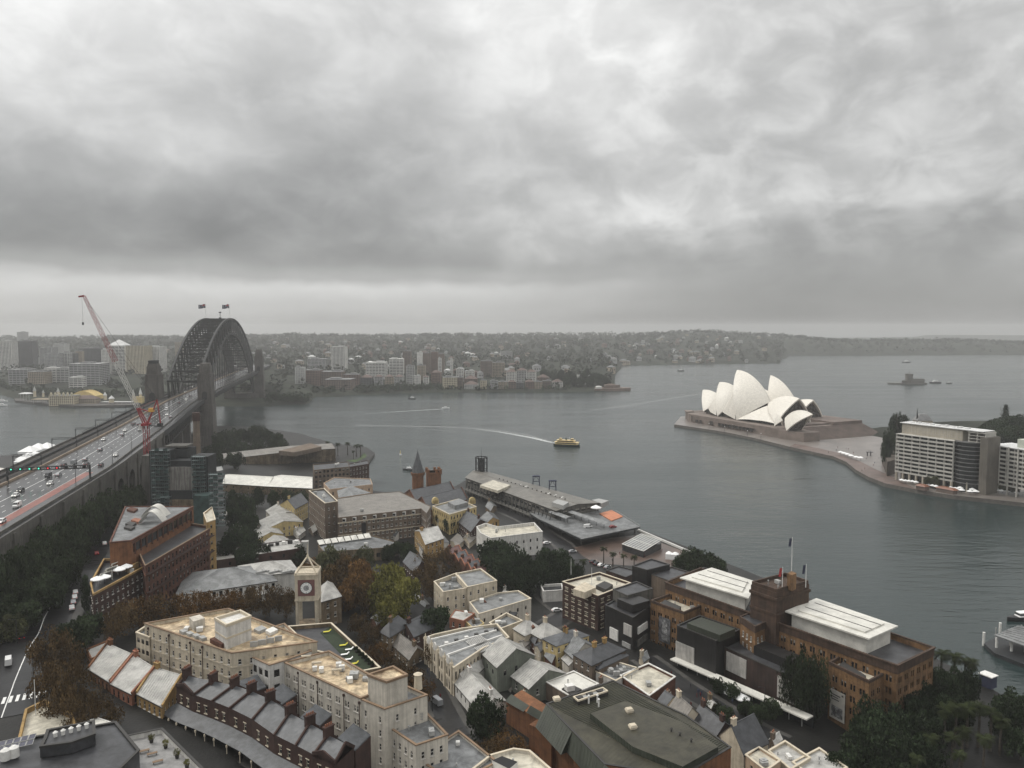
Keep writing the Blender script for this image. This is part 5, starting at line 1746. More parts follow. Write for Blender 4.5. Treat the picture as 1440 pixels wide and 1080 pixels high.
WINM = {}
def win_mesh(w, h, style):
 bl = rnd.choice((0, 0, 0, 1, 2)) if style != 'louvre' else 0
 k = (round(w, 2), round(h, 2), style, bl)
 if k in WINM: return WINM[k]
 mb = MB(); d = .18; y = d
 if bl: mb.face([(-w / 2, y - .015, h * (.45, .7)[bl - 1]), (w / 2, y - .015, h * (.45, .7)[bl - 1]), (w / 2, y - .015, h), (-w / 2, y - .015, h)], 2)
 mats = {'sash': [M_PANE, M_FRAMEW], 'dark': [M_PANE, M_FRAMED], 'cream': [M_PANE, M_TRIM], 'black': [M_PANE, M_FRAMED], 'louvre': [M_BRICKD, M_FRAMED]}[style]
 mb.face([(-w / 2, y, 0), (w / 2, y, 0), (w / 2, y, h), (-w / 2, y, h)], 0)
 f = .09 if style != 'black' else .05
 for a, b in (((-w / 2 + f / 2, y - .03, 0), (-w / 2 + f / 2, y - .03, h)), ((w / 2 - f / 2, y - .03, 0), (w / 2 - f / 2, y - .03, h)), ((-w / 2, y - .03, h - f / 2), (w / 2, y - .03, h - f / 2)), ((-w / 2, y - .03, f / 2), (w / 2, y - .03, f / 2)), ((-w / 2, y - .03, h * .52), (w / 2, y - .03, h * .52))):
  mb.bar(a, b, f, f, 1)
 if w > 1.3: mb.bar((0, y - .03, 0), (0, y - .03, h), f, f, 1)
 if style == 'louvre':
  for j in range(int(h / .3)): mb.bar((-w / 2, y - .05, .15 + j * .3), (w / 2, y - .05, .15 + j * .3), .12, .1, 0)
 if style in ('sash', 'cream'): mb.bar((-w / 2 - .12, -.05, -.07), (w / 2 + .12, -.05, -.07), .26, .14, 1)
 if style == 'cream': mb.bar((-w / 2 - .12, -.03, h + .09), (w / 2 + .12, -.03, h + .09), .16, .2, 1)
 me = bpy.data.meshes.new('window'); me.from_pydata(mb.v, [], mb.f); me.polygons.foreach_set('material_index', mb.m)
 for m in mats + [M_BLIND]: me.materials.append(m)
 WINM[k] = me
 return me


def ccw(poly):
 a = sum(p[0] * q[1] - q[0] * p[1] for p, q in zip(poly, poly[1:] + poly[:1]))
 return poly if a > 0 else poly[::-1]


def offset(poly, d):
 """shrink a ccw polygon by d (negative grows)"""
 n = len(poly); out = []
 for i in range(n):
  p0, p1, p2 = Vector(poly[i - 1]), Vector(poly[i]), Vector(poly[(i + 1) % n])
  e0, e1 = (p1 - p0).normalized(), (p2 - p1).normalized()
  n0, n1 = Vector((-e0.y, e0.x)), Vector((-e1.y, e1.x))
  m = (n0 + n1)
  m = m / max(.35, m.dot(n0)) if m.length > 1e-6 else n0
  out.append(tuple(p1 + m * d))
 return out


def facing(a, b):
 m = (Vector(a) + Vector(b)) / 2; e = Vector(b) - Vector(a)
 return Vector((e.y, -e.x)).dot(-m) > 0


def facade(mb, a, b, z0, z1, ops, mi=0, dep=.2):
 """wall from a to b (outside on the right hand) with real openings"""
 a, b = Vector(a), Vector(b); L = (b - a).length; e = (b - a) / L; nin = Vector((-e.y, e.x))
 us = sorted({0.0, L, *[o[0] for o in ops], *[o[1] for o in ops]}); vs = sorted({z0, z1, *[o[2] for o in ops], *[o[3] for o in ops]})
 def q(u, z, d=0): p = a + e * u + nin * d; return (p.x, p.y, z)
 for u0, u1 in zip(us, us[1:]):
  col = [o for o in ops if o[0] < (u0 + u1) / 2 < o[1]]
  zs = sorted({z0, z1, *[o[2] for o in col], *[o[3] for o in col]})
  for v0, v1 in zip(zs, zs[1:]):
   if any(o[2] < (v0 + v1) / 2 < o[3] for o in col): continue
   mb.face([q(u0, v0), q(u1, v0), q(u1, v1), q(u0, v1)], mi)
 for u0, u1, v0, v1 in ops:
  mb.face([q(u0, v0), q(u0, v0, dep), q(u0, v1, dep), q(u0, v1)], mi); mb.face([q(u1, v0, dep), q(u1, v0), q(u1, v1), q(u1, v1, dep)], mi)
  mb.face([q(u0, v1), q(u0, v1, dep), q(u1, v1, dep), q(u1, v1)], mi); mb.face([q(u0, v0, dep), q(u0, v0), q(u1, v0), q(u1, v0, dep)], mi)


class Count: n = 0


def place_windows(root, a, b, ops, style):
 a, b = Vector(a), Vector(b); e = (b - a).normalized(); rz = math.atan2(e.y, e.x); o0 = ORG[root.name]
 for u0, u1, v0, v1 in ops:
  if Count.n >= 98: return
  Count.n += 1
  o = bpy.data.objects.new('window', win_mesh(u1 - u0, v1 - v0, style)); COL.objects.link(o); o.parent = root
  p = a + e * ((u0 + u1) / 2)
  o.location = (p.x - o0.x, p.y - o0.y, v0 - o0.z); o.rotation_euler.z = rz


def grid_ops(L, zt, zb, sp, w, h, sh, top, m=1.0, pair=False, rows=99, skip=None):
 n = max(0, int((L - 2 * m + (sp - w)) / sp)); ops = []
 if n == 0: return ops
 x0 = (L - (n - 1) * sp) / 2; z = zt - top - h; r = 0
 while z > zb + .8 and r < rows:
  for k in range(n):
   if skip and (k, r) in skip: continue
   x = x0 + k * sp
   if pair:
    for s in (-1, 1): ops.append((x + s * w * .72 - w / 2, x + s * w * .72 + w / 2, z, z + h))
   else: ops.append((x - w / 2, x + w / 2, z, z + h))
  z -= sh; r += 1
 return [o for o in ops if o[0] > .25 and o[1] < L - .25]


def walls(root, poly, zb, zt, wm, win, name='wall', only=None):
 """win: dict with sp,w,h,sh,top,style or None"""
 mb = MB(); n = len(poly); todo = []
 for i in range(n):
  a, b = poly[i], poly[(i + 1) % n]; L = (Vector(b) - Vector(a)).length
  ops = []
  if win and facing(a, b) and L > 2.5 and (only is None or i in only):
   w_ = dict(sp=3.4, w=1.1, h=1.7, sh=3.5, top=1.6, style='sash', m=.9, pair=False, rows=99); w_.update(win)
   st = w_.pop('style')
   ops = grid_ops(L, zt, zb, **w_); todo.append((a, b, ops, st))
  facade(mb, a, b, zb, zt, ops)
 o = mb.build(name, wm, root)
 for t_ in todo: place_windows(root, *t_)
 return o


def ring(mb, poly, out, inn, z0, z1, mi=0):
 A, Bq = offset(poly, -out), offset(poly, inn); n = len(poly)
 for i in range(n):
  j = (i + 1) % n
  mb.face([(*A[i], z0), (*A[j], z0), (*A[j], z1), (*A[i], z1)], mi); mb.face([(*A[i], z1), (*A[j], z1), (*Bq[j], z1), (*Bq[i], z1)], mi)
  mb.face([(*Bq[j], z0), (*Bq[i], z0), (*Bq[i], z1), (*Bq[j], z1)], mi); mb.face([(*A[j], z0), (*A[i], z0), (*Bq[i], z0), (*Bq[j], z0)], mi)


def clutter(root, poly, z, n, mat=None, smax=2.2):
 c = Vector((sum(p[0] for p in poly) / len(poly), sum(p[1] for p in poly) / len(poly)))
 for k in range(n):
  p = c.lerp(Vector(rnd.choice(poly)), rnd.uniform(.05, .62)); mb = MB()
  if rnd.random() < .6:
   sx, sy, h = rnd.uniform(.8, smax), rnd.uniform(.8, smax), rnd.uniform(.6, 1.5)
   rz = rnd.uniform(0, .4); mb.obox((p.x, p.y, z + .25), sx, sy, h, rz); mb.obox((p.x, p.y, z), sx * .7, sy * .7, .26, rz); mb.cyl((p.x, p.y, z + .25 + h), (p.x, p.y, z + .33 + h), .32, .32, 8)
   mb.build('air_conditioner', mat or rnd.choice([M_UNIT, M_UNITW]), root)
  else:
   h = rnd.uniform(.6, 1.4); mb.cyl((p.x, p.y, z), (p.x, p.y, z + h), .16, .16, 7); mb.cyl((p.x, p.y, z + h), (p.x, p.y, z + h + .22), .32, .22, 7)
   mb.build('vent_pipe', M_UNIT, root)


def bldg(name, label, cat, px, zt, wm, rm, zb=None, par=.9, win=None, cop=None, cop_h=.3, band=None, units=0, group=None, world_xy=False):
 poly = ccw([tuple(p) if world_xy else tuple(P(a, b, zt).xy) for a, b in px] if not world_xy else list(px))
 cx, cy = sum(p[0] for p in poly) / len(poly), sum(p[1] for p in poly) / len(poly)
 zb = gz(cx, cy) - 2 if zb is None else zb
 t = thing(name, label, cat, (cx, cy, zb), 0, group); Count.n = 0
 walls(t, poly, zb, zt, wm, win)
 mb = MB(); inn = offset(poly, .34)
 mb.face([(*p, zt - par) for p in inn], 0)
 r = mb.build('roof', rm, t)
 mb = MB(); n = len(poly)
 for i in range(n):
  j = (i + 1) % n
  mb.face([(*inn[j], zt - par), (*inn[i], zt - par), (*inn[i], zt), (*inn[j], zt)], 0); mb.face([(*poly[i], zt), (*poly[j], zt), (*inn[j], zt), (*inn[i], zt)], 0)
 mb.build('parapet', wm, t)
 if cop:
  mb = MB(); ring(mb, poly, .14, .44, zt + .003, zt + cop_h); mb.build('coping', cop, t)
 if band:
  for z in band[1]:
   mb = MB(); ring(mb, poly, .12, -.004, z, z + .35); mb.build('string_course', band[0], t)
 if units: clutter(t, inn, zt - par, units)
 return t, poly


def pitched(name, label, cat, quad, ze, rise, wm, rm, zb=None, axis=0, hip=False, win=None, over=.35, chim=0, chm=None, group=None, gable=None, ridge_pos=.5, world_xy=False, par=None):
 """quad: 4 corners at eaves; the ridge runs parallel to edge 0-1 (axis 0) or 1-2 (axis 1)"""
 q = [tuple(P(a, b, ze).xy) for a, b in quad] if not world_xy else list(quad)
 if sum(p[0] * r_[1] - r_[0] * p[1] for p, r_ in zip(q, q[1:] + q[:1])) < 0: q = [q[1], q[0], q[3], q[2]]
 if axis: q = q[1:] + q[:1]
 cx, cy = sum(p[0] for p in q) / 4, sum(p[1] for p in q) / 4
 zb = gz(cx, cy) - 2 if zb is None else zb
 t = thing(name, label, cat, (cx, cy, zb), 0, group); Count.n = 0
 walls(t, q, zb, ze, wm, win)
 V = [Vector((*p, ze)) for p in q]
 r0 = V[0].lerp(V[3], ridge_pos); r1 = V[1].lerp(V[2], ridge_pos)
 L = (r1 - r0).length; wd = (V[3] - V[0]).length
 r0.z = r1.z = ze + rise
 if hip:
  k = min(.48, wd / 2 / L); d = r1 - r0; r0, r1 = r0 + d * k, r1 - d * k
 else:
  for g_ in ([V[3], V[0], r0], [V[1], V[2], r1]): mb = MB(); mb.face(g_); mb.build('gable', gable or wm, t)
 mb = MB(); c = Vector((cx, cy, 0))
 slope = rise / (wd / 2)
 def ext(p):
  d = Vector((p.x - cx, p.y - cy, 0)); d = d * (1 + over / max(1, d.length) * 1.2); return Vector((cx + d.x, cy + d.y, ze - over * slope * .7))
 E = [ext(v) for v in V]; th = Vector((0, 0, .16)); up = Vector((0, 0, .03))
 if not hip:
  e = (r1 - r0).normalized() * over * .6; r0 = r0 - e; r1 = r1 + e
 r0 += up; r1 += up
 F = [[E[0], E[1], r1, r0], [E[2], E[3], r0, r1]] + ([[E[1], E[2], r1], [E[3], E[0], r0]] if hip else [])
 for f in F:
  mb.face([p + th for p in f]); mb.face(f[::-1])
 for a, b in ((0, 1), (2, 3)) + (((1, 2), (3, 0)) if hip else ()): mb.face([E[a], E[b], E[b] + th, E[a] + th])
 if not hip:
  for a, r_ in ((0, r0), (3, r0), (1, r1), (2, r1)):
   mb.face([E[a], E[a] + th, r_ + th, r_]); mb.face([r_, r_ + th, E[a] + th, E[a]])
 if rm in (M_METAL, M_METALW, M_TAUPER):
  for f in F[:2]:
   n = int((f[1] - f[0]).length / .95)
   for k in range(1, n): mb.bar(f[0].lerp(f[1], k / n) + th * 1.15, f[3].lerp(f[2], k / n) + th * 1.15, .09, .1, 0, False)
 rf = mb.build('roof', rm, t)
 mb = MB()
 for a, b in ((0, 1), (2, 3)): mb.bar(E[a] - th * .3, E[b] - th * .3, .2, .18)
 mb.build('gutter', M_FRAMED, rf)
 mb = MB(); mb.bar(r0 + th, r1 + th, .3, .16); mb.build('ridge_cap', rm, rf)
 if par:                                        # raised parapet gables
  for a, r_, b in ((V[0], r0, V[3]), (V[1], r1, V[2])):
   mb = MB(); z = Vector((0, 0, .45)); mb.bar(a + z, r_ + z, .4, .7); mb.bar(r_ + z, b + z, .4, .7); mb.build('gable_parapet', par, t)
 for k in range(chim):
  u = (.12, .88, .5)[k % 3]; p = r0.lerp(r1, u); mb = MB(); mb.obox(p + Vector((0, 0, -1.0)), 1.5, .9, 2.6, math.atan2((r1 - r0).y, (r1 - r0).x)); mb.obox(p + Vector((0, 0, 1.6)), 1.8, 1.15, .25, math.atan2((r1 - r0).y, (r1 - r0).x))
  ch = mb.build('chimney', chm or wm, t)
  for s in (-.4, .4):
   mb = MB(); d = (r1 - r0).normalized() * s; mb.cyl(p + d + Vector((0, 0, 1.85)), p + d + Vector((0, 0, 2.4)), .17, .14, 7); mb.build('chimney_pot', M_TERRA, ch)
 return t, q, r0, r1


def box_on(root, px, z0, h, mat, name, inset=0.0):
 """box whose top outline is seen at the given pixels"""
 poly = ccw([tuple(P(a, b, z0 + h).xy) for a, b in px]); mb = MB(); mb.prism(poly, z0, z0 + h)
 return mb.build(name, mat, root), poly


# --- cream hotel in wings (foreground centre-left)
HW = dict(sp=2.5, w=.75, h=1.5, sh=3.2, top=1.7, style='sash', pair=False)
t, poly = bldg('hotel_wing', 'leftmost cream hotel wing with tan flat roof and square lift house', 'hotel', [(203, 877), (321, 856), (446, 903), (326, 919)], 36, M_CREAM, M_FLATT, 15, .9,
    dict(sp=3.1, w=.9, h=1.5, sh=3.3, top=1.9, style='sash'), M_COPING, .25, (M_TRIM, (31.9, 28.6, 25.3)), 12)
box_on(t, [(302, 872), (338, 861), (353, 869), (318, 882)], 35.1, 6.4, M_WHITER, 'lift_house')
mb = MB(); poly2 = ccw([tuple(P(a, b, 41.5).xy) for a, b in [(302, 872), (338, 861), (353, 869), (318, 882)]]); ring(mb, poly2, .15, .4, 41.5, 42.3); ring(mb, poly2, .1, -.01, 38.0, 38.5)
mb.build('lift_house_trim', M_TRIM, t)
box_on(t, [(266, 868), (281, 864), (288, 869), (272, 874)], 35.1, 3, M_CREAML, 'plant_room')
box_on(t, [(295, 898), (308, 893), (326, 901), (311, 906)], 33, 3.4, M_BRICK, 'louvre_box')
for i in range(4): box_on(t, [(252 + i * 9, 886 + i * 3), (259 + i * 9, 884 + i * 3), (264 + i * 9, 887 + i * 3), (257 + i * 9, 889 + i * 3)], 35.1, .9, M_UNIT, 'air_conditioner')
def downpipes(t, px, zt, zb, n=1):
 for a, b in px:
  p = P(a, b, zt); q = Vector((p.x, p.y, 0)).normalized() * -.25
  mb = MB(); mb.cyl((p.x + q.x, p.y + q.y, zt - .9), (p.x + q.x, p.y + q.y, zb), .11, .11, 7); mb.obox((p.x + q.x, p.y + q.y, zt - 1.2), .5, .4, .6); mb.build('downpipe', M_BRICKD, t)
downpipes(t, [(208, 879), (237, 889), (267, 899), (284, 905)], 36, 16)
bldg('hotel_annex', 'low cream annex with dark window openings at the left end of the cream hotel', 'hotel', [(191, 890), (203, 882), (224, 889), (210, 897)], 32.5, M_CREAM, M_FLATG, 14, .6, dict(sp=2.2, w=1.5, h=1.5, sh=3.1, top=1.2, style='black', m=.3), M_TRIM)
t, poly = bldg('hotel_wing', 'narrow white hotel wing with dark wide openings and cooling units on its roof', 'hotel', [(326, 905), (348, 893), (400, 877), (438, 916), (399, 930), (379, 936), (346, 921)], 34, M_WHITER, M_FLATT, 15, .8,
    dict(sp=2.6, w=1.6, h=2.0, sh=4.0, top=1.7, style='black', m=.4), M_COPING, .25, None, 9)
for i in range(4):
 p = P(357 + i * 11.5, 903 - i * 2.6, 36.4); mb = MB(); mb.obox((p.x, p.y, 33.2), 2.1, .5, 3.4, .3); mb.build('acoustic_screen', M_UNIT, t)
for a, b in ((366, 884), (382, 886)): box_on(t, [(a - 9, b), (a + 2, b - 5), (a + 9, b - 1), (a - 2, b + 4)], 33.2, 2.8, M_UNITW if a > 370 else M_UNIT, 'cooling_unit')
t, poly = bldg('hotel_wing', 'long pale hotel wing with paired small windows and tan roof', 'hotel', [(399, 932), (463, 916), (516, 947), (561, 962), (507, 983)], 33.5, M_CREAML, M_FLATT, 11, .9,
    dict(sp=3.6, w=.7, h=1.6, sh=3.4, top=2.2, style='sash', pair=True), M_COPING, .3, None, 12)
downpipes(t, [(419, 941), (446, 954), (483, 972), (505, 982.5)], 33.5, 12)
for a, b in ((425, 925), (440, 934), (468, 944)):
 p = P(a, b, 33.5); mb = MB(); mb.cyl(p - Vector((0, 0, .9)), p + Vector((0, 0, .6)), .35, .35, 8); mb.cyl(p + Vector((0, 0, .3)), p + Vector((2.2, .6, .3)), .35, .35, 8); mb.build('duct', M_TRIM, t)
t, poly = bldg('hotel_wing', 'hotel end block with a raised square lift house and stone urn', 'hotel', [(507, 984), (541, 998), (601, 978), (562, 961)], 33.2, M_CREAML, M_FLATG, 10, .9, dict(sp=5, w=.7, h=1.6, sh=3.4, top=2.2, style='sash'), M_COPING, .3, None, 2)
bp, bq = box_on(t, [(517, 951), (544, 961), (573, 951), (553, 939)], 32.3, 6.2, M_CREAML, 'lift_house')
mb = MB(); ring(mb, bq, .15, .45, 38.5, 39.1); mb.build('lift_house_trim', M_COPING, t)
mb = MB(); mb.face([(*p, 38.6) for p in offset(bq, .45)]); mb.build('lift_house_roof', M_FLATT, t)
p = P(588, 965, 33); mb = MB(); mb.cyl(p + Vector((0, 0, -.6)), p + Vector((0, 0, 3.2)), 1.1, .9, 12); mb.cyl(p + Vector((0, 0, 3.2)), p + Vector((0, 0, 3.6)), 1.2, .4, 12); mb.build('stone_urn', M_TRIM, t)
t, poly = bldg('hotel_wing', 'lower hotel block with grey roof carrying white cooling towers', 'hotel', [(540, 1019), (585, 1049), (630, 1034), (597, 1000)], 27.5, M_CREAML, M_FLATG, 9, .8, dict(sp=2.4, w=.85, h=1.7, sh=3.4, top=2.0, style='sash'), M_COPING, .3, None, 2)
p = P(566, 1007, 28)
mb = MB()
for i in (-1, 1):
 for j in (-1, 1): mb.bar(p + Vector((i * 1.3, j * 1.1, -1)), p + Vector((i * 1.3, j * 1.1, 2)), .16)
mb.obox(p + Vector((0, 0, 1.6)), 3.2, 2.6, .25); mb.build('tank_frame', M_STEELD, t)
for dx in (-.8, .8):
 mb = MB(); mb.obox(p + Vector((dx, 0, 1.86)), 1.5, 2.2, 2.4); mb.cyl(p + Vector((dx, 0, 4.26)), p + Vector((dx, 0, 4.6)), .6, .6, 10); mb.build('cooling_tower', M_UNITW, t)
mb = MB(); p2 = P(586, 1010, 28)
for i in range(5): mb.bar(p2 + Vector((-1.5 + i * .75, 0, -.6)), p2 + Vector((-1.5 + i * .75, 0, 1.4)), .1); mb.bar(p2 + Vector((-1.5, 0, -.3 + i * .4)), p2 + Vector((1.5, 0, -.3 + i * .4)), .1)
mb.build('pipe_rack', M_UNIT, t)
t, poly = bldg('hotel_wing', 'lowest hotel block with a cracked grey flat roof at the bottom edge', 'hotel', [(585, 1067), (640, 1102), (700, 1072), (645, 1028)], 22, M_CREAML, M_FLATG, 8, .6, dict(sp=2.4, w=.85, h=1.7, sh=3.4, top=2.0, style='sash'), M_COPING, .25, None, 3)
t, poly = bldg('terrace_building', 'rooftop terrace of green turf behind the long cream hotel wing', 'building', [(404, 881), (466, 876), (535, 939), (505, 945), (466, 920), (440, 915)], 29.5, M_SAND, M_FLATD, 11, 1.1, None, M_TRIM, .2)
mb = MB(); mb.face([(*P(a, b, 28.45).xy, 28.45) for a, b in ((450, 890), (465, 881), (532, 944), (508, 949))]); mb.build('turf', M_TURF, t)
M_YC = M('yellow_cushion', (.55, .50, .06), .8, .1, 1)
for i, (a, b, m) in enumerate(((459, 890, 0), (482, 909, 0), (490, 915, 1), (484, 922, 1), (489, 929, 1), (497, 935, 0))):
 p = P(a, b, 28.46); s = thing('sun_lounger', ('yellow cushioned lounger at the far end of the green roof terrace', 'yellow lounger in the middle of the green roof terrace', 'pale lounger nearest the outer wall on the green roof terrace', 'white lounger beside the hotel edge of the green terrace', 'white lounger next before the nearest yellow one on the green terrace', 'yellow lounger at the near end of the green roof terrace')[i], 'lounger', p, 0, 'loungers on the green roof terrace')
 mb = MB(); mb.obox(p + Vector((0, 0, .35)), 1.9, .75, .14, .3); mb.bar(p + Vector((.8, .25, .45)), p + Vector((1.4, .45, 1.0)), .7, .12); mb.build('cushion', M_YC if m == 0 else M_CANVAS, s)
 for u in (-.7, .7):
  mb = MB(); mb.obox(p + Vector((u, u * .3, 0)), .1, .6, .35, .3); mb.build('leg', M_FRAMED, s)
for i in range(6):
 a, b = 505 + i * 4.4, 917 + i * 4.2; p = P(a - 4, b, 28.46); s = thing('planter', 'small dark planter with a clipped bush along the green terrace wall', 'planter', p, 0, 'planters on the green roof terrace')
 mb = MB(); mb.obox(p, .8, .8, .6, .4); mb.build('pot', M_FRAMED, s); o = bpy.data.objects.new('bush', get_crown('round', 'fig', i % 3)); COL.objects.link(o); o.parent = s; o.location = (0, 0, .4); o.scale = (.7, .7, 1.3)

# --- clock tower
YK = 268
def kx(px): return PD(px, YK, 30).x
ck = thing('clock_tower', 'slender cream clock tower on four posts with an open pyramid top', 'clock tower', (kx(433), YK, 12))
zA, zB = PZ(838, YK), PZ(805, YK); wK = kx(449) - kx(418); cxk = kx(433.5); rk = .10
def kp(x, y): return Vector((cxk + (x * math.cos(rk) - y * math.sin(rk)) * wK / 2, YK + (x * math.sin(rk) + y * math.cos(rk)) * wK / 2, 0))
for x in (-1, 1):
 for y in (-1, 1):
  mb = MB(); p = kp(x * .84, y * .84); mb.obox((p.x, p.y, 12), wK * .13, wK * .13, zA - 12, rk); mb.build('post', M_CREAM, ck)
mb = MB(); p = kp(0, 0); mb.obox((p.x, p.y, zA), wK, wK, zB - zA, rk); mb.obox((p.x, p.y, zA - .5), wK * 1.04, wK * 1.04, .5, rk); mb.obox((p.x, p.y, zB), wK * 1.05, wK * 1.05, .45, rk); mb.build('clock_box', M_CREAM, ck)
mb = MB(); mb.obox((p.x, p.y, 12), wK * 1.05, wK * 1.05, 6, rk); mb.obox((p.x, p.y, PZ(880, YK)), wK * .98, wK * .98, 1.2, rk); mb.build('plinth', M_SAND, ck)
M_DIALR = M('dial_panel', (.16, .075, .07), .7, .1, .5)
for fx, fy in ((0, -1), (-1, 0)):
 zc = (zA + zB) / 2; c = kp(fx * 1.02, fy * 1.02); c.z = zc; nrm = (kp(fx, fy) - kp(0, 0)).normalized(); sd_ = Vector((-nrm.y, nrm.x, 0)); up = Vector((0, 0, 1)); hw = wK * .37
 mb = MB(); mb.face([c - sd_ * hw - up * hw, c + sd_ * hw - up * hw, c + sd_ * hw + up * hw, c - sd_ * hw + up * hw] if fy else [c - sd_ * hw - up * hw, c + sd_ * hw - up * hw, c + sd_ * hw + up * hw, c - sd_ * hw + up * hw]); pn = mb.build('dial_panel', M_DIALR, ck)
 mb = MB(); c2 = c + nrm * .04; R_ = wK * .25
 mb.cyl(c2, c2 + nrm * .12, R_ * 1.08, R_ * 1.08, 28, 1); mb.cyl(c2 + nrm * .12, c2 + nrm * .15, R_ * .98, R_ * .98, 28, 0)
 for k in range(12):
  an = k * math.pi / 6; d = sd_ * math.sin(an) + up * math.cos(an); mb.bar(c2 + nrm * .18 + d * R_ * .74, c2 + nrm * .18 + d * R_ * .93, .16, .05, 1)
 mb.cyl(c2 + nrm * .16, c2 + nrm * .165, R_ * .5, R_ * .5, 20, 2)
 for an, l in ((2.05, .55), (.65, .8)):
  d = sd_ * math.sin(an) + up * math.cos(an); mb.bar(c2 + nrm * .22, c2 + nrm * .22 + d * R_ * l, .2, .06, 1)
 mb.build('clock_face', [M_CANVAS, M_FRAMED, M('dial_grey', (.30, .30, .31), .6, .08)], ck)
mb = MB(); ap = kp(0, 0); ap.z = PZ(782, YK)
for x in (-1, 1):
 for y in (-1, 1):
  q = kp(x * .98, y * .98); q.z = zB + .45; mb.bar(q, ap, .42, .42)
for x, y, x2, y2 in ((-1, -1, 1, -1), (1, -1, 1, 1), (1, 1, -1, 1), (-1, 1, -1, -1)):
 a_, b_ = kp(x * .98, y * .98), kp(x2 * .98, y2 * .98); a_.z = b_.z = zB + .9; mb.bar(a_, b_, .3, .3)
mb.cyl(ap, ap + Vector((0, 0, 4.4)), .2, .12, 8); mb.obox(ap + Vector((0, 0, -.4)), .7, .7, .8); mb.build('pyramid_frame', M_TRIM, ck)

# --- buildings around the clock tower
t, q, r0, r1 = pitched('hall', 'sandstone building with a white hipped roof right behind the clock tower', 'building', [(442, 832), (452, 846), (480, 838), (468, 820)], 22, 4.5, M_SAND, M_METALW, 8, 1, True, dict(sp=3.2, w=1.1, h=1.9, sh=4, top=1.3, style='sash'))
t, q, r0, r1 = pitched('georgian_building', 'long white two storey building with grey hipped roof and tall dark arcade windows', 'building', [(247, 838), (389, 817), (372, 795), (262, 806)], 21.5, 4.2, M_WHITER, M_METAL, 9, 0, True, dict(sp=2.5, w=1.25, h=2.3, sh=3.9, top=.7, style='black', m=.5))
mb = MB()
for a, b in zip(q, q[1:] + q[:1]):
 if facing(a, b): mb.bar((a[0], a[1] - .5, 17.2), (b[0], b[1] - .5, 17.2), 1.2, .25)
mb.build('balcony_deck', M_WHITER, t)
pitched('roof_annex', 'pale roofed annex with ducts behind the white arcade building', 'building', [(345, 812), (420, 804), (408, 788), (335, 796)], 22, 3.0, M_WHITER, M_METALW, 9, 0, True)
for i in range(6):
 p = P(360 + i * 9, 806 - (i % 2) * 4, 24); mb = MB(); mb.bar(p, p + Vector((3.2, (-1) ** i * 2.0, .2)), .9, .9); o = mb.build('duct', M_UNIT, bpy.data.objects['roof_annex'])
t, poly = bldg('warehouse', 'long brick building with a pale roof behind the white arcade building', 'building', [(271, 793), (428, 770), (421, 757), (284, 776)], 20.5, M_BRICKD, M_METALW, 8, .35, dict(sp=6, w=1.1, h=1.6, sh=3.6, top=1.6, style='dark'), None, .2, None, 0)
for i in range(9):
 a = 345 + i * 9; p = P(a, 772 - (a - 345) * .14, 20.5); mb = MB(); mb.obox(p - Vector((0, 0, .3)), rnd.uniform(1.4, 2.6), 2, rnd.uniform(.8, 1.8), .15); mb.build('air_conditioner', rnd.choice([M_UNIT, M_UNITW, M_FRAMED]), t)
mb = MB(); p = P(429, 768, 20.5); mb.obox((p.x, p.y, 8), 3.2, 3, 15, .2); mb.build('end_tower', M_METALW, t)

# --- brick hotel, left
t, poly = bldg('brick_hotel', 'long red brick hotel with a grey roof terrace and white vaulted canopies', 'hotel', [(196, 779), (204, 796), (299, 741), (262, 735), (190, 770)], 36.5, M_BRICK, M_FLATD, 14, .9, dict(sp=3.0, w=1.2, h=2.0, sh=3.6, top=1.2, style='dark'), M_COPING, .3, (M_PINKR, (32.6, 25.6)))
up, upoly = box_on(t, [(154, 764), (176, 713), (272, 713), (185, 761)], 30, 13.5, M_BRICKO, 'upper_storey')
mb = MB(); mb.face([(*p, 43.52) for p in offset(upoly, .5)]); ring(mb, upoly, .15, .5, 43.4, 43.95, 1); mb.build('upper_roof', [M_FLATG, M_BRICK], t)
a, b = [Vector((*P(x, y, 43.5).xy, 0)) for x, y in ((185, 761), (271, 714))]
e = (b - a).normalized(); nn = Vector((e.y, -e.x, 0)); L = (b - a).length; Count.n = 0
mb = MB()
for k in range(12):
 p = a + e * (2 + (L - 4) * k / 11) + nn * .1; mb.bar((p.x, p.y, 38), (p.x, p.y, 42.6), .8, .3)
mb.bar(a + nn * .12 + Vector((0, 0, 42.9)), b + nn * .12 + Vector((0, 0, 42.9)), .3, .6); mb.build('pilaster', M_BRICK, t)
mb = MB(); p0, p1 = a + nn * .06 + e, b + nn * .06 - e; mb.face([(p0.x, p0.y, 39), (p1.x, p1.y, 39), (p1.x, p1.y, 42.2), (p0.x, p0.y, 42.2)]); mb.build('window_wall', M_DKGLASS, t)
mb = MB()
for z in (33.2, 26.3):
 p0, p1 = [Vector((*P(x, y, 36.5).xy, z)) + nn * .5 for x, y in ((205, 796), (298, 742))]; mb.bar(p0, p1, 1.5, .22)
 for k in range(30): q_ = p0.lerp(p1, k / 29); mb.bar(q_ + nn * .7, q_ + nn * .7 + Vector((0, 0, 1)), .07)
 mb.bar(p0 + nn * .7 + Vector((0, 0, 1)), p1 + nn * .7 + Vector((0, 0, 1)), .08)
mb.build('balcony', M_BRICKD, t)
for k in range(9):                                   # ground-floor awnings along the street
 p0, p1 = [Vector((*P(x, y, 36.5).xy, 17.5)) for x, y in ((205, 796), (298, 742))]; q_ = p0.lerp(p1, (k + .5) / 9) + nn * 1.6
 mb = MB(); mb.obox(q_, 4.2, 3.0, .7, math.atan2(e.y, e.x), taper=.7); mb.build('awning', M_FLATG, t)
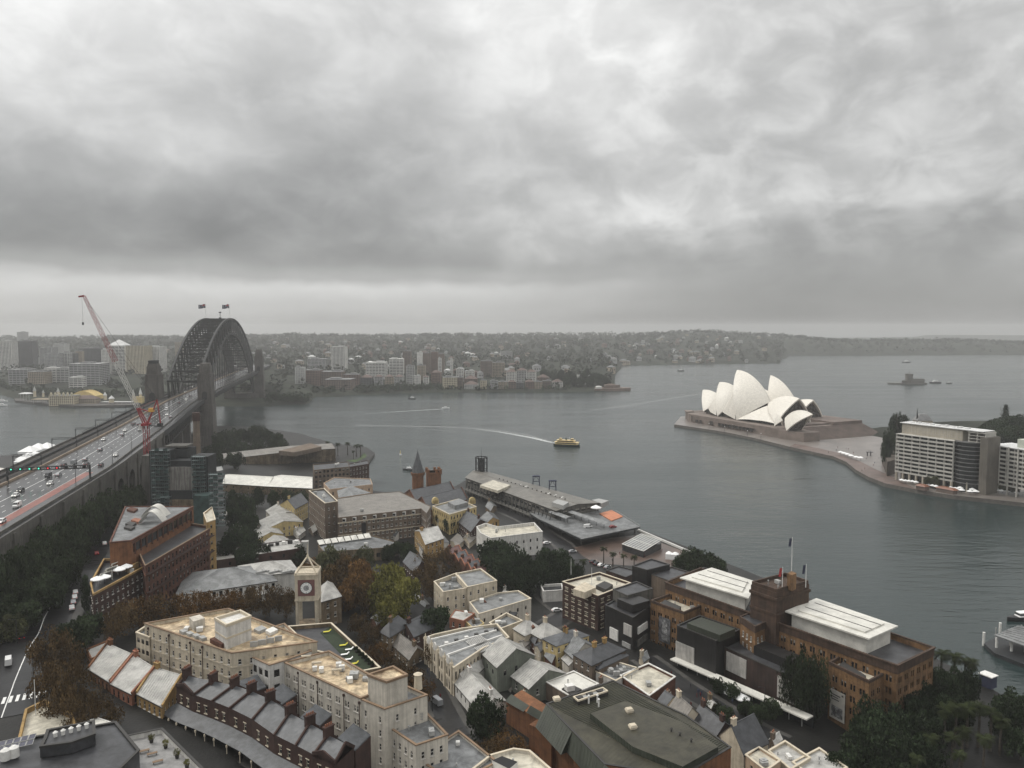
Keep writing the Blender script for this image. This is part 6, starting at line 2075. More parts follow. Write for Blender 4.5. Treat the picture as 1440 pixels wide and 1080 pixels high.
for j, (px0, px1, py) in enumerate(((196, 226, 737), (199, 231, 729))):
 Y0 = P((px0 + px1) / 2, py, 43.5).y; xa, xb = PD(px0, Y0, 44).x, PD(px1, Y0, 44).x; mb = MB(); n = 14; h = 5.2
 for i in range(n):
  u0, u1 = i / n, (i + 1) / n
  def vp(u, y, k=0): return (xa + (xb - xa) * u, Y0 + y + (u - .5) * 2.5, 43.6 + (h - k) * math.sin(math.pi * (u * .94 + .03)))
  mb.face([vp(u0, 0), vp(u1, 0), vp(u1, 5), vp(u0, 5)]); mb.face([vp(u0, 0, .35), vp(u1, 0, .35), vp(u1, 0), vp(u0, 0)]); mb.face([vp(u0, 0, .35), vp(u0, 5, .35), vp(u1, 5, .35), vp(u1, 0, .35)])
 mb.build('vaulted_canopy', M_WHITEROOF, t)
for a_, b_, m in ((178, 716, M_BRICK), (184, 731, M_PINKR), (176, 736, M_FRAMED), (174, 741, M_FRAMED)): box_on(t, [(a_, b_), (a_ + 6, b_ - 3), (a_ + 16, b_ - 1), (a_ + 10, b_ + 3)], 43.53, .9, m, 'roof_planter')
t, poly = bldg('ochre_block', 'ochre rendered block at the far end of the brick hotel', 'building', [(286, 722), (291, 735), (303, 731), (298, 713)], 39.5, M_OCHRE, M_FLATC, 12, .5, dict(sp=4, w=1.2, h=1.6, sh=3.6, top=1.6, style='dark'), M_TRIM)
t, poly = bldg('corner_hotel', 'ochre and brown corner building with a rooftop bar and slanted skylights', 'hotel', [(127, 822), (131, 838), (203, 799), (194, 789), (146, 788)], 33, M_BRICKD, M_FLATD, 14, .9, dict(sp=3.0, w=1.1, h=1.8, sh=3.6, top=1.4, style='sash'), M_OCHRE, .8, (M_OCHRE, (21.5,)))
for i in range(4):
 a_, b_ = 141 + i * 8.2, 812 - i * 7.2
 pl = [Vector(P(x, y, z)) for x, y, z in ((a_ - 4, b_ + 1, 33.4), (a_ + 13, b_ - 5, 33.4), (a_ + 16, b_ - 10.5, 36.2), (a_ + 0, b_ - 5, 36.2))]
 mb = MB(); mb.face(pl); mb.face([p - Vector((0, 0, .25)) for p in pl][::-1])
 for k in range(4): mb.face([pl[k] - Vector((0, 0, .25)), pl[(k + 1) % 4] - Vector((0, 0, .25)), pl[(k + 1) % 4], pl[k]])
 mb.bar(pl[3], pl[3] - Vector((0, 0, 3.6)), .2); mb.bar(pl[2], pl[2] - Vector((0, 0, 3.6)), .2)
 mb.build('skylight', M_WHITEROOF, t)
for i, (a_, b_) in enumerate(((137, 824), (168, 810), (178, 806), (147, 821))):
 umbrella(P(a_, b_, 32.2), 1.15, ('white round umbrella at the near end of the corner rooftop bar', 'larger white umbrella in the middle of the corner rooftop bar', 'white umbrella nearest the ochre wall on the corner rooftop bar', 'small white umbrella tucked behind the nearest one on the corner rooftop bar')[i], 'umbrellas on the corner rooftop bar')
box_on(t, [(173, 793), (185, 788), (195, 790), (181, 798)], 32.1, 2.4, M_OCHRE, 'roof_house'); clutter(t, poly, 32.1, 4, M_UNITW)

# --- scaffolded apartment tower by the bridge
M_NET = M('scaffold_net', (.035, .062, .058), .8, .35, .35); M_NETD = M('dark_cladding', (.018, .020, .022), .8, .3, .3)
M_RAWC = M('raw_concrete', (.20, .19, .175), .9, .2, .2, streak=.5)
YS = 425
def sbox(root, px0, px1, yt, mat, name, Y=YS, d=14, zb=10):
 a, b = PD(px0, Y, 0), PD(px1, Y, 0); mb = MB(); mb.obox(((a.x + b.x) / 2, Y + d / 2, zb), b.x - a.x, d, PZ(yt, Y) - zb); return mb.build(name, mat, root)
sc = thing('scaffolded_tower', 'dark concrete apartment tower wrapped in green scaffolding beside the crane', 'apartments', PD(252, YS, 10))
sbox(sc, 240, 274, 648, M_NETD, 'core', YS + 2); sbox(sc, 239, 275, 657, M_RAWC, 'bare_wall', YS + .5, 3, PZ(690, YS)); sbox(sc, 203, 222, 641, M_CONC, 'stair_tower', YS + 8, 12)
sbox(sc, 235, 268, 632, M_NETD, 'upper_storey', YS + 10, 12); sbox(sc, 236, 266, 627, M_CONC, 'upper_roof', YS + 10.5, 10, PZ(629.5, YS + 10)); sbox(sc, 214, 241, 634, M_NETD, 'stepped_wing', YS + 1.5, 12); sbox(sc, 272, 296, 642, M_NETD, 'stepped_wing', YS + 1.5, 12)
sbox(sc, 238, 282, 690, M_NETD, 'lower_storey', YS - 1, 6); sbox(sc, 240, 274, 703, M_SAND, 'base_wall', YS - 2, 6)


def scaffold(root, px0, px1, yt, yb, Y, d=3.0):
 a, b = PD(px0, Y, 0).x, PD(px1, Y, 0).x; z1, z0 = PZ(yt, Y), PZ(yb, Y); mb = MB(); nx = max(2, int((b - a) / 2.0)); nz = int((z1 - z0) / 2.0)
 for i in range(nx + 1):
  x = a + (b - a) * i / nx
  for y in (Y, Y + d): mb.bar((x, y, z0), (x, y, z1 + 1), .14)
 for k in range(nz + 1):
  z = z0 + (z1 - z0) * k / max(1, nz)
  mb.bar((a, Y, z), (b, Y, z), .14); mb.bar((a, Y + d, z), (b, Y + d, z), .14); mb.obox(((a + b) / 2, Y + d / 2, z), b - a, d * .9, .12); mb.bar((a, Y, z + 1), (b, Y, z + 1), .1)
  for i in range(nx):
   if (i + k) % 2 == 0 and rnd.random() < .75:
    x0, x1 = a + (b - a) * i / nx, a + (b - a) * (i + 1) / nx; mb.face([(x0, Y - .05, z), (x1, Y - .05, z), (x1, Y - .05, z + rnd.uniform(.9, 1.9)), (x0, Y - .05, z + 1.2)], 1)
 mb.build('scaffold', [M('scaffold_tube', (.10, .13, .13), .5, .25, .6), M_NET], root)


for a in ((216, 240, 634, 712, YS - 2), (273, 290, 643, 700, YS - 2), (222, 240, 700, 712, YS - 6), (296, 316, 668, 740, YS - 12)): scaffold(sc, *a)
sbox(sc, 274, 296, 697, M_NET, 'netted_wing', YS - 8, 10)
p = PD(279, 560, 4); t = thing('chimney_stack', 'tall slim tan brick chimney standing before the bridge pylon', 'chimney', p)
mb = MB(); mb.cyl((p.x, 560, 2), (p.x, 560, PZ(592, 560)), 2.8, 2.3, 12); mb.build('shaft', M_TAUPE, t)
mb = MB(); mb.cyl((p.x, 560, PZ(592, 560)), (p.x, 560, PZ(580, 560)), 2.7, 2.7, 12); mb.cyl((p.x, 560, PZ(586, 560)), (p.x, 560, PZ(585, 560)), 3.1, 3.1, 12); mb.build('crown', M_BRICKD, t)
# --- brick terrace row (foreground)
TF = [(248, 969), (271, 981), (297, 990), (322, 1000), (354, 1016), (385, 1038), (415, 1053), (440, 1066), (470, 1078)]
TB = [(263, 950), (300, 958), (330, 964), (354, 972), (380, 984), (408, 1003), (436, 1018), (462, 1034), (486, 1046)]
ZE = 30.0
tf = [P(a, b, ZE) for a, b in TF]; tb = [P(a, b, ZE + 2.6) for a, b in TB]
ordn = ('first', 'second', 'third', 'fourth', 'fifth', 'sixth', 'seventh', 'eighth')
for k in range(8):
 a, b, c, d = tf[k], tf[k + 1], tb[k + 1], tb[k]
 t = thing('terrace_house', 'dark brick terrace house with slate roof, %s from the ochre end of the row' % ordn[k], 'house', ((a.x + b.x) / 2, (a.y + b.y) / 2, 17), 0, 'dark brick terrace houses'); Count.n = 0
 bk = [Vector((v.x, v.y, 0)) + (Vector((v.x, v.y, 0)) - Vector((u.x, u.y, 0))).normalized() * 3.5 for v, u in ((c, b), (d, a))]
 poly = [a.xy, b.xy, bk[0].xy, bk[1].xy]; poly = [tuple(p) for p in poly]
 mb = MB(); L = (b - a).length
 ops = [(L * .30 - .5, L * .30 + .5, 27.0, 29.0), (L * .70 - .5, L * .70 + .5, 27.0, 29.0)] if L > 4 else [(L * .5 - .5, L * .5 + .5, 27.0, 29.0)]
 pp = ccw(poly); i0 = min(range(4), key=lambda i: (Vector(pp[i]) + Vector(pp[(i + 1) % 4]) - a.xy - b.xy).length)
 for i in range(4):
  p, q = pp[i], pp[(i + 1) % 4]
  facade(mb, p, q, 15, ZE + (.9 if i == i0 else 0), ops if i == i0 else [])
 mb.build('wall', M_BRICKD, t); place_windows(t, pp[i0], pp[(i0 + 1) % 4], ops, 'cream')
 mb = MB(); A_, B_, C_, D_ = [Vector(v) for v in (a, b, c, d)]; C2, D2 = Vector((*bk[0].xy, ZE - .2)), Vector((*bk[1].xy, ZE - .2)); A_.z = B_.z = ZE + .3
 dn = Vector((0, 0, .02))
 mb.face([A_, B_, C_, D_]); mb.face([D_, C_, C2, D2]); mb.build('roof', M_SLATE, t)
 mb = MB(); up = Vector((0, 0, .25)); mb.bar(A_ + up, D_ + up, .38, .7); mb.bar(D_ + up, D2 + up, .38, .7)
 if k == 7: mb.bar(B_ + up, C_ + up, .38, .7); mb.bar(C_ + up, C2 + up, .38, .7)
 mb.build('party_wall', M_BRICKD, t)
 if k in (0, 7):
  mb = MB(); m_ = (A_ + B_) / 2; mb.bar(A_ + Vector((0, 0, .8)), m_ + Vector((0, 0, 2.0)), .4, .8); mb.bar(m_ + Vector((0, 0, 2.0)), B_ + Vector((0, 0, .8)), .4, .8); mb.face([A_, B_, m_ + Vector((0, 0, 1.9))]); mb.build('gable', M_BRICKD, t)
 ch = MB(); p = D_; rz = math.atan2((c - d).y, (c - d).x); ch.obox(p - Vector((0, 0, 1.6)), 1.0, 2.4, 3.6, rz); ch.obox(p + Vector((0, 0, 2.0)), 1.25, 2.7, .3, rz); ch = ch.build('chimney', M_BRICKD, t)
 for s in (-.8, -.27, .27, .8):
  mb = MB(); q = p + Vector((-math.sin(rz) * s, math.cos(rz) * s, 2.3)); mb.cyl(q, q + Vector((0, 0, .55)), .17, .14, 6); mb.build('chimney_pot', M_TERRA, ch)
 if k % 2 == 1:                                    # rear wing
  mb = MB(); m_ = (bk[0] + bk[1]) / 2; dr = (bk[0] - Vector((b.x, b.y, 0))).normalized(); e = Vector((-dr.y, dr.x, 0)); w_ = 4.6
  q = [m_ - e * w_ / 2, m_ + e * w_ / 2, m_ + e * w_ / 2 + dr * 7, m_ - e * w_ / 2 + dr * 7]
  mb.prism(ccw([tuple(v.xy) for v in q]), 15, ZE - 1.5); mb.build('rear_wing', M_BRICKD, t)
  mb = MB(); z0, z1 = Vector((0, 0, ZE - 1.2)), Vector((0, 0, ZE + .8)); mb.face([q[0] + z0, q[3] + z0, q[2] + z1, q[1] + z1]); mb.face([q[0] + z0 - Vector((0, 0, .3)), q[1] + z1 - Vector((0, 0, .3)), q[2] + z1 - Vector((0, 0, .3)), q[3] + z0 - Vector((0, 0, .3))]); mb.face([q[1] + z1, q[2] + z1, q[2] + z0, q[1] + z0]); mb.build('rear_roof', M_SLATE, t)
vr = thing('street_verandah', 'long grey slate verandah roof along the dark brick terrace', 'verandah', (tf[4].x, tf[4].y - 3, 19))
vf, vb = [], []
for k in range(9):
 d = (tf[k] - tb[k]); d.z = 0; d.normalize(); vb.append(Vector((*tf[k].xy, 26.3)) + d * .05); vf.append(Vector((*tf[k].xy, 25.1)) + d * 4.2)
mb = MB(); th = Vector((0, 0, -.15))
for k in range(8): mb.face([vf[k], vf[k + 1], vb[k + 1], vb[k]]); mb.face([vb[k] + th, vb[k + 1] + th, vf[k + 1] + th, vf[k] + th]); mb.face([vf[k] + th, vf[k + 1] + th, vf[k + 1], vf[k]])
mb.build('roof', M_SLATE, vr)
mb = MB()
for k in range(8):
 mb.bar(vf[k] - Vector((0, 0, 3.0)), vf[k + 1] - Vector((0, 0, 3.0)), .25, .3)
 mb.face([vf[k] - Vector((0, 0, 3.1)), vf[k + 1] - Vector((0, 0, 3.1)), vb[k + 1] - Vector((0, 0, 4.3)), vb[k] - Vector((0, 0, 4.3))])
mb.build('deck', M_FRAMED, vr)
for k in range(8):
 for u in (0, .5):
  mb = MB(); p = vf[k].lerp(vf[k + 1], u); mb.cyl((p.x, p.y, 16), (p.x, p.y, 25), .13, .11, 8); mb.obox((p.x, p.y, 24.3), .4, .4, .5); mb.build('post', M_TRIM, vr)

for i, (q, wm, lab, bo) in enumerate((
  ([(124, 941), (154, 960), (194, 926), (158, 911)], M_BRICKO, 'brick terrace house with pale roof, behind the bare branched tree', 0),
  ([(155, 962), (185, 977), (225, 946), (196, 926)], M_PINKR, 'terracotta terrace house with a pale roof and tall front windows', 0),
  ([(192, 976), (228, 995), (262, 955), (223, 945)], M_OCHRE, 'ochre house with pale roof at the end of the brick terrace', 0))):
 t, p_, r0, r1 = pitched('gabled_house', lab, 'house', q, 27.5, 2.4, wm, M_METALW, 19, 0, False, dict(sp=2.4, w=.9, h=2.0, sh=3.9, top=.9, style='dark' if i < 2 else 'sash', m=.4), .1, 1, wm, None, None, .8, par=wm)
bldg('brick_shed', 'small brick roofed shed left of the pale roofed terrace houses', 'house', [(121, 912), (128, 926), (153, 915), (156, 898)], 26, M_BRICKO, M_METALW, 18, .5)
t, poly = bldg('parapet_building', 'low building with a plain cream roof and ochre parapets beside the street', 'building', [(26, 1040), (36, 998), (63, 985), (101, 1004), (110, 1030), (70, 1060)], 30, M_OCHRE, M_FLATC, 22, 1.1, None, M_OCHRE, .25)
p = P(50, 1000, 30); mb = MB(); mb.cyl(p - Vector((0, 0, 1)), p + Vector((0, 0, 8)), .12, .07, 7); mb.build('flagpole', M_WHITE, t)
bldg('white_roof_shed', 'small bright white roof wedged between the cream roof and the dark plant roof', 'building', [(107, 1020), (136, 1008), (160, 1016), (130, 1030)], 30, M_WHITER, M_WHITEROOF, 20, .1)
t, poly = bldg('modern_hotel', 'dark modern flat roof with a sunken plant enclosure in the bottom left corner', 'building', [(-40, 1075), (48, 1037), (163, 1016), (196, 1056), (120, 1130), (-60, 1180)], 40, M_FLATD, M_FLATD, 20, .15, None, M_FRAMED, .3)
bp, bq = box_on(t, [(62, 1040), (66, 1028), (133, 1015), (134, 1034), (100, 1046), (56, 1052)], 40.1, 2.0, M_FLATD, 'plant_enclosure')
mb = MB(); ring(mb, bq, .1, .5, 42.1, 42.5); mb.build('enclosure_rim', M_FRAMED, t)
for i in range(5):
 p = P(78 + i * 11, 1036 - i * 3, 42.1); mb = MB(); mb.cyl(p, p + Vector((0, 0, .9)), .35, .35, 9); mb.cyl(p + Vector((0, 0, .9)), p + Vector((0, 0, 1.2)), .5, .15, 9); mb.build('vent_cowl', M_UNITW, t)
M_SOLAR = M('solar_cell', (.05, .05, .075), .25, .2, 1, spec=.6)
for i in range(5):
 for j in range(2):
  q = [P(-6 + i * 10.5 + j * 3, 1058 - i * 2.4 - j * 8, 40.6 + j * .5), P(3.6 + i * 10.5 + j * 3, 1056 - i * 2.4 - j * 8, 40.6 + j * .5), P(6 + i * 10.5 + j * 3, 1049 - i * 2.4 - j * 8, 41 + j * .5), P(-3 + i * 10.5 + j * 3, 1051 - i * 2.4 - j * 8, 41 + j * .5)]
  mb = MB(); mb.face(q); mb.face([v - Vector((0, 0, .12)) for v in q][::-1])
  for k in range(4): mb.bar(q[k], q[(k + 1) % 4], .09, .09, 1)
  mb.build('solar_panel', [M_SOLAR, M_UNIT], t)
for a, b in ((8, 1068), (20, 1064)):
 p = P(a, b, 40.2); mb = MB(); mb.cyl(p, p + Vector((0, 0, 1.9)), .9, .9, 14); mb.cyl(p + Vector((0, 0, 1.9)), p + Vector((0, 0, 2.3)), .9, .3, 14); mb.build('water_tank', M_UNITW, t)
M_DECK = M('deck_boards', (.24, .235, .23), .5, .2, .5, rib=.3, ribscale=3)
t, poly = bldg('terrace_block', 'roof terrace with pale decking and white parapet beside the dark plant roof', 'building', [(150, 1056), (180, 1034), (228, 1024), (290, 1085), (240, 1120)], 36, M_WHITER, M_DECK, 20, 1.1, None, M_FRAMED, .12)
for i, (a, b) in enumerate(((213, 1044), (233, 1052), (249, 1066), (263, 1080), (180, 1075))):
 p = P(a, b, 35); s = thing('planter', 'potted leafy plant on the pale decked roof terrace, %s from the far end' % ordn[i], 'planter', p, 0, 'potted plants on the pale terrace')
 mb = MB(); mb.cyl(p, p + Vector((0, 0, .7)), .35, .45, 10); mb.build('pot', M_FRAMED, s); o = bpy.data.objects.new('bush', get_crown('open', 'yellow', i % 4)); COL.objects.link(o); o.parent = s; o.location = (0, 0, .3); o.scale = (.8, .8, 1.6)
for i, (a, b) in enumerate(((203, 1058), (214, 1062), (222, 1073))):
 p = P(a, b, 35); s = thing('terrace_bench', 'slatted wooden bench on the pale decked terrace, %s from the dark roof' % ordn[i], 'bench', p, 0, 'benches on the pale terrace')
 mb = MB(); mb.obox(p + Vector((0, 0, .4)), 2.0, .7, .1, .5); mb.build('seat', M_COPING, s)
 for u in (-.8, .8):
  mb = MB(); mb.obox(p + Vector((u * .88, u * .48, 0)), .1, .6, .4, .5); mb.build('leg', M_FRAMED, s)

# --- flat-roofed and gabled buildings of the old town
SH_ = dict(sp=3.0, w=1.0, h=1.7, sh=3.5, top=1.5, style='sash')
BL = [  # name, label, px, zt, wall, roof, zb, parapet, windows, coping, units
 ('tan_warehouse', 'tall tan corner block with small white windows above the long brick building', [(434, 690), (457, 708), (475, 705), (456, 687)], 28, M_TAUPE, M_FLATG, 6, .8, dict(sp=3.2, w=.8, h=1.5, sh=4.2, top=2.6, style='sash', m=.6), M_TRIM, 6),
 ('long_brick_building', 'long brown brick building with a flat taupe roof and rows of windows', [(475, 728), (592, 715), (600, 722), (606, 712), (562, 691), (520, 694), (474, 701)], 22, M_TAUPE, M_TAUPER, 5, .25, dict(sp=2.6, w=1.3, h=1.6, sh=3.5, top=3.2, style='sash', m=.8), None, 1),
 ('peach_building', 'smooth peach coloured modern building behind the tan corner block', [(455, 679), (463, 688), (524, 681), (521, 673), (470, 671)], 19, M_PEACH, M_FLATG, 4, .6, dict(sp=5, w=.9, h=2.0, sh=5, top=2.2, style='dark', rows=1), None, 3),
 ('brown_warehouse', 'old brown brick warehouse with many window bays near the water', [(440, 653), (441, 661), (492, 656), (489, 649)], 20, M_TAUPE, M_FLATD, 3, .5, dict(sp=3.0, w=1.7, h=1.8, sh=3.5, top=1.0, style='black', m=.5), None, 3),
 ('dark_warehouse', 'dark stone warehouse at the cove right of the brown warehouse', [(488, 653), (489, 657), (519, 652), (517, 647)], 17, M_BRICKD, M_SLATED, 2, .4, SH_, None, 2),
 ('white_hotel', 'white corner building with a tall parapet and small arched windows', [(670, 741), (676, 750), (690, 757), (763, 748), (751, 735), (700, 741), (683, 736)], 15, M_WHITER, M_FLATC, 3, 1.4, dict(sp=4.0, w=.9, h=1.7, sh=4.2, top=3.0, style='black', m=1.2), M_WHITER, 4),
 ('cream_flats', 'cream three storey building with a grey flat roof among the trees, taller half', [(657, 826), (699, 817), (676, 800), (640, 807)], 20, M_CREAM, M_METAL, 5, .5, dict(sp=3.6, w=.9, h=1.5, sh=3.4, top=2.0, style='sash'), M_TRIM, 0),
 ('cream_flats', 'cream three storey building with a sunken roof yard, left half', [(610, 818), (623, 833), (659, 827), (642, 806)], 19.4, M_CREAM, M_FLATG, 5, 1.6, dict(sp=3.4, w=.9, h=1.5, sh=3.4, top=2.4, style='sash'), M_TRIM, 7),
 ('cream_corner_building', 'low pale cream building with a sloping grey roof below the cream flats', [(660, 847), (673, 864), (747, 842), (729, 831), (700, 834)], 15, M_CREAML, M_METAL, 5, .5, dict(sp=4.2, w=.9, h=1.5, sh=3.4, top=2.2, style='dark'), M_TRIM, 2),
 ('pink_house', 'small pinkish red house with a pale roof behind the ornate building', [(632, 868), (652, 873), (668, 862), (640, 857)], 14, M_PINKR, M_METALW, 5, .3, SH_, None, 1),
 ('cream_cottage', 'small cream cottage right of the pinkish red house', [(653, 872), (666, 884), (681, 876), (668, 864)], 13, M_YEL, M_METAL, 5, .3, SH_, None, 1),
 ('roof_yard_building', 'low cream building with water tanks on its roof behind the ornate building', [(688, 876), (700, 886), (735, 873), (712, 862)], 13.5, M_CREAM, M_FLATG, 4, .9, None, M_TRIM, 8),
 ('white_shop', 'white flat roofed shop with air conditioners and a brick end wall', [(872, 950), (913, 979), (950, 952), (912, 933)], 13, M_BRICK, M_FLATC, 5, .7, None, M_WHITER, 2),
 ('white_roof_shop', 'bright white canopy roof with a dark sunken machine well', [(767, 959), (799, 978), (842, 962), (807, 944)], 14, M_TAUPE, M_WHITEROOF, 5, .15, None, M_WHITER, 1),
 ('rooftop_plant_shop', 'shop roof crowded with white air conditioning units beside the brick slate house', [(838, 945), (866, 958), (898, 940), (868, 931)], 13, M_WHITER, M_FLATG, 5, .6, None, M_TRIM, 9),
 ('striped_brick_block', 'brown brick block with cream window bands and a cream roof parapet', [(791, 818), (841, 838), (887, 820), (843, 805)], 19.5, M_BRICKD, M_FLATC, 3, .9, dict(sp=4.0, w=1.9, h=1.6, sh=3.4, top=1.7, style='cream', m=.4), M_TRIM, 3),
 ('low_white_wall_building', 'low bar with a white parapet wall between the fig trees and the striped block', [(760, 823), (764, 832), (792, 830), (790, 821)], 9, M_WHITER, M_FLATD, 2, .9, None, M_WHITER, 0),
 ('terrace_cafe', 'low cafe building with slanted white skylights before the long brick building', [(447, 766), (455, 776), (540, 770), (560, 762), (520, 752)], 13, M_SAND, M_FLATG, 5, .5, dict(sp=4, w=1.8, h=2.2, sh=4, top=2.5, style='black', rows=1), None, 3),
 ('brick_shop', 'small pink brick shop with a white roof at the bottom edge', [(1048, 1062), (1077, 1085), (1098, 1070), (1066, 1050)], 12, M_PEACH, M_FLATC, 3, .5, SH_, M_TRIM, 3),
 ('scroll_parapet_shop', 'cream shop with a scrolled parapet and pale roof at the bottom edge', [(1080, 1056), (1112, 1083), (1140, 1066), (1104, 1042)], 11, M_CREAM, M_METALW, 3, .6, SH_, M_TRIM, 2),
 ('pale_roof_shop', 'pale roofed shop right of the scrolled parapet shop', [(1114, 1072), (1150, 1100), (1192, 1080), (1152, 1052)], 10.5, M_CREAM, M_METALW, 3, .3, None, M_TRIM, 2),
 ('white_long_roof', 'narrow bright white roof beside the scaffolded tower', [(312, 722), (337, 737), (343, 733), (320, 718)], 14, M_WHITER, M_WHITEROOF, 6, .1, None, None, 0),
 ('curved_terrace_building', 'pale round edged roof terrace with a dark skylight at the bottom edge', [(660, 1085), (690, 1062), (722, 1053), (745, 1056), (790, 1095), (720, 1120)], 22, M_CREAML, M_FLATC, 8, .7, None, M_TRIM, 2)]
for nm, lab, px, zt, wm, rm, zb, par, win, cop, un in BL: bldg(nm, lab, 'building', px, zt, wm, rm, zb, par, win, cop, .25, None, un)
D_ = bpy.data.objects
t = D_['curved_terrace_building']; mb = MB(); q = [P(a, b, 23.6) for a, b in ((692, 1066), (706, 1060), (728, 1068), (716, 1078))]; mb.prism(ccw([tuple(v.xy) for v in q]), 21.3, 23.0); mb.face([Vector((v.x, v.y, 23.05)) for v in q], 1); mb.build('skylight', [M_UNITW, M_DARK], t)
t = D_['long_brick_building']
a, b = P(475, 728, 22), P(592, 715, 22)                # dormers, and a dark box painted as the shade of a stair recess
for k in range(8):
 p = a.lerp(b, (k + .6) / 8.4); mb = MB(); mb.obox((p.x, p.y + .2, 19.4), 2.0, 1.4, 1.9, -.1); dm = mb.build('dormer', M_WHITER, t); mb = MB(); mb.obox((p.x, p.y - .52, 19.7), 1.5, .1, 1.2, -.1); mb.build('pane', M_PANE, dm)
mb = MB(); p = a.lerp(b, .3); mb.obox((p.x, p.y - .3, 5), 2.6, .8, 12.5, -.1); mb.build('stair_shade_box', M_DARK, t)
mb = MB(); mb.bar(a + Vector((0, -.1, -3.1)), b + Vector((0, -.1, -3.1)), .4, .5); mb.bar(a + Vector((0, -.12, -10)), b + Vector((0, -.12, -10)), .25, .4); mb.build('string_course', M_TRIM, t)
q = [P(x, y, 22) for x, y in ((476, 700), (522, 693), (506, 688), (474, 690))]; mb = MB(); m_ = sum(q, Vector()) / 4 + Vector((0, 0, 4.2))
for k in range(4): mb.face([q[k], q[(k + 1) % 4], m_])
mb.build('hipped_roof', M_METAL, t)
t = D_['terrace_cafe']
for k in range(8):
 x, y = 449 + k * 9.3, 766 - k * 1.3; up = k % 2; q = [P(x, y, 13.4), P(x + 8, y - 1.2, 13.4), P(x + 8 - 3, y - 7.5, 14.6 + up * .6), P(x - 3, y - 6.3, 14.6 - up * .3)]; mb = MB(); mb.face(q); mb.face([v - Vector((0, 0, .2)) for v in q][::-1]); mb.bar(q[3], q[3] - Vector((0, 0, 1.6)), .15); mb.build('skylight', M_WHITEROOF, t)
t = D_['white_roof_shop']; mb = MB(); q = ccw([tuple(P(a, b, 14.6).xy) for a, b in ((790, 968), (803, 962), (818, 969), (804, 977))]); mb.prism(q, 12, 14.6); mb.build('machine_well', M_FRAMED, t); mb = MB(); mb.obox(P(801, 970, 14.6), 2.6, 2.0, 1.6, .4); mb.build('cooling_unit', M_UNITW, t)
t = D_['striped_brick_block']; box_on(t, [(806, 828), (822, 833), (838, 826), (822, 818)], 18.6, 2.6, M_CREAM, 'roof_house'); box_on(t, [(838, 823), (852, 829), (862, 822), (850, 817)], 18.6, 1.6, M_FRAMED, 'louvre_screen')
for a, b in ((803, 808), (832, 822)):
 p = P(a, b, 20); mb = MB(); mb.cyl(p, p + Vector((0, 0, 7)), .12, .07, 6); mb.build('flagpole', M_WHITE, t)

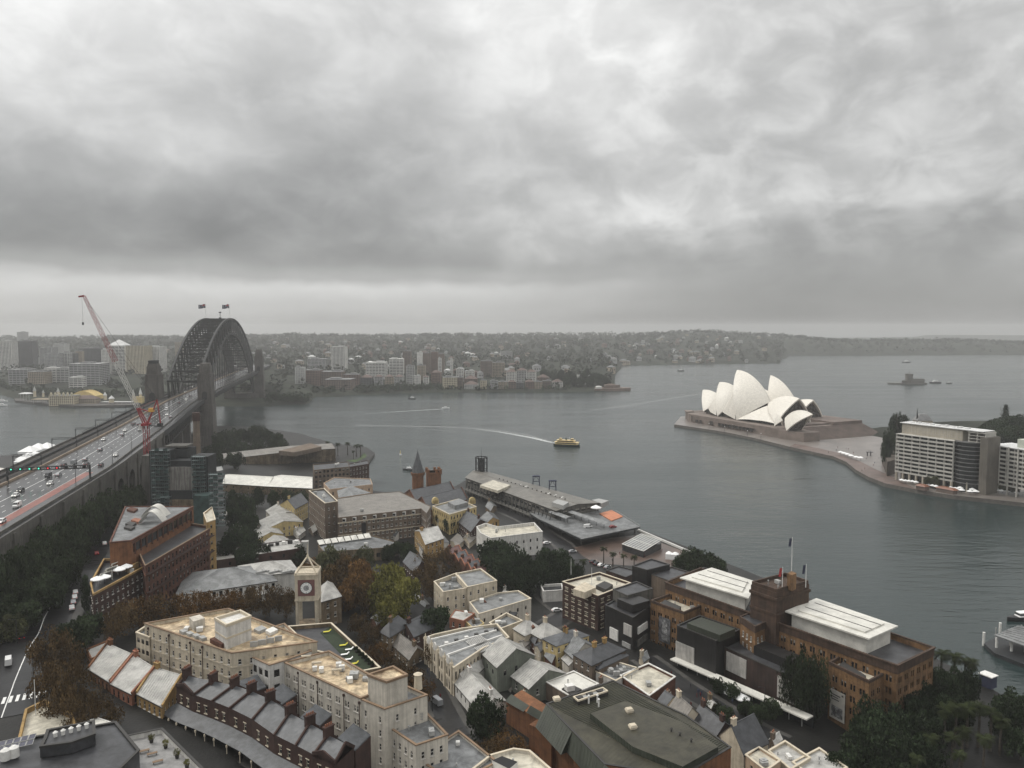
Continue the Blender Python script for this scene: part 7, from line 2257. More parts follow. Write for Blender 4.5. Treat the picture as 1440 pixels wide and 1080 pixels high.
SD = dict(sp=3.2, w=1.0, h=1.6, sh=3.3, top=.8, style='sash', m=.5)
PT = [
 ('yellow_house', 'yellow gabled house with dark slate roof below the long white shed', [(394, 709), (415, 716), (433, 706), (414, 700)], 17, 4.2, M_YEL, M_SLATED, 6, 1, 0, SD, 1),
 ('white_roof_house', 'low house with bright ribbed roofs left of the yellow gabled house', [(374, 718), (386, 731), (420, 722), (405, 711)], 13, 2.6, M_CREAML, M_METALW, 6, 0, 0, SD, 1),
 ('yellow_cottage', 'yellow cottage with a striped pale roof facing the dark fig tree', [(357, 746), (364, 757), (398, 751), (388, 740)], 13, 2.2, M_YEL, M_METALW, 6, 0, 0, SD, 0),
 ('yellow_hall', 'wide pale yellow hall with pale roof behind the yellow cottage', [(364, 733), (372, 745), (426, 734), (412, 722)], 14, 2.6, M_YEL, M_METALW, 6, 0, 0, SD, 0),
 ('slate_cottage', 'small cottage with a grey slate roof tucked under the yellow hall', [(350, 734), (357, 743), (371, 740), (362, 730)], 12, 2, M_CREAML, M_SLATE, 6, 0, 0, None, 0),
 ('mustard_house', 'mustard gabled house with white roof and a flagpole', [(583, 747), (598, 766), (624, 757), (608, 741)], 14.5, 3.4, M_OCHRE, M_METALW, 5, 1, 0, SD, 1),
 ('green_roof_annex', 'white walled annex with a pale green roof before the mustard house', [(588, 763), (594, 774), (631, 763), (624, 754)], 10.5, 1.4, M_WHITER, M_METAL, 4, 0, 0, None, 0),
 ('dark_gable_house', 'dark stone house with steep grey gables near the wharf', [(645, 734), (662, 748), (688, 736), (668, 724)], 11, 4.6, M_BRICKD, M_SLATE, 3, 0, 0, SD, 2),
 ('yellow_mission_hall', 'small yellow hall with a grey roof and tall brown windows', [(676, 728), (684, 736), (702, 731), (694, 722)], 12, 2.4, M_OCHRE, M_METAL, 3, 0, 0, dict(sp=3, w=1.2, h=2.2, sh=4, top=.8, style='dark', m=.4), 0),
 ('slate_chapel', 'small slate roofed building with white gable edges among the autumn trees', [(567, 790), (583, 806), (602, 794), (586, 780)], 11, 3.4, M_BRICKD, M_SLATE, 5, 0, 0, SD, 0),
 ('corner_pub', 'curved stone corner building with dark slate roof and pale edges', [(534, 888), (548, 896), (577, 878), (556, 868)], 17, 3, M_SAND, M_SLATED, 8, 1, 1, SD, 1),
 ('brick_row_house', 'dark brick house with slate roof right of the curved corner building', [(562, 880), (582, 896), (612, 882), (590, 866)], 16, 2.6, M_BRICKD, M_SLATED, 8, 1, 0, SD, 1),
 ('stone_terrace', 'long low stone terrace with a taupe ribbed roof under the autumn trees', [(544, 900), (575, 928), (598, 916), (562, 890)], 13.5, 2.6, M_SAND, M_TAUPER, 7, 0, 0, SD, 2),
 ('white_cottage_row', 'long white cottage with a pale roof along the laneway', [(640, 962), (676, 1004), (712, 986), (672, 945)], 14, 2.8, M_WHITER, M_METALW, 7, 0, 0, dict(sp=3.4, w=.9, h=1.5, sh=3.2, top=.7, style='dark', m=.5), 2),
 ('white_cottage_wing', 'white wing with a pale ribbed roof running behind the white cottage', [(638, 954), (656, 962), (688, 932), (676, 924)], 14, 2.2, M_WHITER, M_METALW, 7, 1, 0, None, 0),
 ('weatherboard_house', 'tall green grey weatherboard house with a pale gabled roof', [(679, 920), (699, 939), (752, 922), (730, 906)], 18, 4.2, M_WBOARD, M_METALW, 6, 0, 0, dict(sp=4.4, w=1.1, h=2.0, sh=5.4, top=1.4, style='dark', m=1.2, rows=1), 0),
 ('weatherboard_shed', 'green weatherboard house with a light grey gabled roof below the taller one', [(719, 951), (744, 969), (797, 948), (772, 934)], 14, 3.6, M_WBOARD, M_METALW, 6, 0, 0, dict(sp=4.4, w=1.1, h=1.9, sh=5.4, top=1.0, style='sash', m=1.2, rows=1), 0),
 ('pyramid_roof_house', 'cream house with a pale pyramid roof, left of a matching one', [(722, 884), (738, 894), (762, 884), (744, 874)], 14, 3.4, M_CREAM, M_METALW, 5, 0, 1, None, 1),
 ('pyramid_roof_house', 'cream house with a pale pyramid roof, right of a matching one', [(745, 889), (764, 900), (790, 888), (768, 877)], 14, 3.6, M_CREAM, M_METALW, 5, 0, 1, None, 1),
 ('cream_slate_house', 'cream house with a slate roof and ochre chimneys behind the brick slate house', [(763, 898), (783, 909), (828, 894), (806, 885)], 16, 1.8, M_YEL, M_SLATE, 5, 0, 1, SD, 2),
 ('grey_attic_house', 'narrow house with a steep light grey roof and skylight', [(794, 915), (806, 926), (838, 910), (822, 899)], 14, 3.4, M_CREAML, M_METAL, 5, 0, 0, SD, 1),
 ('brick_slate_house', 'brown brick house with dark slate hips, white ridges and two ochre chimneys', [(806, 920), (832, 936), (880, 914), (852, 902)], 15.5, 2.6, M_TAUPE, M_SLATED, 5, 1, 1, SD, 2),
 ('brick_slate_annex', 'lower slate hipped annex in front of the brown brick slate house', [(826, 932), (842, 942), (884, 922), (866, 913)], 14, 2, M_TAUPE, M_SLATED, 5, 0, 1, None, 0),
 ('low_shed', 'low grey roofed shed between the two weatherboard houses', [(790, 926), (800, 936), (816, 930), (806, 920)], 12, 1.2, M_CREAML, M_METALW, 5, 0, 0, None, 0),
 ('slate_gable_cottage', 'cottage with a taupe slate gable and white edges behind the green metal roof', [(938, 1000), (958, 1018), (988, 1008), (966, 988)], 12, 3.6, M_TRIM, M_TAUPER, 4, 0, 0, None, 1),
 ('slate_cottage_row', 'dark slate roofed cottage row with skylights beside the green metal roof', [(972, 1012), (1004, 1040), (1034, 1026), (998, 1000)], 11.5, 3.4, M_BRICKD, M_SLATED, 4, 0, 0, None, 2),
 ('gable_bank', 'cream gable fronted building with a dark slate roof and white ridge', [(1010, 1034), (1046, 1062), (1080, 1044), (1040, 1018)], 12, 5.4, M_CREAM, M_SLATED, 3, 1, 0, None, 1),
 ('small_slate_roof', 'small blue grey slate roof next to the white shop brick wall', [(926, 984), (936, 994), (956, 986), (944, 977)], 11.5, 2, M_TRIM, M_SLATE, 4, 0, 0, None, 0),
 ('pale_glass_roof', 'pale skylit roofs between the yellow cottage and the pale warehouse', [(372, 762), (384, 771), (412, 762), (398, 754)], 12, 2.0, M_CREAML, M_METALW, 6, 0, 0, None, 0)]
for nm, lab, q, ze, rise, wm, rm, zb, ax, hp, win, ch in PT:
 pitched(nm, lab, 'house', q, ze, rise, wm, rm, zb, ax, bool(hp), win, .3, ch, M_OCHRE if 'ochre' in lab else None, None, None, .5)
LT = 'narrow %s crowded between the old town cottages'
rq = random.Random(4)
for x, y, w, d, z in ((706, 912, 16, 11, 11), (722, 930, 14, 9, 10), (760, 908, 15, 10, 12), (776, 922, 14, 9, 11), (752, 898, 13, 9, 12), (738, 902, 12, 8, 11), (704, 950, 14, 9, 9), (716, 968, 13, 9, 9), (742, 978, 12, 8, 10), (826, 950, 12, 8, 10), (848, 962, 12, 8, 10), (786, 896, 12, 8, 12), (668, 886, 12, 8, 11), (702, 868, 14, 9, 11), (720, 862, 12, 8, 11), (684, 862, 12, 8, 11),
  (608, 905, 12, 8, 10), (530, 870, 14, 9, 14), (518, 852, 13, 9, 12), (596, 850, 13, 9, 9), (582, 840, 12, 8, 9), (664, 812, 12, 8, 8), (712, 836, 12, 7, 8), (655, 795, 12, 8, 8), (642, 760, 12, 8, 7), (660, 756, 11, 7, 7), (690, 712, 12, 7, 6), (576, 738, 12, 7, 8), (556, 748, 12, 7, 9), (440, 744, 12, 7, 9), (420, 746, 12, 7, 10), (406, 768, 12, 7, 9), (334, 770, 13, 8, 11), (350, 776, 12, 8, 11), (905, 925, 13, 8, 8), (1000, 990, 12, 8, 8), (1060, 1030, 13, 9, 8), (1090, 1040, 12, 8, 8), (918, 990, 12, 8, 9), (940, 985, 10, 7, 9)):
 k = rq.randrange(4); rm, nm = ((M_METAL, 'grey metal lean-to roof'), (M_METALW, 'pale metal lean-to roof'), (M_SLATE, 'slate lean-to roof'), (M_TAUPER, 'taupe lean-to roof'))[k]; s = rq.uniform(.8, 1.25)
 pitched('lean_to', LT % nm, 'outbuilding', [(x - w * s * .6, y), (x, y + d * s), (x + w * s * .7, y), (x + w * .1, y - d * s)], z, rq.uniform(.8, 2), rq.choice((M_CREAM, M_TAUPE, M_BRICK, M_WHITER, M_SAND)), rm, z - 8, rq.randrange(2), False, dict(sp=3, w=.9, h=1.3, sh=3.2, top=.7, style='sash', m=.4) if k else None, .25, rq.randrange(2), None, nm + 's between the cottages')
p = P(616, 748, 17.5); mb = MB(); mb.cyl(p, p + Vector((0, 0, 7)), .12, .07, 6); mb.build('flagpole', M_WHITE, D_['mustard_house'])
for k in range(5):
 x, y = 632 + k * 9.2, 775 + k * 6.6
 pitched('lane_cottage', 'small maroon and slate gabled cottage in the lane row, %s from the mustard house' % ordn[k], 'house', [(x - 7, y), (x + 4, y + 9), (x + 19, y + 4), (x + 7, y - 5)], 11, 2.4, M_BRICK, (M('maroon_roof', (.12, .065, .06), .6, .25, .4), M_SLATE)[k % 2], 4, 1, False, None, .2, 1, M_BRICK, 'gabled cottages in the lane', par=M_PINKR)
t, poly = bldg('italianate_hotel', 'ornate pale yellow hotel with curved gables and a dark balcony', 'hotel', [(608, 712), (632, 724), (670, 713), (645, 702)], 16, M_YEL, M_METAL, 3, .4, dict(sp=2.6, w=1.0, h=2.0, sh=4.2, top=1.2, style='dark', m=.5), M_TRIM, .4)
for px, py in ((612, 708), (664, 708)):
 p = P(px, py, 16); mb = MB(); mb.obox(p - Vector((0, 0, .2)), 4.2, 1.2, 2.2, .5); d = Vector((math.cos(.5), math.sin(.5), 0)); n_ = Vector((-d.y, d.x, 0)) * .6; c = p + Vector((0, 0, 2)); mb.cyl(c - n_, c + n_, 2.0, 2.0, 16); mb.build('curved_gable', M_YEL, t)
box_on(t, [(630, 706), (640, 711), (658, 706), (646, 701)], 15.6, 2.6, M_METAL, 'mansard'); clutter(t, poly, 16, 2)
t, poly = bldg('ornate_building', 'ornate white plaster shopfront with tall arched bays and crowning pediments', 'building', [(596, 898), (638, 940), (680, 912), (716, 897), (699, 878), (650, 884), (610, 893)], 19, M_CREAM, M_METAL, 6, .7, dict(sp=2.1, w=.9, h=2.6, sh=4.2, top=1.5, style='black', m=.5), M_TRIM, .35, (M_TRIM, (14.2, 10.0)))
a, b = P(596, 898, 19), P(638, 940, 19); dv = (b - a).normalized(); nv = Vector((dv.y, -dv.x, 0)); nv = nv if nv.dot(-a) > 0 else -nv
for k in range(5):
 p = a.lerp(b, .06 + .22 * k); mb = MB(); mb.obox(p - Vector((0, 0, 11)), .8, .8, 12.2, math.atan2(dv.y, dv.x)); mb.cyl(p + Vector((0, 0, 1.2)), p + Vector((0, 0, 2.4)), .3, .1, 8); mb.build('pilaster', M_TRIM, t)
for k in range(4):
 p = a.lerp(b, .17 + .22 * k); mb = MB(); mb.obox(p, 2.0, .6, 1.5, math.atan2(dv.y, dv.x)); mb.cyl(p + Vector((0, 0, 1.5)) - nv * .25, p + Vector((0, 0, 1.5)) + nv * .25, 1.0, 1.0, 14); mb.build('pediment', M_WHITER, t)
for i, (x, y) in enumerate(((655, 902), (667, 911))):
 q = [P(x, y, 18.6), P(x + 9, y + 7, 18.6), P(x + 30, y - 1, 19.5), P(x + 20, y - 8, 19.5)]; mb = MB(); mb.face(q)
 for k in range(12): u = k / 11; mb.bar(q[0].lerp(q[3], u) + Vector((0, 0, .08)), q[1].lerp(q[2], u) + Vector((0, 0, .08)), .16, .14, 1)
 mb.build('skylight', [M_DARK, M_UNITW], t)
for i in range(6):
 q = P(628 + i * 14, 906 - i * 4, 18.4); mb = MB(); mb.obox(q, 1.2, 1.2, .8, .4); mb.build('roof_vent', rnd.choice([M_UNITW, M_FRAMED]), t)
for i in range(3):
 a_, b_ = P(606 + i * 11, 900 + i * 11, 18.5), P(690 + i * 8, 880 + i * 7, 18.5); mb = MB(); mb.bar(a_, b_, .5, .8); mb.build('party_wall', M_UNITW, t)
mb = MB(); c = (a + b) / 2 - Vector((0, 0, 14.6)) + nv * 1.4; mb.obox(c, 20, 2.6, .25, math.atan2(dv.y, dv.x)); mb.build('street_awning', M_BRICKD, t)

M_GREEN = M('olive_metal_roof', (.06, .056, .038), .38, .22, .15, stain=.35, rib=.6, ribscale=1.1)
M_GREEND = M('green_metal_slope', (.040, .046, .034), .45, .2, .2, rib=.6, ribscale=1.1)
t, poly = bldg('green_roof_block', 'brick block with a stepped olive green ribbed metal roof, bottom centre', 'building', [(768, 990), (862, 957), (965, 1006), (1028, 1051), (960, 1092), (850, 1075)], 24, M_BRICKO, M_GREEN, 6, .05, None, M_FRAMED, .15)
mb = MB(); e0, e1, e2, e3 = [P(a, b, 24.0) for a, b in ((770, 990), (862, 959), (1026, 1051), (958, 1090))]
for k in range(1, 60): mb.bar(e0.lerp(e3, k / 60), e1.lerp(e2, k / 60), .12, .14)
mb.build('roof_seam', M_GREEND, t)
up = [tuple(P(a, b, 25.6).xy) for a, b in ((830, 1003), (880, 986), (960, 1015), (1010, 1050), (960, 1078), (890, 1050))]; mb = MB(); mb.prism(ccw(up), 24.0, 25.6, 1, 0); mb.build('raised_roof', [M_GREEN, M_GREEND], t)
TOP = [(768, 990), (805, 1027), (850, 1075), (910, 1120)]; tp = [P(a, b, 24.1) for a, b in TOP]
mb = MB(); dn = Vector((-3.0, -2.4, -5.0))
for i in range(3):
 if i == 1: continue
 mb.face([tp[i] + dn, tp[i + 1] + dn, tp[i + 1], tp[i]]); mb.face([tp[i + 1] + dn, tp[i] + dn, tp[i] + Vector((0, 0, -5)), tp[i + 1] + Vector((0, 0, -5))])
for i in (0, 1, 2, 3): mb.face([tp[i], tp[i] + dn, tp[i] + Vector((0, 0, -5))]); mb.face([tp[i], tp[i] + Vector((0, 0, -5)), tp[i] + dn])
for i in (0, 2):
 for k in range(1, 14): u = tp[i].lerp(tp[i + 1], k / 14); mb.bar(u, u + dn, .14, .1)
d2 = Vector((-1.5, -1.2, -5.0)); mb.face([tp[1] + d2, tp[2] + d2, tp[2], tp[1]]); mb.build('mansard_slope', M_GREEND, t)
for i, (x, y) in enumerate(((776, 1022), (826, 1062), (762, 1006))):
 p = P(x, y, 19); mb = MB(); mb.obox((p.x - .5, p.y - .8, 5), 4.2, 4.2, 14 - i, .85); mb.build('brick_pier', M_BRICKO, t)
mb = MB(); q = ccw([tuple(P(a, b, 17).xy) for a, b in ((712, 985), (760, 1012), (782, 1000), (734, 970))]); mb.prism(q, 5, 17); mb.build('brick_wing', M_BRICKO, t)
mb = MB(); q2 = [P(a, b, 17.1) for a, b in ((710, 986), (736, 1001), (744, 992), (719, 976))]; mb.face(q2); q3 = [P(740, 1002, 17.1), P(764, 1016, 17.1), P(770, 1006, 19), P(746, 992, 19)]; mb.face(q3); mb.build('wing_slope', M_GREEND, t)
for x, y in ((725, 1004), (750, 1022), (798, 1058)):
 p = P(x, y, 12); mb = MB(); mb.obox((p.x + .4, p.y + .3, 10.5), 4.5, .8, 2.2, -.55); mb.build('strip_window', M_PANE, t)
q = ccw([tuple(P(a, b, 25.2).xy) for a, b in ((806, 980), (813, 986), (855, 972), (848, 967))]); mb = MB(); mb.prism(q, 24, 25.0, 1, 0); ring(mb, q, .05, .3, 25.0, 25.4, 2)
for k in range(3): c = P(815 + k * 14, 981 - k * 5, 25.1); mb.cyl(c - Vector((0, 0, .3)), c + Vector((0, 0, .25)), 1.0, 1.0, 14, 1)
mb.build('fan_bank', [M_UNIT, M_FRAMED, M_TRIM], t)
for x, y in ((885, 1001), (890, 1024), (783, 985)):
 p = P(x, y, 25.6); mb = MB(); mb.obox(p, 1.7, 1.4, .5, .3); mb.obox(p + Vector((0, 0, .5)), 2.0, 1.7, .5, .3, taper=.75); mb.build('roof_cowl', M_TRIM, t)
for x, y in ((840, 984), (842, 990), (828, 985), (944, 1032), (956, 1038), (972, 1047)):
 p = P(x, y, 25); mb = MB(); mb.cyl(p - Vector((0, 0, .8)), p + Vector((0, 0, 1.3)), .22, .2, 8); mb.cyl(p + Vector((0, 0, 1.3)), p + Vector((0, 0, 1.6)), .4, .1, 8); mb.build('vent_pipe', M_UNITW if y < 1000 else M_FRAMED, t)
# --- sandstone museum on the quay
M_MUS = M('museum_sandstone', (.225, .125, .056), .9, .22, .2, .2, stain=.35, streak=.35, brick=.7)
M_MUSD = M('museum_dark_stone', (.060, .036, .024), .85, .3, .3, streak=.3)
M_BLK = M('black_panel', (.016, .015, .015), .45, .25, .3, streak=.3)
M_RUSTB = M('rust_black_wall', (.038, .022, .018), .6, .3, .25, streak=.4)
M_LOUV = M('white_louvre', (.52, .50, .47), .7, .12, .5, streak=.3, rib=.5, ribscale=3)
MW = dict(sp=3.6, w=.75, h=1.9, sh=3.7, top=3.6, style='black', pair=True, m=.8)
t, mp_ = bldg('museum', 'large tan sandstone museum with white roof slabs and a dark central tower', 'museum', [(936, 820), (1262, 937), (1313, 912), (985, 800)], 25, M_MUS, M_FLATD, 2, 1.6, MW, None)
mus = t
mb = MB(); ring(mb, mp_, .18, -.02, 22.6, 25.06); ring(mb, mp_, .45, .3, 25.06, 25.5); mb.build('dark_cornice', M_MUSD, t)
for q, z in (([(956, 812), (1001, 798), (1064, 818), (1053, 841)], 29.4), ([(1104, 859), (1148, 841), (1263, 880), (1222, 898)], 29.4)):
 pl = ccw([tuple(P(a, b, z).xy) for a, b in q]); mb = MB(); mb.prism(offset(pl, 1.6), 23.5, z - .5); ph = mb.build('rooftop_pavilion', M_WHITEROOF, t)
 mb = MB(); mb.prism(pl, z - .5, z, 0, None, True); mb.prism(offset(pl, 3.0), z, z + .5); mb.build('roof_slab', M_WHITEROOF, ph)
 for u in (.38, .7):
  a, b = Vector(pl[0]).lerp(Vector(pl[1]), u), Vector(pl[3]).lerp(Vector(pl[2]), u); mb = MB(); mb.bar((*a.lerp(b, .1), z + .56), (*a.lerp(b, .9), z + .56), .3, .1); mb.build('roof_gutter', M_FRAMED, ph)
tw, tp_ = box_on(t, [(1056, 822), (1092, 834), (1138, 821), (1104, 809)], 18, 18, M_MUSD, 'tower')
mb = MB(); ring(mb, tp_, .4, .5, 33.2, 34.2); ring(mb, tp_, -.2, .7, 36, 37.2); ring(mb, tp_, .25, .3, 28, 28.8); mb.build('tower_cornice', M_MUSD, tw)
clutter(tw, [tuple(p) for p in offset(tp_, 1)], 36, 6)
bk_, bp_ = box_on(t, [(1107, 806), (1114, 809), (1120, 806), (1113, 803)], 36, 5.5, M_MUS, 'flag_plinth')
for i, (x, y) in enumerate(((1100, 826), (1133, 826), (1113, 806))):
 p = P(x, y, 37); h = (7, 8, 13)[i]; fp = thing('flagpole', ('flagpole with a drooping reddish flag, left on the museum tower', 'flagpole with a dark furled flag, right on the museum tower', 'tallest white flagpole on the museum tower plinth')[i], 'flag', p, 0, 'museum flagpoles')
 mb = MB(); mb.cyl(p, p + Vector((0, 0, h)), .14, .07, 7); mb.build('pole', M_WHITE, fp)
 mb = MB()
 for k in range(5):
  for s in range(3): z0 = h - .4 - k * .6; xo = lambda q: -.15 - .25 * s - .07 * q; mb.face([p + Vector((xo(k), .08 * s, z0)), p + Vector((xo(k) - .25, .08 * (s + 1), z0)), p + Vector((xo(k + 1) - .25, .08 * (s + 1), z0 - .6)), p + Vector((xo(k + 1), .08 * s, z0 - .6))])
 mb.build('flag', (M_FLAGR, M_FLAG, M_FLAG)[i], fp)
fb, fq = box_on(t, [(1041, 868), (1062, 882), (1086, 871), (1064, 859)], 2, 22.5, M_MUS, 'front_bay'); Count.n = 60
mb = MB(); ring(mb, fq, .25, .3, 22.6, 24.9); mb.build('bay_parapet', M_MUSD, fb); mb = MB(); mb.face([(*p, 24.52) for p in offset(fq, .3)]); mb.build('bay_roof', M_FLATD, fb)
for a, b in zip(fq, fq[1:] + fq[:1]):
 if facing(a, b):
  L = (Vector(b) - Vector(a)).length; ops = grid_ops(L, 22, 8, 2.4, .7, 1.9, 3.7, 1.5); e = (Vector(b) - Vector(a)).normalized(); nn_ = Vector((e.y, -e.x)); place_windows(t, tuple(Vector(a) + nn_ * .2), tuple(Vector(b) + nn_ * .2), ops, 'sash')
for i, (q, lab) in enumerate((([(915, 847), (962, 864), (990, 852), (944, 837)], 'left front wing of the sandstone museum, with a hanging picture banner'), ([(1166, 934), (1222, 961), (1250, 946), (1192, 920)], 'right front wing of the sandstone museum, with a tall white poster'))):
 w, wq = bldg('museum_wing', lab, 'museum wing', q, 20.5, M_MUS, M_FLATC, 2, 1.2, dict(sp=3.3, w=.75, h=1.9, sh=3.7, top=2.8, style='black', pair=True, m=.6), M_MUSD, .9, None, 3)
 box_on(w, [(q[0][0] + 14, q[0][1] + 1), (q[1][0] - 8, q[1][1] - 7), (q[1][0] - 4, q[1][1] - 11), (q[0][0] + 20, q[0][1] - 4)], 19.3, 1.8, M_FRAMED, 'plant_screen')
def banner(root, x0, y0, x1, y1, z1, h, off, mats, blobs, name):
 a, b = P(x0, y0, 20.5), P(x1, y1, 20.5); a.z = b.z = 0; d = (b - a).normalized(); n_ = Vector((d.y, -d.x, 0)); n_ = n_ if n_.dot(-a) > 0 else -n_
 a += n_ * off; b += n_ * off; L = (b - a).length; mb = MB(); z0 = z1 - h; c = (a + b) / 2
 mb.bar(a + Vector((0, 0, z0 + h / 2)), b + Vector((0, 0, z0 + h / 2)), .14, h, 0)
 for u0, u1, v0, v1, mi in blobs:
  p, q = a + d * L * u0 + n_ * .1, a + d * L * u1 + n_ * .1; mb.face([p + Vector((0, 0, z0 + h * v0)), q + Vector((0, 0, z0 + h * v0)), q + Vector((0, 0, z0 + h * v1)), p + Vector((0, 0, z0 + h * v1))], mi)
 mb.build(name, mats, root)


M_BG, M_BM = M('banner_grey', (.10, .10, .105), .8, .5, .8), M('banner_mid', (.24, .24, .24), .8, .6, .9)
ws = [o for o in bpy.data.objects if o.name.startswith('museum_wing')]
banner(ws[0], 928, 851.7, 944, 857.5, 16.8, 9.5, .45, [M_BG, M_BM, M_CANVAS], [(.3, .75, .35, .8, 1), (.4, .62, .5, .72, 2), (.25, .8, .1, .3, 1), (.42, .6, .82, .9, 1)], 'picture_banner')
banner(ws[1], 1170, 936, 1191, 946, 13.6, 9.0, .45, [M('poster_paper', (.42, .40, .36), .8, .1, .6), M_BG, M_BM], [(.12, .88, .08, .46, 2), (.2, .4, .14, .4, 1), (.5, .82, .18, .36, 1), (.12, .7, .82, .86, 1), (.12, .55, .74, .78, 1), (.12, .62, .66, .70, 1), (.78, .9, .88, .94, 1)], 'poster')
bx, bq_ = bldg('museum_extension', 'black flat extension with pale louvre panels before the museum, taller left part', 'museum wing', [(952, 880), (1007, 902), (1041, 886), (984, 866)], 19, M_BLK, M_FLATD, 2, .3, None, M_FRAMED, .3)
box_on(bx, [(966, 876), (1012, 893), (1034, 884), (986, 868)], 18.8, 2.4, M_GREEND, 'roof_vault')
by, bq2 = bldg('museum_extension', 'long low rust black extension with louvre panels right of the black one', 'museum wing', [(1007, 905), (1128, 960), (1150, 948), (1036, 890)], 15.5, M_RUSTB, M_FLATD, 2, .3, None, M_FRAMED, .3)
box_on(by, [(1060, 908), (1112, 930), (1126, 922), (1074, 901)], 15.2, 3.0, M_BLK, 'roof_lantern')
for rt_, (x0, y0, x1, y1, zt_, h) in ((bx, (951, 879.6, 977, 890, 13.5, 6.3)), (by, (1022, 911.8, 1050, 924.5, 14.6, 6.5)), (by, (1094, 944.5, 1128, 960, 14.4, 7))):
 a, b = P(x0, y0, 19 if rt_ is bx else 15.5), P(x1, y1, 19 if rt_ is bx else 15.5); a.z = b.z = zt_ - h / 2
 d = (b - a).normalized(); n_ = Vector((d.y, -d.x, 0)) * .12; mb = MB(); mb.bar(a + n_, b + n_, .14, h)
 for k in range(14): c = a.lerp(b, (k + .5) / 14) + n_ * 1.9; mb.bar(c - Vector((0, 0, h / 2)), c + Vector((0, 0, h / 2)), .10, .12)
 mb.build('louvre_panel', M_LOUV, rt_)
aw = thing('street_canopy', 'long pale street canopy along the foot of the museum', 'canopy', P(1040, 970, 2.4))
a, b = P(943, 927, 7.5), P(1135, 1012, 7.5); d = (b - a).normalized(); n_ = Vector((-d.y, d.x, 0)); mb = MB(); mb.bar(a + n_ * 1.5, b + n_ * 1.5, 3.6, .45); mb.build('roof', M_WHITEROOF, aw)
for k in range(12):
 mb = MB(); p = a.lerp(b, (k + .4) / 12) + n_ * 1.6; mb.bar((p.x, p.y, 2), (p.x, p.y, 7.2), .22); mb.build('post', M_UNIT, aw)
mb = MB(); a2, b2 = a + n_ * 3.6, b + n_ * 3.6; mb.bar((a2.x, a2.y, 5), (b2.x, b2.y, 5), .3, 5); mb.build('shopfront', M_DKGLASS, aw)
CB = [('dark black cube of the museum annex, tallest at the back', [(889, 796), (910, 802), (942, 794), (916, 786)], 24, M_BLK), ('grey topped cube right of the tallest black annex cube', [(916, 808), (944, 818), (974, 806), (944, 797)], 22, M_TAUPE),
  ('slate topped cube behind the brick striped block', [(862, 829), (882, 838), (918, 828), (895, 818)], 22, M_CONC), ('low dark roofed annex behind the striped block', [(852, 802), (880, 812), (900, 804), (870, 796)], 13, M_BRICKD), ('small dark block tucked before the fig tree', [(968, 806), (990, 815), (1010, 806), (990, 798)], 20, M_BLK)]
for lab, q, zt, wm in CB: bldg('annex_cube', lab, 'museum annex', q, zt, wm, M_FLATD, 2, .25, None, M_FRAMED, .2)
cu, cq = bldg('annex_cube', 'large black cube with white window boxes beside the striped brick block', 'museum annex', [(851, 851), (890, 869), (916, 852), (878, 836)], 18, M_BLK, M_FLATD, 2, .3, None, M_FRAMED, .2)
box_on(cu, [(868, 842), (890, 851), (914, 844), (892, 835)], 18, 3.2, M_BLK, 'upper_box')
a, b = P(851, 851, 18), P(890, 869, 18); e = (b - a).normalized(); n_ = Vector((e.y, -e.x, 0)); n_ = n_ if n_.dot(-a) > 0 else -n_
for u, w, z0, z1, m in ((.35, 4.6, 6.4, 10.6, M_UNITW), (.84, 4.2, 10.6, 14.8, M_LOUV), (.8, 4.4, 4.2, 7.6, M_UNIT), (.3, 7, 3, 5.6, M_DKGLASS)):
 p = a.lerp(b, u) + n_ * .2; mb = MB(); mb.bar(p - e * w / 2 + Vector((0, 0, (z0 + z1) / 2 - 18)), p + e * w / 2 + Vector((0, 0, (z0 + z1) / 2 - 18)), .5, z1 - z0); mb.build('window_box', m, cu)
b2 = P(916, 852, 18); e2 = (b2 - b).normalized(); n2 = Vector((e2.y, -e2.x, 0)); n2 = n2 if n2.dot(-b) > 0 else -n2
for u, w, z0, z1, m in ((.5, 7.6, 10.6, 13.2, M_UNITW), (.5, 7.6, 6, 8.4, M_CONC)):
 p = b.lerp(b2, u) + n2 * .2; mb = MB(); mb.bar(p - e2 * w / 2 + Vector((0, 0, (z0 + z1) / 2 - 18)), p + e2 * w / 2 + Vector((0, 0, (z0 + z1) / 2 - 18)), .5, z1 - z0); mb.build('window_box', m, cu)

# --- spired brick store by the cove
for i, q in enumerate(([(568, 696), (585, 707), (641, 694), (625, 685)], [(585, 707), (602, 718), (657, 702), (641, 694)])):
 pitched('brick_store', ('red brick gabled store with the spire, rear half', 'red brick gabled store by the wharf, front half')[i], 'warehouse', q, 14, 5.5, M_BRICKO, M_SLATED, 2, 1, False, dict(sp=3, w=1, h=2.2, sh=4, top=1, style='dark', m=.6), .3, 0, par=M_BRICK)
p = PD(588, 515, 2); t = thing('spire_tower', 'brick tower with a tall slate spire at the cove', 'tower', p); z1 = PZ(664, 515)
mb = MB(); mb.cyl((p.x, 515, 2), (p.x, 515, z1), 3.9, 3.9, 8); mb.cyl((p.x, 515, z1 - 2), (p.x, 515, z1), 4.6, 4.9, 8); mb.build('shaft', M_BRICKO, t); mb = MB(); mb.cyl((p.x, 515, z1), (p.x, 515, PZ(634, 515)), 4.3, .12, 8); mb.cyl((p.x, 515, PZ(634, 515)), (p.x, 515, PZ(629, 515)), .12, .05, 5); mb.build('spire', M_SLATE, t)
p = PD(610, 520, 2); t = thing('crenellated_tower', 'square red brick tower with battlements beside the slate spire', 'tower', p); z1 = PZ(663, 520); mb = MB(); mb.obox((p.x, 520, 2), 9, 9, z1 - 2, .25); mb.obox((p.x, 520, z1 - 1.2), 10, 10, 1.2, .25)
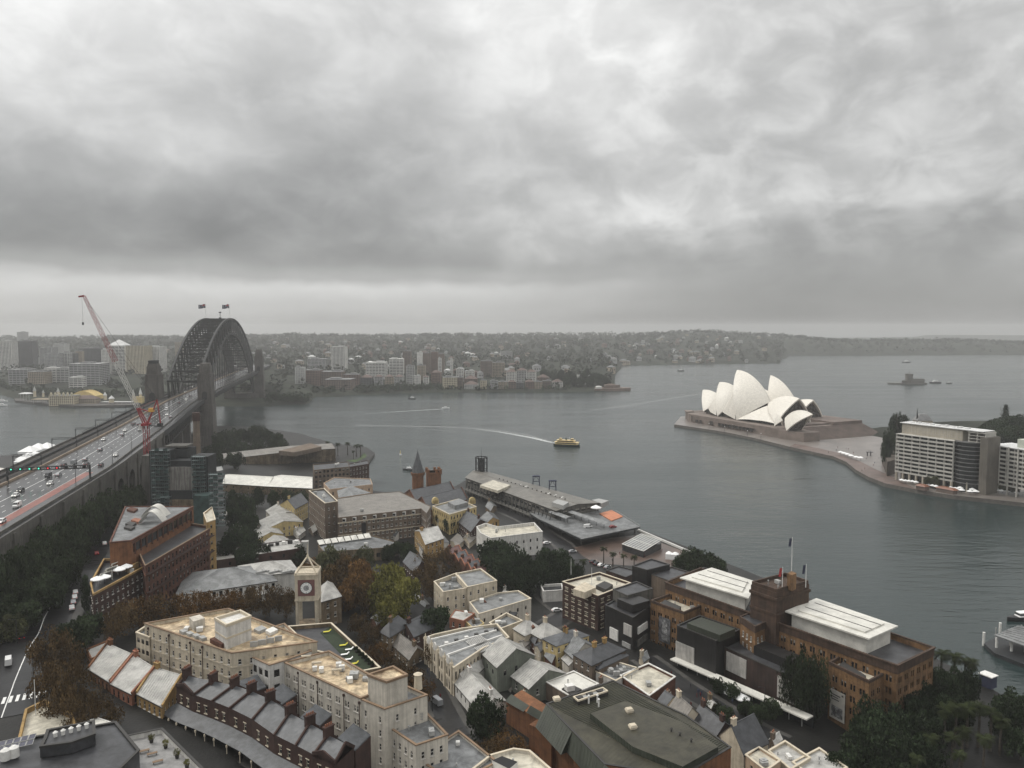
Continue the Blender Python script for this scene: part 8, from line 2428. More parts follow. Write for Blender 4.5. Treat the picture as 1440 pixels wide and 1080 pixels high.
for i in range(4):
 for j in range(4):
  if i in (0, 3) or j in (0, 3):
   if (i + j) % 3 != 1: x, y = -4.2 + i * 2.8, -4.2 + j * 2.8; c, s = math.cos(.25), math.sin(.25); mb.obox((p.x + x * c - y * s, 520 + x * s + y * c, z1), 1.6, 1.6, 2.2, .25)
mb.build('shaft', M_BRICKO, t)

# --- passenger terminal wharf
M_TERM = M('terminal_roof', (.15, .14, .122), .4, .18, .1, stain=.3, rib=.3, ribscale=.6)
t, q, r0, r1 = pitched('passenger_terminal', 'long low cruise terminal with a broad grey brown roof on the wharf', 'terminal', [(655, 672), (781, 718), (842, 707), (673, 660)], 13, 1.6, M_CONC, M_TERM, 2, 0, False, dict(sp=5, w=3.4, h=2.0, sh=4.4, top=1.2, style='black', m=1), .9, 0)
box_on(t, [(675, 682), (700, 690), (718, 682), (693, 675)], 13.5, 1.8, M_FLATC, 'raised_roof'); box_on(t, [(776, 706), (792, 711), (800, 706), (784, 702)], 13.5, 2.6, M_UNIT, 'lift_box'); box_on(t, [(832, 703), (846, 708), (856, 704), (842, 701)], 10, 3, M_UNIT, 'nose')
a, b = P(657, 674, 13), P(780, 720, 13); a.z = b.z = 0; e = (b - a).normalized(); n_ = Vector((e.y, -e.x, 0))
for k in range(26):
 p = a.lerp(b, (k + .5) / 26); mb = MB(); mb.bar(p + n_ * 2.6 + Vector((0, 0, 6)), p + n_ * .5 + Vector((0, 0, 12.6)), .45); mb.bar(p + n_ * 2.6 + Vector((0, 0, 6)), p + n_ * 2.6 + Vector((0, 0, 2)), .4); mb.build('strut', M_STEELD, t)
mb = MB(); mb.bar(a + n_ * 1.6 + Vector((0, 0, 6)), b + n_ * 1.6 + Vector((0, 0, 6)), 3.6, .5); mb.build('gallery', M_CONC, t)
for k in range(16): p = r0.lerp(r1, .3 + k * .04); mb = MB(); mb.obox(p + Vector((0, 2.4, -.3)), .9, .9, .9); mb.build('roof_vent', M_FRAMED, t)
for k in range(5):
 u = .5 + k * .055 + (.15 if k > 1 else 0); p = r0.lerp(r1, min(.97, u)); mb = MB(); mb.bar(p + Vector((1.5, 9, -.4)), p + Vector((-.5, 1.0, .35)), .7, .2); mb.build('roof_seam', M_UNITW, t)
p = P(677, 664, 13); t = thing('lattice_drum', 'dark round steel lattice tower with a mast on the terminal roof', 'tower', p); zt = PZ(643, p.y); zl = p.z - 1; mb = MB()
for k in range(12):
 a_ = k * math.pi / 6; d = Vector((math.cos(a_), math.sin(a_), 0)) * 4.6; mb.bar(p + d - Vector((0, 0, 1)), Vector((p.x, p.y, zt)) + d, .42); d2 = Vector((math.cos(a_ + .52), math.sin(a_ + .52), 0)) * 4.6
 for f in (.25, .62, 1): z = zl + (zt - zl) * f; mb.bar(Vector((p.x, p.y, z)) + d, Vector((p.x, p.y, z)) + d2, .36 if f < 1 else .7)
mb.cyl((p.x, p.y, zl), (p.x, p.y, zt - 1), 2.0, 2.0, 10); mb.build('frame', M_STEELD, t); mb = MB(); mb.cyl((p.x, p.y, zt - 1), (p.x, p.y, PZ(629, p.y)), .14, .08, 6); mb.build('mast', M_STEELD, t)
for i, (px, py) in enumerate(((754, 683), (777, 691))):
 p = P(px, py, 12); t = thing('wharf_gantry', 'dark blue portal gantry on the far side of the terminal, %s one' % ('left', 'right')[i], 'gantry', p, 0, 'wharf gantries'); h = PZ(669.5 if i == 0 else 676, p.y) - 12
 for s in (-2.4, 2.4):
  for y in (-1.5, 1.5): mb = MB(); mb.bar(p + Vector((s, y, -1)), p + Vector((s * .9, y * .7, h)), .55); mb.build('leg', M_FLAG, t)
 mb = MB(); mb.bar(p + Vector((-2.7, 0, h)), p + Vector((2.7, 0, h)), 2.4, .7); mb.bar(p + Vector((-2.2, 0, h * .45)), p + Vector((2.2, 0, h * .45)), .4); mb.bar(p + Vector((-2.2, 0, h * .5)), p + Vector((0, 0, h)), .3); mb.bar(p + Vector((2.2, 0, h * .5)), p + Vector((0, 0, h)), .3); mb.build('beam', M_FLAG, t)
dk = thing('raised_deck', 'raised concrete forecourt deck with railings at the terminal end', 'deck', P(820, 740, 2)); pl = ccw([tuple(P(a, b, 8).xy) for a, b in ((745, 722), (758, 730), (818, 758), (900, 741), (866, 720), (790, 716))])
mb = MB(); mb.prism(pl, 7.0, 8.0, 0, 1, True); mb.build('slab', [M_STEELD, M_FLATG], dk)
mb = MB(); n = len(pl)
for i in range(n):
 a, b = Vector((*pl[i], 0)), Vector((*pl[(i + 1) % n], 0)); m = max(2, int((b - a).length / 2))
 for h in (8.6, 9.1): mb.bar(a + Vector((0, 0, h)), b + Vector((0, 0, h)), .07)
 for k in range(m): p = a.lerp(b, k / m); mb.bar(p + Vector((0, 0, 8)), p + Vector((0, 0, 9.1)), .09)
mb.build('railing', M_UNIT, dk)
for x, y in ((765, 730), (790, 742), (818, 755), (845, 749), (870, 744), (893, 739), (860, 728)):
 p = P(x, y, 7); mb = MB(); mb.bar((p.x, p.y + 1, 2), (p.x, p.y + 1, 7), .8); mb.build('column', M_CONC, dk)
mb = MB(); mb.prism(ccw([tuple(P(a, b, 8.5).xy) for a, b in ((843, 722), (860, 732), (876, 726), (860, 717))]), 8.0, 8.5); mb.build('orange_floor', M('orange_deck', (.42, .16, .08), .6, .15, .3), dk)
for i, (q0, q1) in enumerate((((803, 718), (855, 735)), ((776, 718), (801, 727)))):
 a, b = P(*q0, 12), P(*q1, 12); t = thing('long_canopy', ('long curved metal canopy on the raised terminal deck', 'short curved metal canopy on the raised terminal deck')[i], 'canopy', (a + b) / 2 - Vector((0, 0, 4))); mb = MB(); d = (b - a).normalized(); n_ = Vector((-d.y, d.x, 0))
 for k in range(6):
  u0, u1 = -1 + k / 3, -1 + (k + 1) / 3; f = lambda u: n_ * u * 2.6 + Vector((0, 0, -.7 * u * u)); mb.face([a + f(u0), b + f(u0), b + f(u1), a + f(u1)]); mb.face([a + f(u1) - Vector((0, 0, .12)), b + f(u1) - Vector((0, 0, .12)), b + f(u0) - Vector((0, 0, .12)), a + f(u0) - Vector((0, 0, .12))])
 mb.build('roof', M_METAL, t)
 for k in range(5): mb = MB(); p = a.lerp(b, (k + .5) / 5); mb.bar((p.x, p.y, 8), (p.x, p.y, 12), .25); mb.build('post', M_STEELD, t)
umbrella(P(838, 722, 8.5), 1.7, 'cream umbrella on the orange deck of the terminal', 'terminal umbrella')
mb = MB(); mb.face([P(a, b, 2.40) for a, b in ((800, 772), (838, 792), (950, 800), (998, 795), (958, 774), (900, 752), (860, 756))][::1]); tag(mb.build('plaza', M('quay_plaza_paving', (.085, .058, .046), .28, .3, .12, .1, 2)), kind='structure')
t = thing('glass_pavilion', 'glass roofed cafe pavilion with white ribs on the quay', 'pavilion', P(900, 768, 2.4)); q = [P(a, b, 6) for a, b in ((875, 765), (905, 775), (930, 763), (902, 754))]; mb = MB(); mb.prism(ccw([tuple(v.xy) for v in q]), 2.3, 5.8); mb.build('wall', M_DKGLASS, t); mb = MB()
for k in range(9): u = k / 8; mb.bar(q[0].lerp(q[1], u), q[3].lerp(q[2], u) + Vector((0, 0, 1.4)), .3)
for u in (0, .5, 1): mb.bar(q[0].lerp(q[3], u) + Vector((0, 0, 1.4 * u)), q[1].lerp(q[2], u) + Vector((0, 0, 1.4 * u)), .3)
mb.build('roof_rib', M_UNITW, t); mb = MB(); mb.face([q[0], q[1], q[2] + Vector((0, 0, 1.3)), q[3] + Vector((0, 0, 1.3))]); mb.build('roof', M_METAL, t)
p = P(945, 786, 2.4); t = thing('white_kiosk', 'white boxy tent kiosk on the quay beside the big fig', 'kiosk', p); mb = MB(); mb.obox(p, 6.5, 3.4, 2.8, -.35); mb.build('wall', M_CANVAS, t)
for x in (-1.6, 1.6): mb = MB(); mb.obox(p + Vector((x, -x * .36, 2.8)), 3.2, 3.5, 1.0, -.35, taper=.3); mb.build('roof', M_CANVAS, t)
mb = MB(); pts = [P(a, b, 2.9) for a, b in ((897, 745), (958, 771), (998, 788))]
for a, b in zip(pts, pts[1:]): mb.bar(a, b, .8, 1.2)
tag(mb.build('quay_wall', M_UNITW), 'low pale wall along the edge of the quay', 'wall')

# --- long curved waterfront hotel, sheds, marquees, palms
FP = [(300, 670), (318, 665), (345, 661), (375, 657), (415, 652), (472, 648)]
ht = thing('waterfront_hotel', 'long curved stone hotel with many bays at the water edge past the cove', 'hotel', P(390, 655, 2))
fr = [P(a, b, 3) for a, b in FP]; bkv = [v + Vector((v.x * .055 - 4, 26, 0)) for v in fr]; zr = 14.5; Count.n = 0; mb = MB()
for a, b in zip(fr, fr[1:]):
 L = (b - a).length; n = max(2, int(L / 6.5)); ops = []
 for k in range(n):
  for z in (4.2, 7.6, 11): ops.append((L * (k + .5) / n - 1.9, L * (k + .5) / n + 1.9, z, z + 2.3))
 facade(mb, a.xy, b.xy, 1, zr, ops, 0, .9); place_windows(ht, a.xy, b.xy, ops, 'louvre')
mb.prism([tuple(v.xy) for v in fr] + [tuple(v.xy) for v in bkv[::-1]], 1, zr - .4); mb.build('wall', M_SAND, ht)
mb = MB()
for k in range(5):
 a, b, c, d = fr[k] + Vector((0, -1, zr - 3)), fr[k + 1] + Vector((0, -1, zr - 3)), bkv[k + 1] + Vector((0, 0, zr - 3)), bkv[k] + Vector((0, 0, zr - 3)); r0_, r1_ = a.lerp(d, .45) + Vector((0, 0, 3)), b.lerp(c, .45) + Vector((0, 0, 3)); mb.face([a, b, r1_, r0_]); mb.face([r0_, r1_, c, d])
 if k == 4: mb.face([b, c, r1_])
mb.build('roof', M_TAUPER, ht); box_on(ht, [(392, 634), (414, 636), (452, 628), (436, 623)], 14, 3.6, M_TAUPE, 'upper_storey')
for i, (q, lab) in enumerate((([(313, 680), (375, 684), (392, 671), (322, 667)], 'long bright white shed roof at the left, above the fig trees'), ([(376, 684), (439, 687), (439, 671), (396, 668)], 'long bright white shed roof at the right, beside the brown warehouse'))):
 pitched('stone_shed', lab, 'shed', q, 13, 3.0, M_SAND, M_WHITEROOF, 3, 0, False, dict(sp=6, w=1, h=1.6, sh=4, top=1.2, style='dark'), .4)
bldg('site_office', 'pale blue grey site cabin beside the scaffolded tower', 'building', [(296, 658), (298, 664), (314, 661), (312, 655)], 16, M_FLATG, M_UNIT, 3, .2)
for i, (px, py, h) in enumerate(((475, 642, 14), (489, 641, 14), (497, 646, 9), (501, 643, 13), (507, 643, 13), (461, 638, 13))): p = P(px, py, 2.4); palm(p.x, p.y, 2.3, h, 'tall palm tree on the small grassy point, %s from the left' % ('second', 'third', 'fourth', 'fifth', 'sixth', 'first')[i], 'palms on the grassy point')
mb = MB(); mb.face([P(a, b, 2.39) for a, b in ((470, 645), (500, 650), (516, 642), (512, 636), (480, 634))]); tag(mb.build('lawn', M('wet_lawn', (.045, .075, .022), .8, .25, .3)), kind='stuff')
mq = thing('pier_marquee', 'cluster roof of white peaked marquees on the pier left of the bridge', 'marquee', P(48, 645, 2)); mb = MB(); mb.obox(P(46, 650, 0), 46, 60, 5, .1); mb.build('pier_deck', M_STEELD, mq)
for px, py, w in ((42, 638, 14), (54, 634, 14), (66, 633, 14), (40, 648, 14), (50, 646, 13), (63, 645, 14), (35, 652, 12)):
 p = P(px, py - 4, 11); mb = MB(); mb.obox(p - Vector((0, 0, 7)), w, w, 7); mb.obox(p, w * 1.05, w * 1.05, 4.5, 0, 0, taper=.08); mb.build('tent_peak', M_CANVAS, mq)
a, b = P(32, 645, 9), P(73, 641, 9); mb = MB(); mb.bar(a, b, 9, 3); mb.build('long_tent', M_CANVAS, mq)
pitched('pale_house', 'pale cream house with a chimney at the left under the railway', 'house', [(20, 668), (34, 672), (42, 660), (28, 656)], 14, 3, M_CREAM, M_METALW, 2, 1, False, None, .3, 1)
pitched('white_tent_house', 'white roof cut by the left edge below the pier marquees', 'house', [(-14, 668), (6, 670), (14, 660), (-6, 657)], 12, 3, M_WHITER, M_WHITEROOF, 2, 0)
t = thing('ferry_wharf', 'ferry wharf with a ribbed grey roof and white piles at the right edge', 'wharf', P(1420, 915, 0)); mb = MB(); q = ccw([tuple(P(a, b, 1.5).xy) for a, b in ((1384, 905), (1398, 918), (1470, 945), (1500, 900), (1410, 890))]); mb.prism(q, -.5, 1.5); mb.build('pontoon', M_STEELD, t)
q = [P(a, b, 6.5) for a, b in ((1398, 893), (1450, 912), (1490, 890), (1430, 880))]; mb = MB(); mb.prism(ccw([tuple(v.xy) for v in q]), 6.2, 6.5, 0, None, True)
for k in range(9): u = k / 8; mb.bar(q[0].lerp(q[3], u) + Vector((0, 0, .1)), q[1].lerp(q[2], u) + Vector((0, 0, .1)), .25)
mb.build('roof', M_METAL, t)
for x, y in ((1400, 900), (1420, 908), (1440, 917), (1436, 896)): p = P(x, y, 1.5); mb = MB(); mb.bar(p, p + Vector((0, 0, 5)), .35); mb.build('column', M_UNIT, t)
for x, y in ((1383, 908), (1406, 894), (1401, 916), (1422, 921)): p = P(x, y, 0); mb = MB(); mb.cyl(p, p + Vector((0, 0, 5.4)), .5, .5, 10); mb.build('pile', M_UNITW, t)
motorboat(1437, 872, 14, 3.3, 'dark launch cut by the right edge beyond the ferry wharf', M_BDARK)
p = P(1389, 965, 2.4); t = thing('wharf_booth', 'small dark booth with a pale roof by the palms at right', 'booth', p); mb = MB(); mb.obox(p, 3.4, 4, 4, .5); mb.build('wall', M_FLAG, t); mb = MB(); mb.obox(p + Vector((0, 0, 4)), 4, 4.6, .3, .5); mb.build('roof', M_UNITW, t)
# --- street on the left
def road_strip(name, pts, w, mat, dz, kind='structure'):
 mb = MB(); W = []
 for i, (x, y) in enumerate(pts):
  a, b = Vector(pts[max(0, i - 1)]), Vector(pts[min(len(pts) - 1, i + 1)]); d = (b - a).normalized(); n_ = Vector((-d.y, d.x)); W.append([(*(Vector((x, y)) + n_ * f * w / 2), gz(*(Vector((x, y)) + n_ * f * w / 2)) + dz) for f in (-1, -.5, 0, .5, 1)])
 for a, b in zip(W, W[1:]):
  for k in range(4): mb.face([a[k], b[k], b[k + 1], a[k + 1]][::-1] if (Vector(b[k]) - Vector(a[k])).cross(Vector(a[k + 1]) - Vector(a[k])).z < 0 else [a[k], b[k], b[k + 1], a[k + 1]])
 return tag(mb.build(name, mat), kind=kind)


def px_ground(px, py):
 z = 20
 for _ in range(8): p = P(px, py, z); z = gz(p.x, p.y)
 return P(px, py, z)


M_PAV = M('wet_pavement', (.06, .057, .053), .5, .25, .2, spec=.25)
RC = [(2, 1010), (20, 960), (42, 910), (62, 870), (84, 835), (106, 800), (126, 765), (140, 735), (156, 708)]
rp = [px_ground(*p).xy for p in RC]; pts = []
for a, b in zip(rp, rp[1:]):
 m = max(1, int((b - a).length / 5)); pts += [tuple(a.lerp(b, k / m)) for k in range(m)]
road_strip('road', pts, 17, M_ASPH, .10)
road_strip('centre_line', pts, .28, M_WHITE, .135)
d0 = (Vector(pts[1]) - Vector(pts[0])).normalized(); off = Vector((-d0.y, d0.x))
for s in (-1, 1):
 pp = [];
 for i, p in enumerate(pts): d = (Vector(pts[min(len(pts) - 1, i + 1)]) - Vector(pts[max(0, i - 1)])).normalized(); pp.append(tuple(Vector(p) + Vector((-d.y, d.x)) * s * 10.2))
 road_strip('pavement', pp, 3.2, M_PAV, .22)
mb = MB(); c0 = px_ground(20, 983); dd = (rp[1] - rp[0]).normalized(); nn_ = Vector((-dd.y, dd.x))
for k in range(10):
 c = c0.xy + nn_ * (k - 4.5) * 1.55; q = []
 for a, b in ((-2.2, -.38), (2.2, -.38), (2.2, .38), (-2.2, .38)): v = c + dd * a + nn_ * b; q.append((v.x, v.y, gz(v.x, v.y) + .15))
 mb.face(q)
tag(mb.build('crosswalk', M_WHITE), kind='structure')

# --- vehicles
CAR = {}
M_TYRE = M('tyre', (.012, .012, .012), .8, .1); M_LAMPW = M('headlight_glow', (1, .96, .85), .3, .01, emit=1.5); M_LAMPR = M('tail_light', (.5, .02, .02), .3, .05, emit=.6)
PAINT = dict(white=M('paint_white', (.62, .62, .61), .3, .04), silver=M('paint_silver', (.30, .31, .32), .3, .05, metal=.3), dark=M('paint_dark', (.025, .026, .03), .3, .1), red=M('paint_red', (.25, .02, .02), .3, .08))


def car(x, y, z, head, col, label, van=False, group=None, lights=False, s=1.0):
 k = (col, van)
 if k not in CAR:
  t = thing('parked_van' if van else 'car', 'x', 'van' if van else 'car', (0, 0, 0)); mb = MB()
  prof = [(-2.2, .35), (2.15, .35), (2.2, .75), (1.25, .95), (.55, 1.45), (-1.1, 1.5), (-2.0, 1.0), (-2.25, .9)] if not van else [(-2.5, .4), (2.4, .4), (2.45, 1.0), (1.8, 1.25), (1.3, 2.1), (-2.5, 2.15)]
  w = .9
  for i in range(len(prof)):
   (x0, z0), (x1, z1) = prof[i], prof[(i + 1) % len(prof)]; f = lambda zz: w * (1 if zz < 1.0 else .86); mb.face([(x0, f(z0), z0), (x1, f(z1), z1), (x1, -f(z1), z1), (x0, -f(z0), z0)])
  for sg in (1, -1): q = [(a, sg * w * (1 if b < 1.0 else .86), b) for a, b in prof]; mb.face(q if sg < 0 else q[::-1])
  mb.build('body', PAINT[col], t); g = MB()
  a = [(1.2, .99), (.58, 1.42), (-1.05, 1.46), (-1.85, 1.03)] if not van else [(1.75, 1.3), (1.32, 2.0), (.4, 2.0), (.4, 1.35)]
  for sg in (1, -1): q = [(u, sg * .91, v) for u, v in a]; g.face(q if sg < 0 else q[::-1])
  for (u0, v0), (u1, v1) in ((a[0], a[1]), (a[3], a[2])) if not van else ((a[0], a[1]),): o_ = .04 if u0 > 0 else -.04; g.face([(u0 + o_, -.74, v0), (u0 + o_, .74, v0), (u1 + o_, .7, v1), (u1 + o_, -.7, v1)])
  g.build('window_glass', M_DKGLASS, t)
  for u in (-1.4, 1.35):
   for sg in (-1, 1): m = MB(); m.cyl((u, sg * .72, .33), (u, sg * .94, .33), .33, .33, 10); m.build('wheel', M_TYRE, t)
  for sg in (-1, 1):
   m = MB(); m.obox((2.18, sg * .6, .62), .14, .34, .16); m.build('headlight', M_LAMPW if col != 'red' else M_FRAMEW, t); m = MB(); m.obox((-2.22, sg * .65, .75), .12, .3, .16); m.build('tail_light', M_LAMPR, t)
  CAR[k] = t; o = t
 else: o = copy_tree(CAR[k])
 o.location = (x, y, z); o.rotation_euler.z = head; o.scale = (s, s, s); o['label'] = label
 if group: o['group'] = group
 return o


hb = math.atan2(BD.y, BD.x)
def deck_pt(px, py):
 z = 50.0
 for _ in range(6):
  p = P(px, py, z); v = p - BO; s = v.x * BD.x + v.y * BD.y; z = deckz(s)
 return P(px, py, z + .03)


BC = [(2, 735, 'white', 0, 'white car cut by the left edge on the bridge approach'), (24, 713, 'white', 1, 'white van nearest the left edge, beside the red lane'), (22, 698, 'white', 0, 'white car behind a dark car left of the white line'), (29, 691, 'dark', 0, 'dark car just ahead of the white pair near the left edge'),
  (71, 681, 'white', 0, 'white car with lit headlights before the signal gantry'), (68, 671, 'dark', 1, 'dark van left of the silver car before the signal gantry'), (82, 669, 'silver', 0, 'silver car right behind the signal gantry'), (90, 655, 'dark', 0, 'dark car passing under the signal gantry'),
  (104, 652, 'silver', 1, 'grey van just past the signal gantry'), (120, 647, 'silver', 0, 'silver car past the signal gantry, left lane pair'), (122, 654, 'dark', 0, 'dark car right of the silver one past the gantry'), (142, 655, 'dark', 0, 'dark car alone in the kerb lane right of the gantry'),
  (141, 633, 'silver', 0, 'silver car alone in the middle of the highway'), (163, 641, 'white', 0, 'white car in the kerb lane before the crane'), (146, 619, 'white', 0, 'white car in the inner lane left of the crane'), (172, 612, 'silver', 0, 'silver car of the trio left of the crane'), (176, 606, 'white', 0, 'white car leading the trio left of the crane'),
  (197, 605, 'white', 1, 'white van directly behind the crane mast'), (188, 597, 'dark', 0, 'dark car beside the crane slewing ring, left'), (195, 598, 'dark', 0, 'dark car beside the crane slewing ring, right'), (234, 577, 'white', 1, 'white van at the bridge pylon, tallest of the far traffic'), (235, 584, 'white', 0, 'white car behind the van near the bridge pylon'),
  (240, 587, 'silver', 0, 'silver car right of the white one near the bridge pylon'), (262, 562, 'white', 0, 'small white car entering the bridge, nearest the pylon'), (268, 557, 'silver', 0, 'small silver car entering the bridge between the white ones'), (252, 567, 'dark', 0, 'small dark car entering the bridge, left lane'), (270, 545, 'white', 0, 'tiny white car under the first arch bracing'), (261, 552, 'white', 0, 'tiny white car at the foot of the arch, left lane')]
for px, py, c, v, lab in BC:
 p = deck_pt(px, py); car(p.x, p.y, p.z, hb + (math.pi if px < 75 or c == 'white' else 0), c, lab, bool(v), 'traffic on the bridge highway', s=1.12)
hs = math.atan2(dd.y, dd.x)
SC = [(12, 934, 'white', 1, 'white van driving on the left street above the crossing'), (54, 863, 'silver', 0, 'silver car on the dark street beside the park trees'), (31, 898, 'dark', 0, 'dark car in the shade of the street trees at left'),
  (101, 857, 'white', 0, 'white parked car, first in the row by the street hedge'), (103, 849, 'silver', 0, 'silver parked car, second in the row by the street hedge'), (105, 842, 'white', 0, 'white parked car, third in the row by the street hedge'), (106, 835, 'white', 0, 'white parked car, last in the row by the street hedge'),
  (136, 780, 'red', 0, 'red car on the street below the brick hotel'), (147, 766, 'white', 0, 'white car on the street beside the brick hotel wall')]
for px, py, c, v, lab in SC: p = px_ground(px, py); car(p.x, p.y, p.z + .12, hs + .1, c, lab, bool(v))
for px, py, c, v, lab, h in ((783, 860, 'white', 0, 'white car on the street by the striped brick block', .3), (614, 990, 'silver', 1, 'silver van in the lane below the ornate shopfront', 2.2), (834, 791, 'dark', 0, 'dark parked car, leftmost in the row by the quay palms', .9), (839, 794, 'dark', 0, 'dark parked car, second in the row by the quay palms', .9),
       (845, 796, 'white', 0, 'white parked car in the row by the quay palms', .9), (854, 799, 'silver', 0, 'silver parked car, nearest the dark annex by the quay palms', .9), (769, 765, 'white', 0, 'white car beside the white corner hotel wall', .4), (805, 777, 'silver', 0, 'grey car under the raised terminal deck', .4),
       (718, 712, 'white', 1, 'white van parked beside the terminal wall', .4), (728, 716, 'silver', 0, 'silver car parked behind the white van at the terminal', .4), (736, 718, 'white', 0, 'white car parked at the terminal, right of the silver one', .4), (1085, 1000, 'dark', 0, 'dark car under the street trees near the museum canopy', .5)):
 p = px_ground(px, py); car(p.x, p.y, p.z + .08, h, c, lab, bool(v))
p = P(827, 742, 8); car(p.x, p.y, 8.02, .4, 'white', 'white van on the raised terminal deck', True); p = P(862, 742, 8); car(p.x, p.y, 8.02, .4, 'red', 'red car on the raised terminal deck')

# --- trees of the old town: px, py of the crown top, height, radius
def tr(px, py, h, r, kind, col, label, group, dz=0):
 z = 12.0
 for _ in range(10): p = P(px, py, z + h); z = .5 * z + .5 * gz(p.x, p.y)
 p = P(px, py, z + h); return tree(p.x, p.y, z - .4 + dz, r, h * 1.02, kind, col, label, group=group)


T1 = ('dense dark green tree in the park below the bridge road', 'park trees below the bridge road')
for px, py, h, r in ((10, 758, 13, 8), (34, 748, 14, 9), (60, 752, 13, 9), (86, 745, 12, 8), (100, 730, 12, 8), (120, 715, 12, 8), (134, 700, 12, 8), (150, 690, 11, 7), (165, 684, 11, 7), (20, 775, 14, 9), (48, 772, 14, 9), (76, 768, 13, 9), (100, 760, 12, 8), (118, 738, 12, 8), (8, 800, 14, 9), (34, 798, 14, 9), (62, 795, 13, 8), (88, 788, 12, 7), (20, 825, 13, 8), (46, 822, 12, 8),
      (70, 815, 11, 7), (2, 845, 12, 8), (28, 848, 11, 7), (0, 775, 13, 9), (108, 775, 9, 5), (-14, 820, 13, 9), (144, 712, 10, 6), (170, 668, 10, 6), (185, 676, 9, 6)): tr(px, py, h, r, 'round', 'green', *T1)
for px, py, h, r, col in ((4, 838, 9, 6, 'olive'), (14, 868, 8, 5, 'olive'), (120, 812, 12, 3.4, 'fig'), (108, 872, 10, 6, 'green'), (125, 866, 9, 5, 'green'), (96, 880, 9, 5, 'fig')): tr(px, py, h, r, 'tall' if r < 4 else 'round', col, 'dark street tree beside the corner hotel and the street' if col != 'olive' else 'lighter olive tree at the left edge of the street', 'street trees by the corner hotel' if col != 'olive' else 'olive trees at the left edge')
for i in range(26):
 sv = -580 + i * 10.5; p = BO + BD * sv + BN * (43 + rnd.uniform(-1, 5)); z = gz(p.x, p.y); tp_ = lerp_tab([(-470, 43), (-400, 38), (-340, 29), (-310, 22)], sv) + rnd.uniform(-2, 1.5); tree(p.x, p.y, z - .4, rnd.uniform(6, 7.5), max(7, tp_ - z), 'round', 'green', *T1[:1], group=T1[1])
T2 = ('russet brown autumn plane tree in front of the cream hotel', 'autumn plane trees around the cream hotel')
for px, py, h, r in ((170, 846, 12, 6), (195, 840, 12, 6.5), (222, 836, 12, 6.5), (248, 836, 12, 6), (275, 836, 11, 6), (300, 832, 11, 6), (326, 830, 12, 6.5), (352, 826, 12, 6.5), (378, 824, 12, 6), (402, 830, 11, 5.5), (160, 860, 11, 5)): tr(px, py, h, r, 'open', rnd.choice(('brown', 'rust', 'brown')), *T2)
T3 = ('thin brown autumn tree beside the pale roofed terrace houses', 'brown trees by the terrace houses')
for px, py, h, r in ((72, 888, 13, 6), (90, 905, 13, 6), (70, 930, 12, 6), (100, 940, 13, 6), (84, 965, 10, 5), (125, 965, 9, 4.5), (150, 985, 8, 4), (110, 985, 9, 5), (60, 900, 10, 5)): tr(px, py, h, r, 'open', 'brown', *T3)
for pts_, w_ in (([(590, 925), (606, 960), (622, 995), (648, 1040)], 7), ([(735, 905), (770, 880), (800, 862), (770, 838), (752, 815)], 9), ([(905, 925), (960, 965), (1030, 1010), (1110, 1050)], 8), ([(700, 715), (745, 735), (790, 765), (815, 790)], 9)):
 q_ = [px_ground(*p).xy for p in pts_]; pp = []
 for a, b in zip(q_, q_[1:]): pp += [tuple(a.lerp(b, k / 8)) for k in range(8)]
 road_strip('lane', pp, w_, M_ASPH, .12); road_strip('pavement', pp, w_ + 4, M_PAV, .07)
for i in range(34):
 px, py = rnd.choice(((rnd.uniform(860, 985), rnd.uniform(775, 795)), (rnd.uniform(905, 1050), 0), (rnd.uniform(600, 640), 0), (rnd.uniform(960, 1040), rnd.uniform(978, 1000))))
 if py == 0: py = 925 + (px - 905) * .66 if px > 800 else 945 + (px - 600) * 2
 p = px_ground(px, py); o = bpy.data.objects.new('person', PMS[i % 3]); COL.objects.link(o); o.location = (p.x, p.y, p.z + .14); o.rotation_euler.z = i * 1.7
 tag(o, 'small %s on the old town quay and lanes' % ('figure in a dark coat', 'figure in a blue coat', 'figure in a red coat')[i % 3], 'person', 'people in the old town in %s' % ('dark coats', 'blue coats', 'red coats')[i % 3])
T4 = ('large golden brown autumn tree between the clock tower and long brick building', 'golden autumn trees by the clock tower')
for px, py, h, r in ((465, 775, 15, 8), (490, 782, 15, 8), (508, 796, 14, 7), (470, 802, 14, 8), (492, 815, 13, 7), (512, 772, 12, 6), (515, 822, 12, 6), (440, 790, 10, 5)): tr(px, py, h, r, 'round', rnd.choice(('rust', 'brown', 'olive')), *T4)
for px, py, h, r in ((550, 800, 14, 8), (570, 812, 13, 7), (535, 822, 13, 7), (560, 830, 12, 7), (545, 845, 11, 6)): tr(px, py, h, r, 'round', 'yellow', 'yellow green autumn tree right of the golden brown ones', 'yellow green autumn trees')
for px, py, h, r in ((598, 778, 11, 6), (612, 788, 11, 6), (625, 770, 10, 5), (590, 800, 10, 6), (608, 812, 10, 5), (640, 790, 8, 4)): tr(px, py, h, r, 'open', 'brown', 'brown autumn tree beside the maroon lane cottages', 'brown trees by the lane cottages')
for px, py, h, r in ((560, 762, 8, 5), (575, 768, 8, 5), (545, 770, 7, 4), (622, 720, 9, 4), (632, 728, 9, 4), (420, 770, 9, 5)): tr(px, py, h, r, 'round', 'green', 'green tree between the long brick building and the mustard house', 'green trees by the long brick building')
T5 = ('huge dark fig tree beside the white corner hotel', 'dark figs by the white corner hotel')
for px, py, h, r in ((695, 760, 15, 9), (715, 772, 15, 9), (735, 785, 14, 8), (705, 788, 13, 8), (690, 782, 12, 7), (745, 800, 12, 7), (725, 805, 11, 7), (770, 772, 13, 7), (790, 778, 12, 7), (805, 792, 11, 6), (780, 795, 11, 6), (760, 790, 12, 7)): tr(px, py, h, r, 'round', 'fig', *T5)
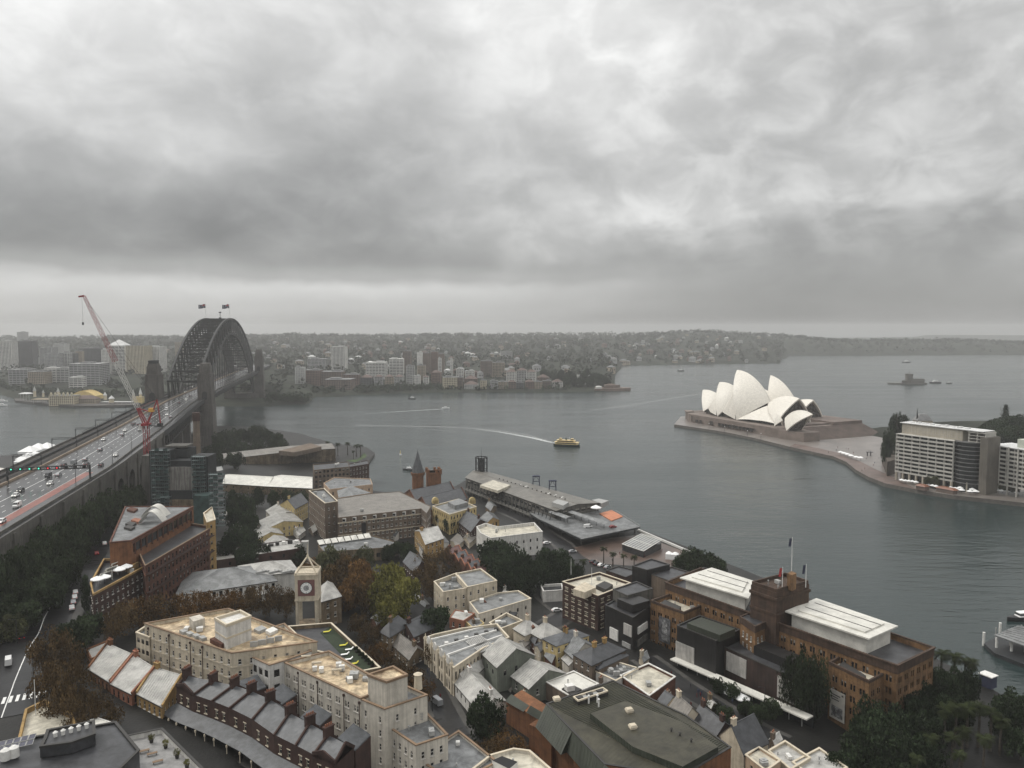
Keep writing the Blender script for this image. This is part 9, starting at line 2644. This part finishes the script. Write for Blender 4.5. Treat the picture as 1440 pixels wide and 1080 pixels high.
T6 = ('dark fig tree near the scaffolded tower and the yellow hall', 'figs by the scaffolded tower')
for px, py, h, r in ((325, 694, 14, 7), (345, 700, 14, 7), (330, 715, 13, 7), (352, 722, 12, 6), (335, 742, 12, 7), (355, 752, 12, 6), (320, 760, 10, 6), (345, 768, 10, 6), (372, 770, 8, 4), (362, 690, 11, 5), (385, 692, 10, 5), (405, 690, 9, 5), (425, 692, 9, 5)): tr(px, py, h, r, 'round', 'fig' if px < 360 or py > 720 else 'green', *T6)
T7 = ('dark tree on the wooded shore below the bridge pylon', 'trees below the bridge pylon')
for px, py, h, r in ((310, 612, 15, 10), (325, 606, 16, 11), (342, 604, 16, 11), (360, 603, 16, 11), (376, 606, 15, 10), (390, 612, 13, 8), (300, 625, 14, 9), (318, 624, 14, 9), (340, 622, 14, 9), (362, 620, 14, 9), (382, 622, 12, 8), (398, 622, 10, 6), (303, 640, 12, 8), (330, 638, 12, 8)): tr(px, py, h, r, 'round', 'fig', *T7)
for px, py, h, r in ((975, 770, 12, 8), (990, 773, 12, 8), (962, 778, 10, 6), (1005, 780, 10, 7), (980, 785, 9, 7)): tr(px, py, h, r, 'spread', 'green', 'wide green fig on the quay behind the white museum roof', 'figs on the quay behind the museum')
T8 = ('dark tree in the shaded park at the bottom right', 'trees in the bottom right park')
for px, py, h, r in ((1225, 990, 13, 6), (1240, 1010, 13, 7), (1215, 1030, 12, 7), (1260, 1000, 12, 6), (1285, 985, 12, 6), (1300, 968, 12, 6), (1320, 950, 12, 6), (1335, 945, 11, 6), (1345, 965, 10, 5), (1360, 950, 10, 5), (1270, 1040, 10, 6), (1230, 1055, 9, 6), (1300, 1010, 11, 6), (1320, 985, 11, 6), (1425, 975, 9, 6), (1440, 985, 9, 6), (1415, 1000, 9, 5), (1180, 1060, 8, 5), (1260, 1070, 8, 6), (1300, 1045, 9, 6), (1350, 985, 9, 5), (1436, 1030, 8, 5)): tr(px, py, h, r, 'round', 'fig', *T8)
for i, (px, py, h) in enumerate(((1325, 912, 14), (1343, 915, 14), (1358, 925, 11), (1368, 925, 13), (1330, 990, 13), (1345, 985, 14), (1362, 990, 13), (1378, 985, 14), (1395, 995, 13), (1355, 1020, 12), (1385, 1030, 12), (1340, 1030, 11), (1408, 1005, 12), (1310, 1030, 11), (1290, 1060, 10), (1350, 1055, 9))):
 z = 2.4; p = P(px, py, z + h); palm(p.x, p.y, z, h, 'tall palm at the water edge behind the museum' if i < 4 else 'palm among the dark trees of the bottom right park', 'palms at the water edge' if i < 4 else 'palms in the bottom right park')
for i, (px, py, h) in enumerate(((849, 768, 10), (862, 775, 10), (877, 778, 9), (892, 780, 9), (820, 785, 10), (765, 800, 10))): p = P(px, py, 2.4 + h); palm(p.x, p.y, 2.4, h, 'slim palm in the row on the quay plaza before the annex', 'palms on the quay plaza')
for px, py, h, r in ((1130, 915, 22, 6), (1145, 925, 20, 5.5), (1118, 930, 18, 5), (1150, 945, 15, 4)): tr(px, py, h, r, 'open', 'green', 'tall green gum tree in front of the rust black museum extension', 'gum trees before the museum extension')
for px, py, h, r, col in ((682, 985, 11, 6, 'fig'), (612, 855, 12, 6, 'fig'), (696, 1012, 6, 5, 'brown'), (715, 1035, 6, 5, 'rust'), (690, 1040, 5, 5, 'brown'), (735, 1048, 5, 4, 'rust'), (612, 905, 8, 5, 'brown'), (520, 880, 9, 5, 'brown'), (535, 905, 9, 5, 'rust'), (550, 925, 9, 5, 'brown'), (575, 935, 8, 5, 'brown'), (590, 955, 8, 5, 'rust'), (505, 862, 9, 5, 'brown')):
 tr(px, py, h, r, 'round' if col == 'fig' else 'open', col, ('single dark round tree beside the white cottage wall' if px > 650 else 'single dark dense tree behind the ornate shopfront') if col == 'fig' else 'low brown autumn tree in the lane below the hotel and the white cottage', None if col == 'fig' else 'brown trees along the lane')
for px, py, h, r in ((1010, 955, 5, 3), (1030, 962, 5, 3), (1050, 985, 5, 3), (1065, 992, 6, 3), (1085, 985, 6, 3.5), (1000, 985, 4, 3), (1020, 995, 4, 3)): tr(px, py, h, r, 'round', 'green', 'small garden tree by the striped cafe umbrellas under the museum canopy', 'garden trees by the cafe umbrellas')
for px, py in ((1016, 979), (1024, 983), (1031, 987), (1038, 990), (1044, 993)): umbrella(P(px, py, 3.2), 1.25, 'white striped cafe umbrella in the garden below the museum canopy', 'cafe umbrellas below the museum')
for i, (px, py) in enumerate(((24, 905), (47, 950), (1075, 1000), (1340, 1010), (608, 1000))):
 p = px_ground(px, py); o = copy_tree(lampo); o.location = p; o.scale = (.8, .8, .8); o['group'] = 'street lamps of the old town'; o['label'] = ('street lamp at the left edge under the park trees', 'street lamp beside the crossing street at left', 'street lamp before the museum canopy', 'park lamp among the palms at bottom right', 'lamp in the lane by the silver van')[i]
# --- rain haze
def haze():
 mb = MB()
 mb.obox((1200, 5300, -7), 15000, 11600, 185)
 m = bpy.data.materials.new('rain_haze'); m.use_nodes = True
 nt = m.node_tree; nt.nodes.clear()
 o = nt.nodes.new('ShaderNodeOutputMaterial'); v = nt.nodes.new('ShaderNodeVolumePrincipled')
 v.inputs['Color'].default_value = (.80, .80, .80, 1)
 v.inputs['Density'].default_value = HAZE_D
 v.inputs['Anisotropy'].default_value = 0.25
 v.inputs['Density Attribute'].default_value = ''
 v.inputs['Color Attribute'].default_value = ''
 v.inputs['Temperature Attribute'].default_value = ''
 nt.links.new(v.outputs[0], o.inputs['Volume'])
 try: m.cycles.homogeneous_volume = True
 except Exception: pass
 h = mb.build('haze', m)
 tag(h, kind='stuff')


HAZE_D = 1.22e-4
haze()
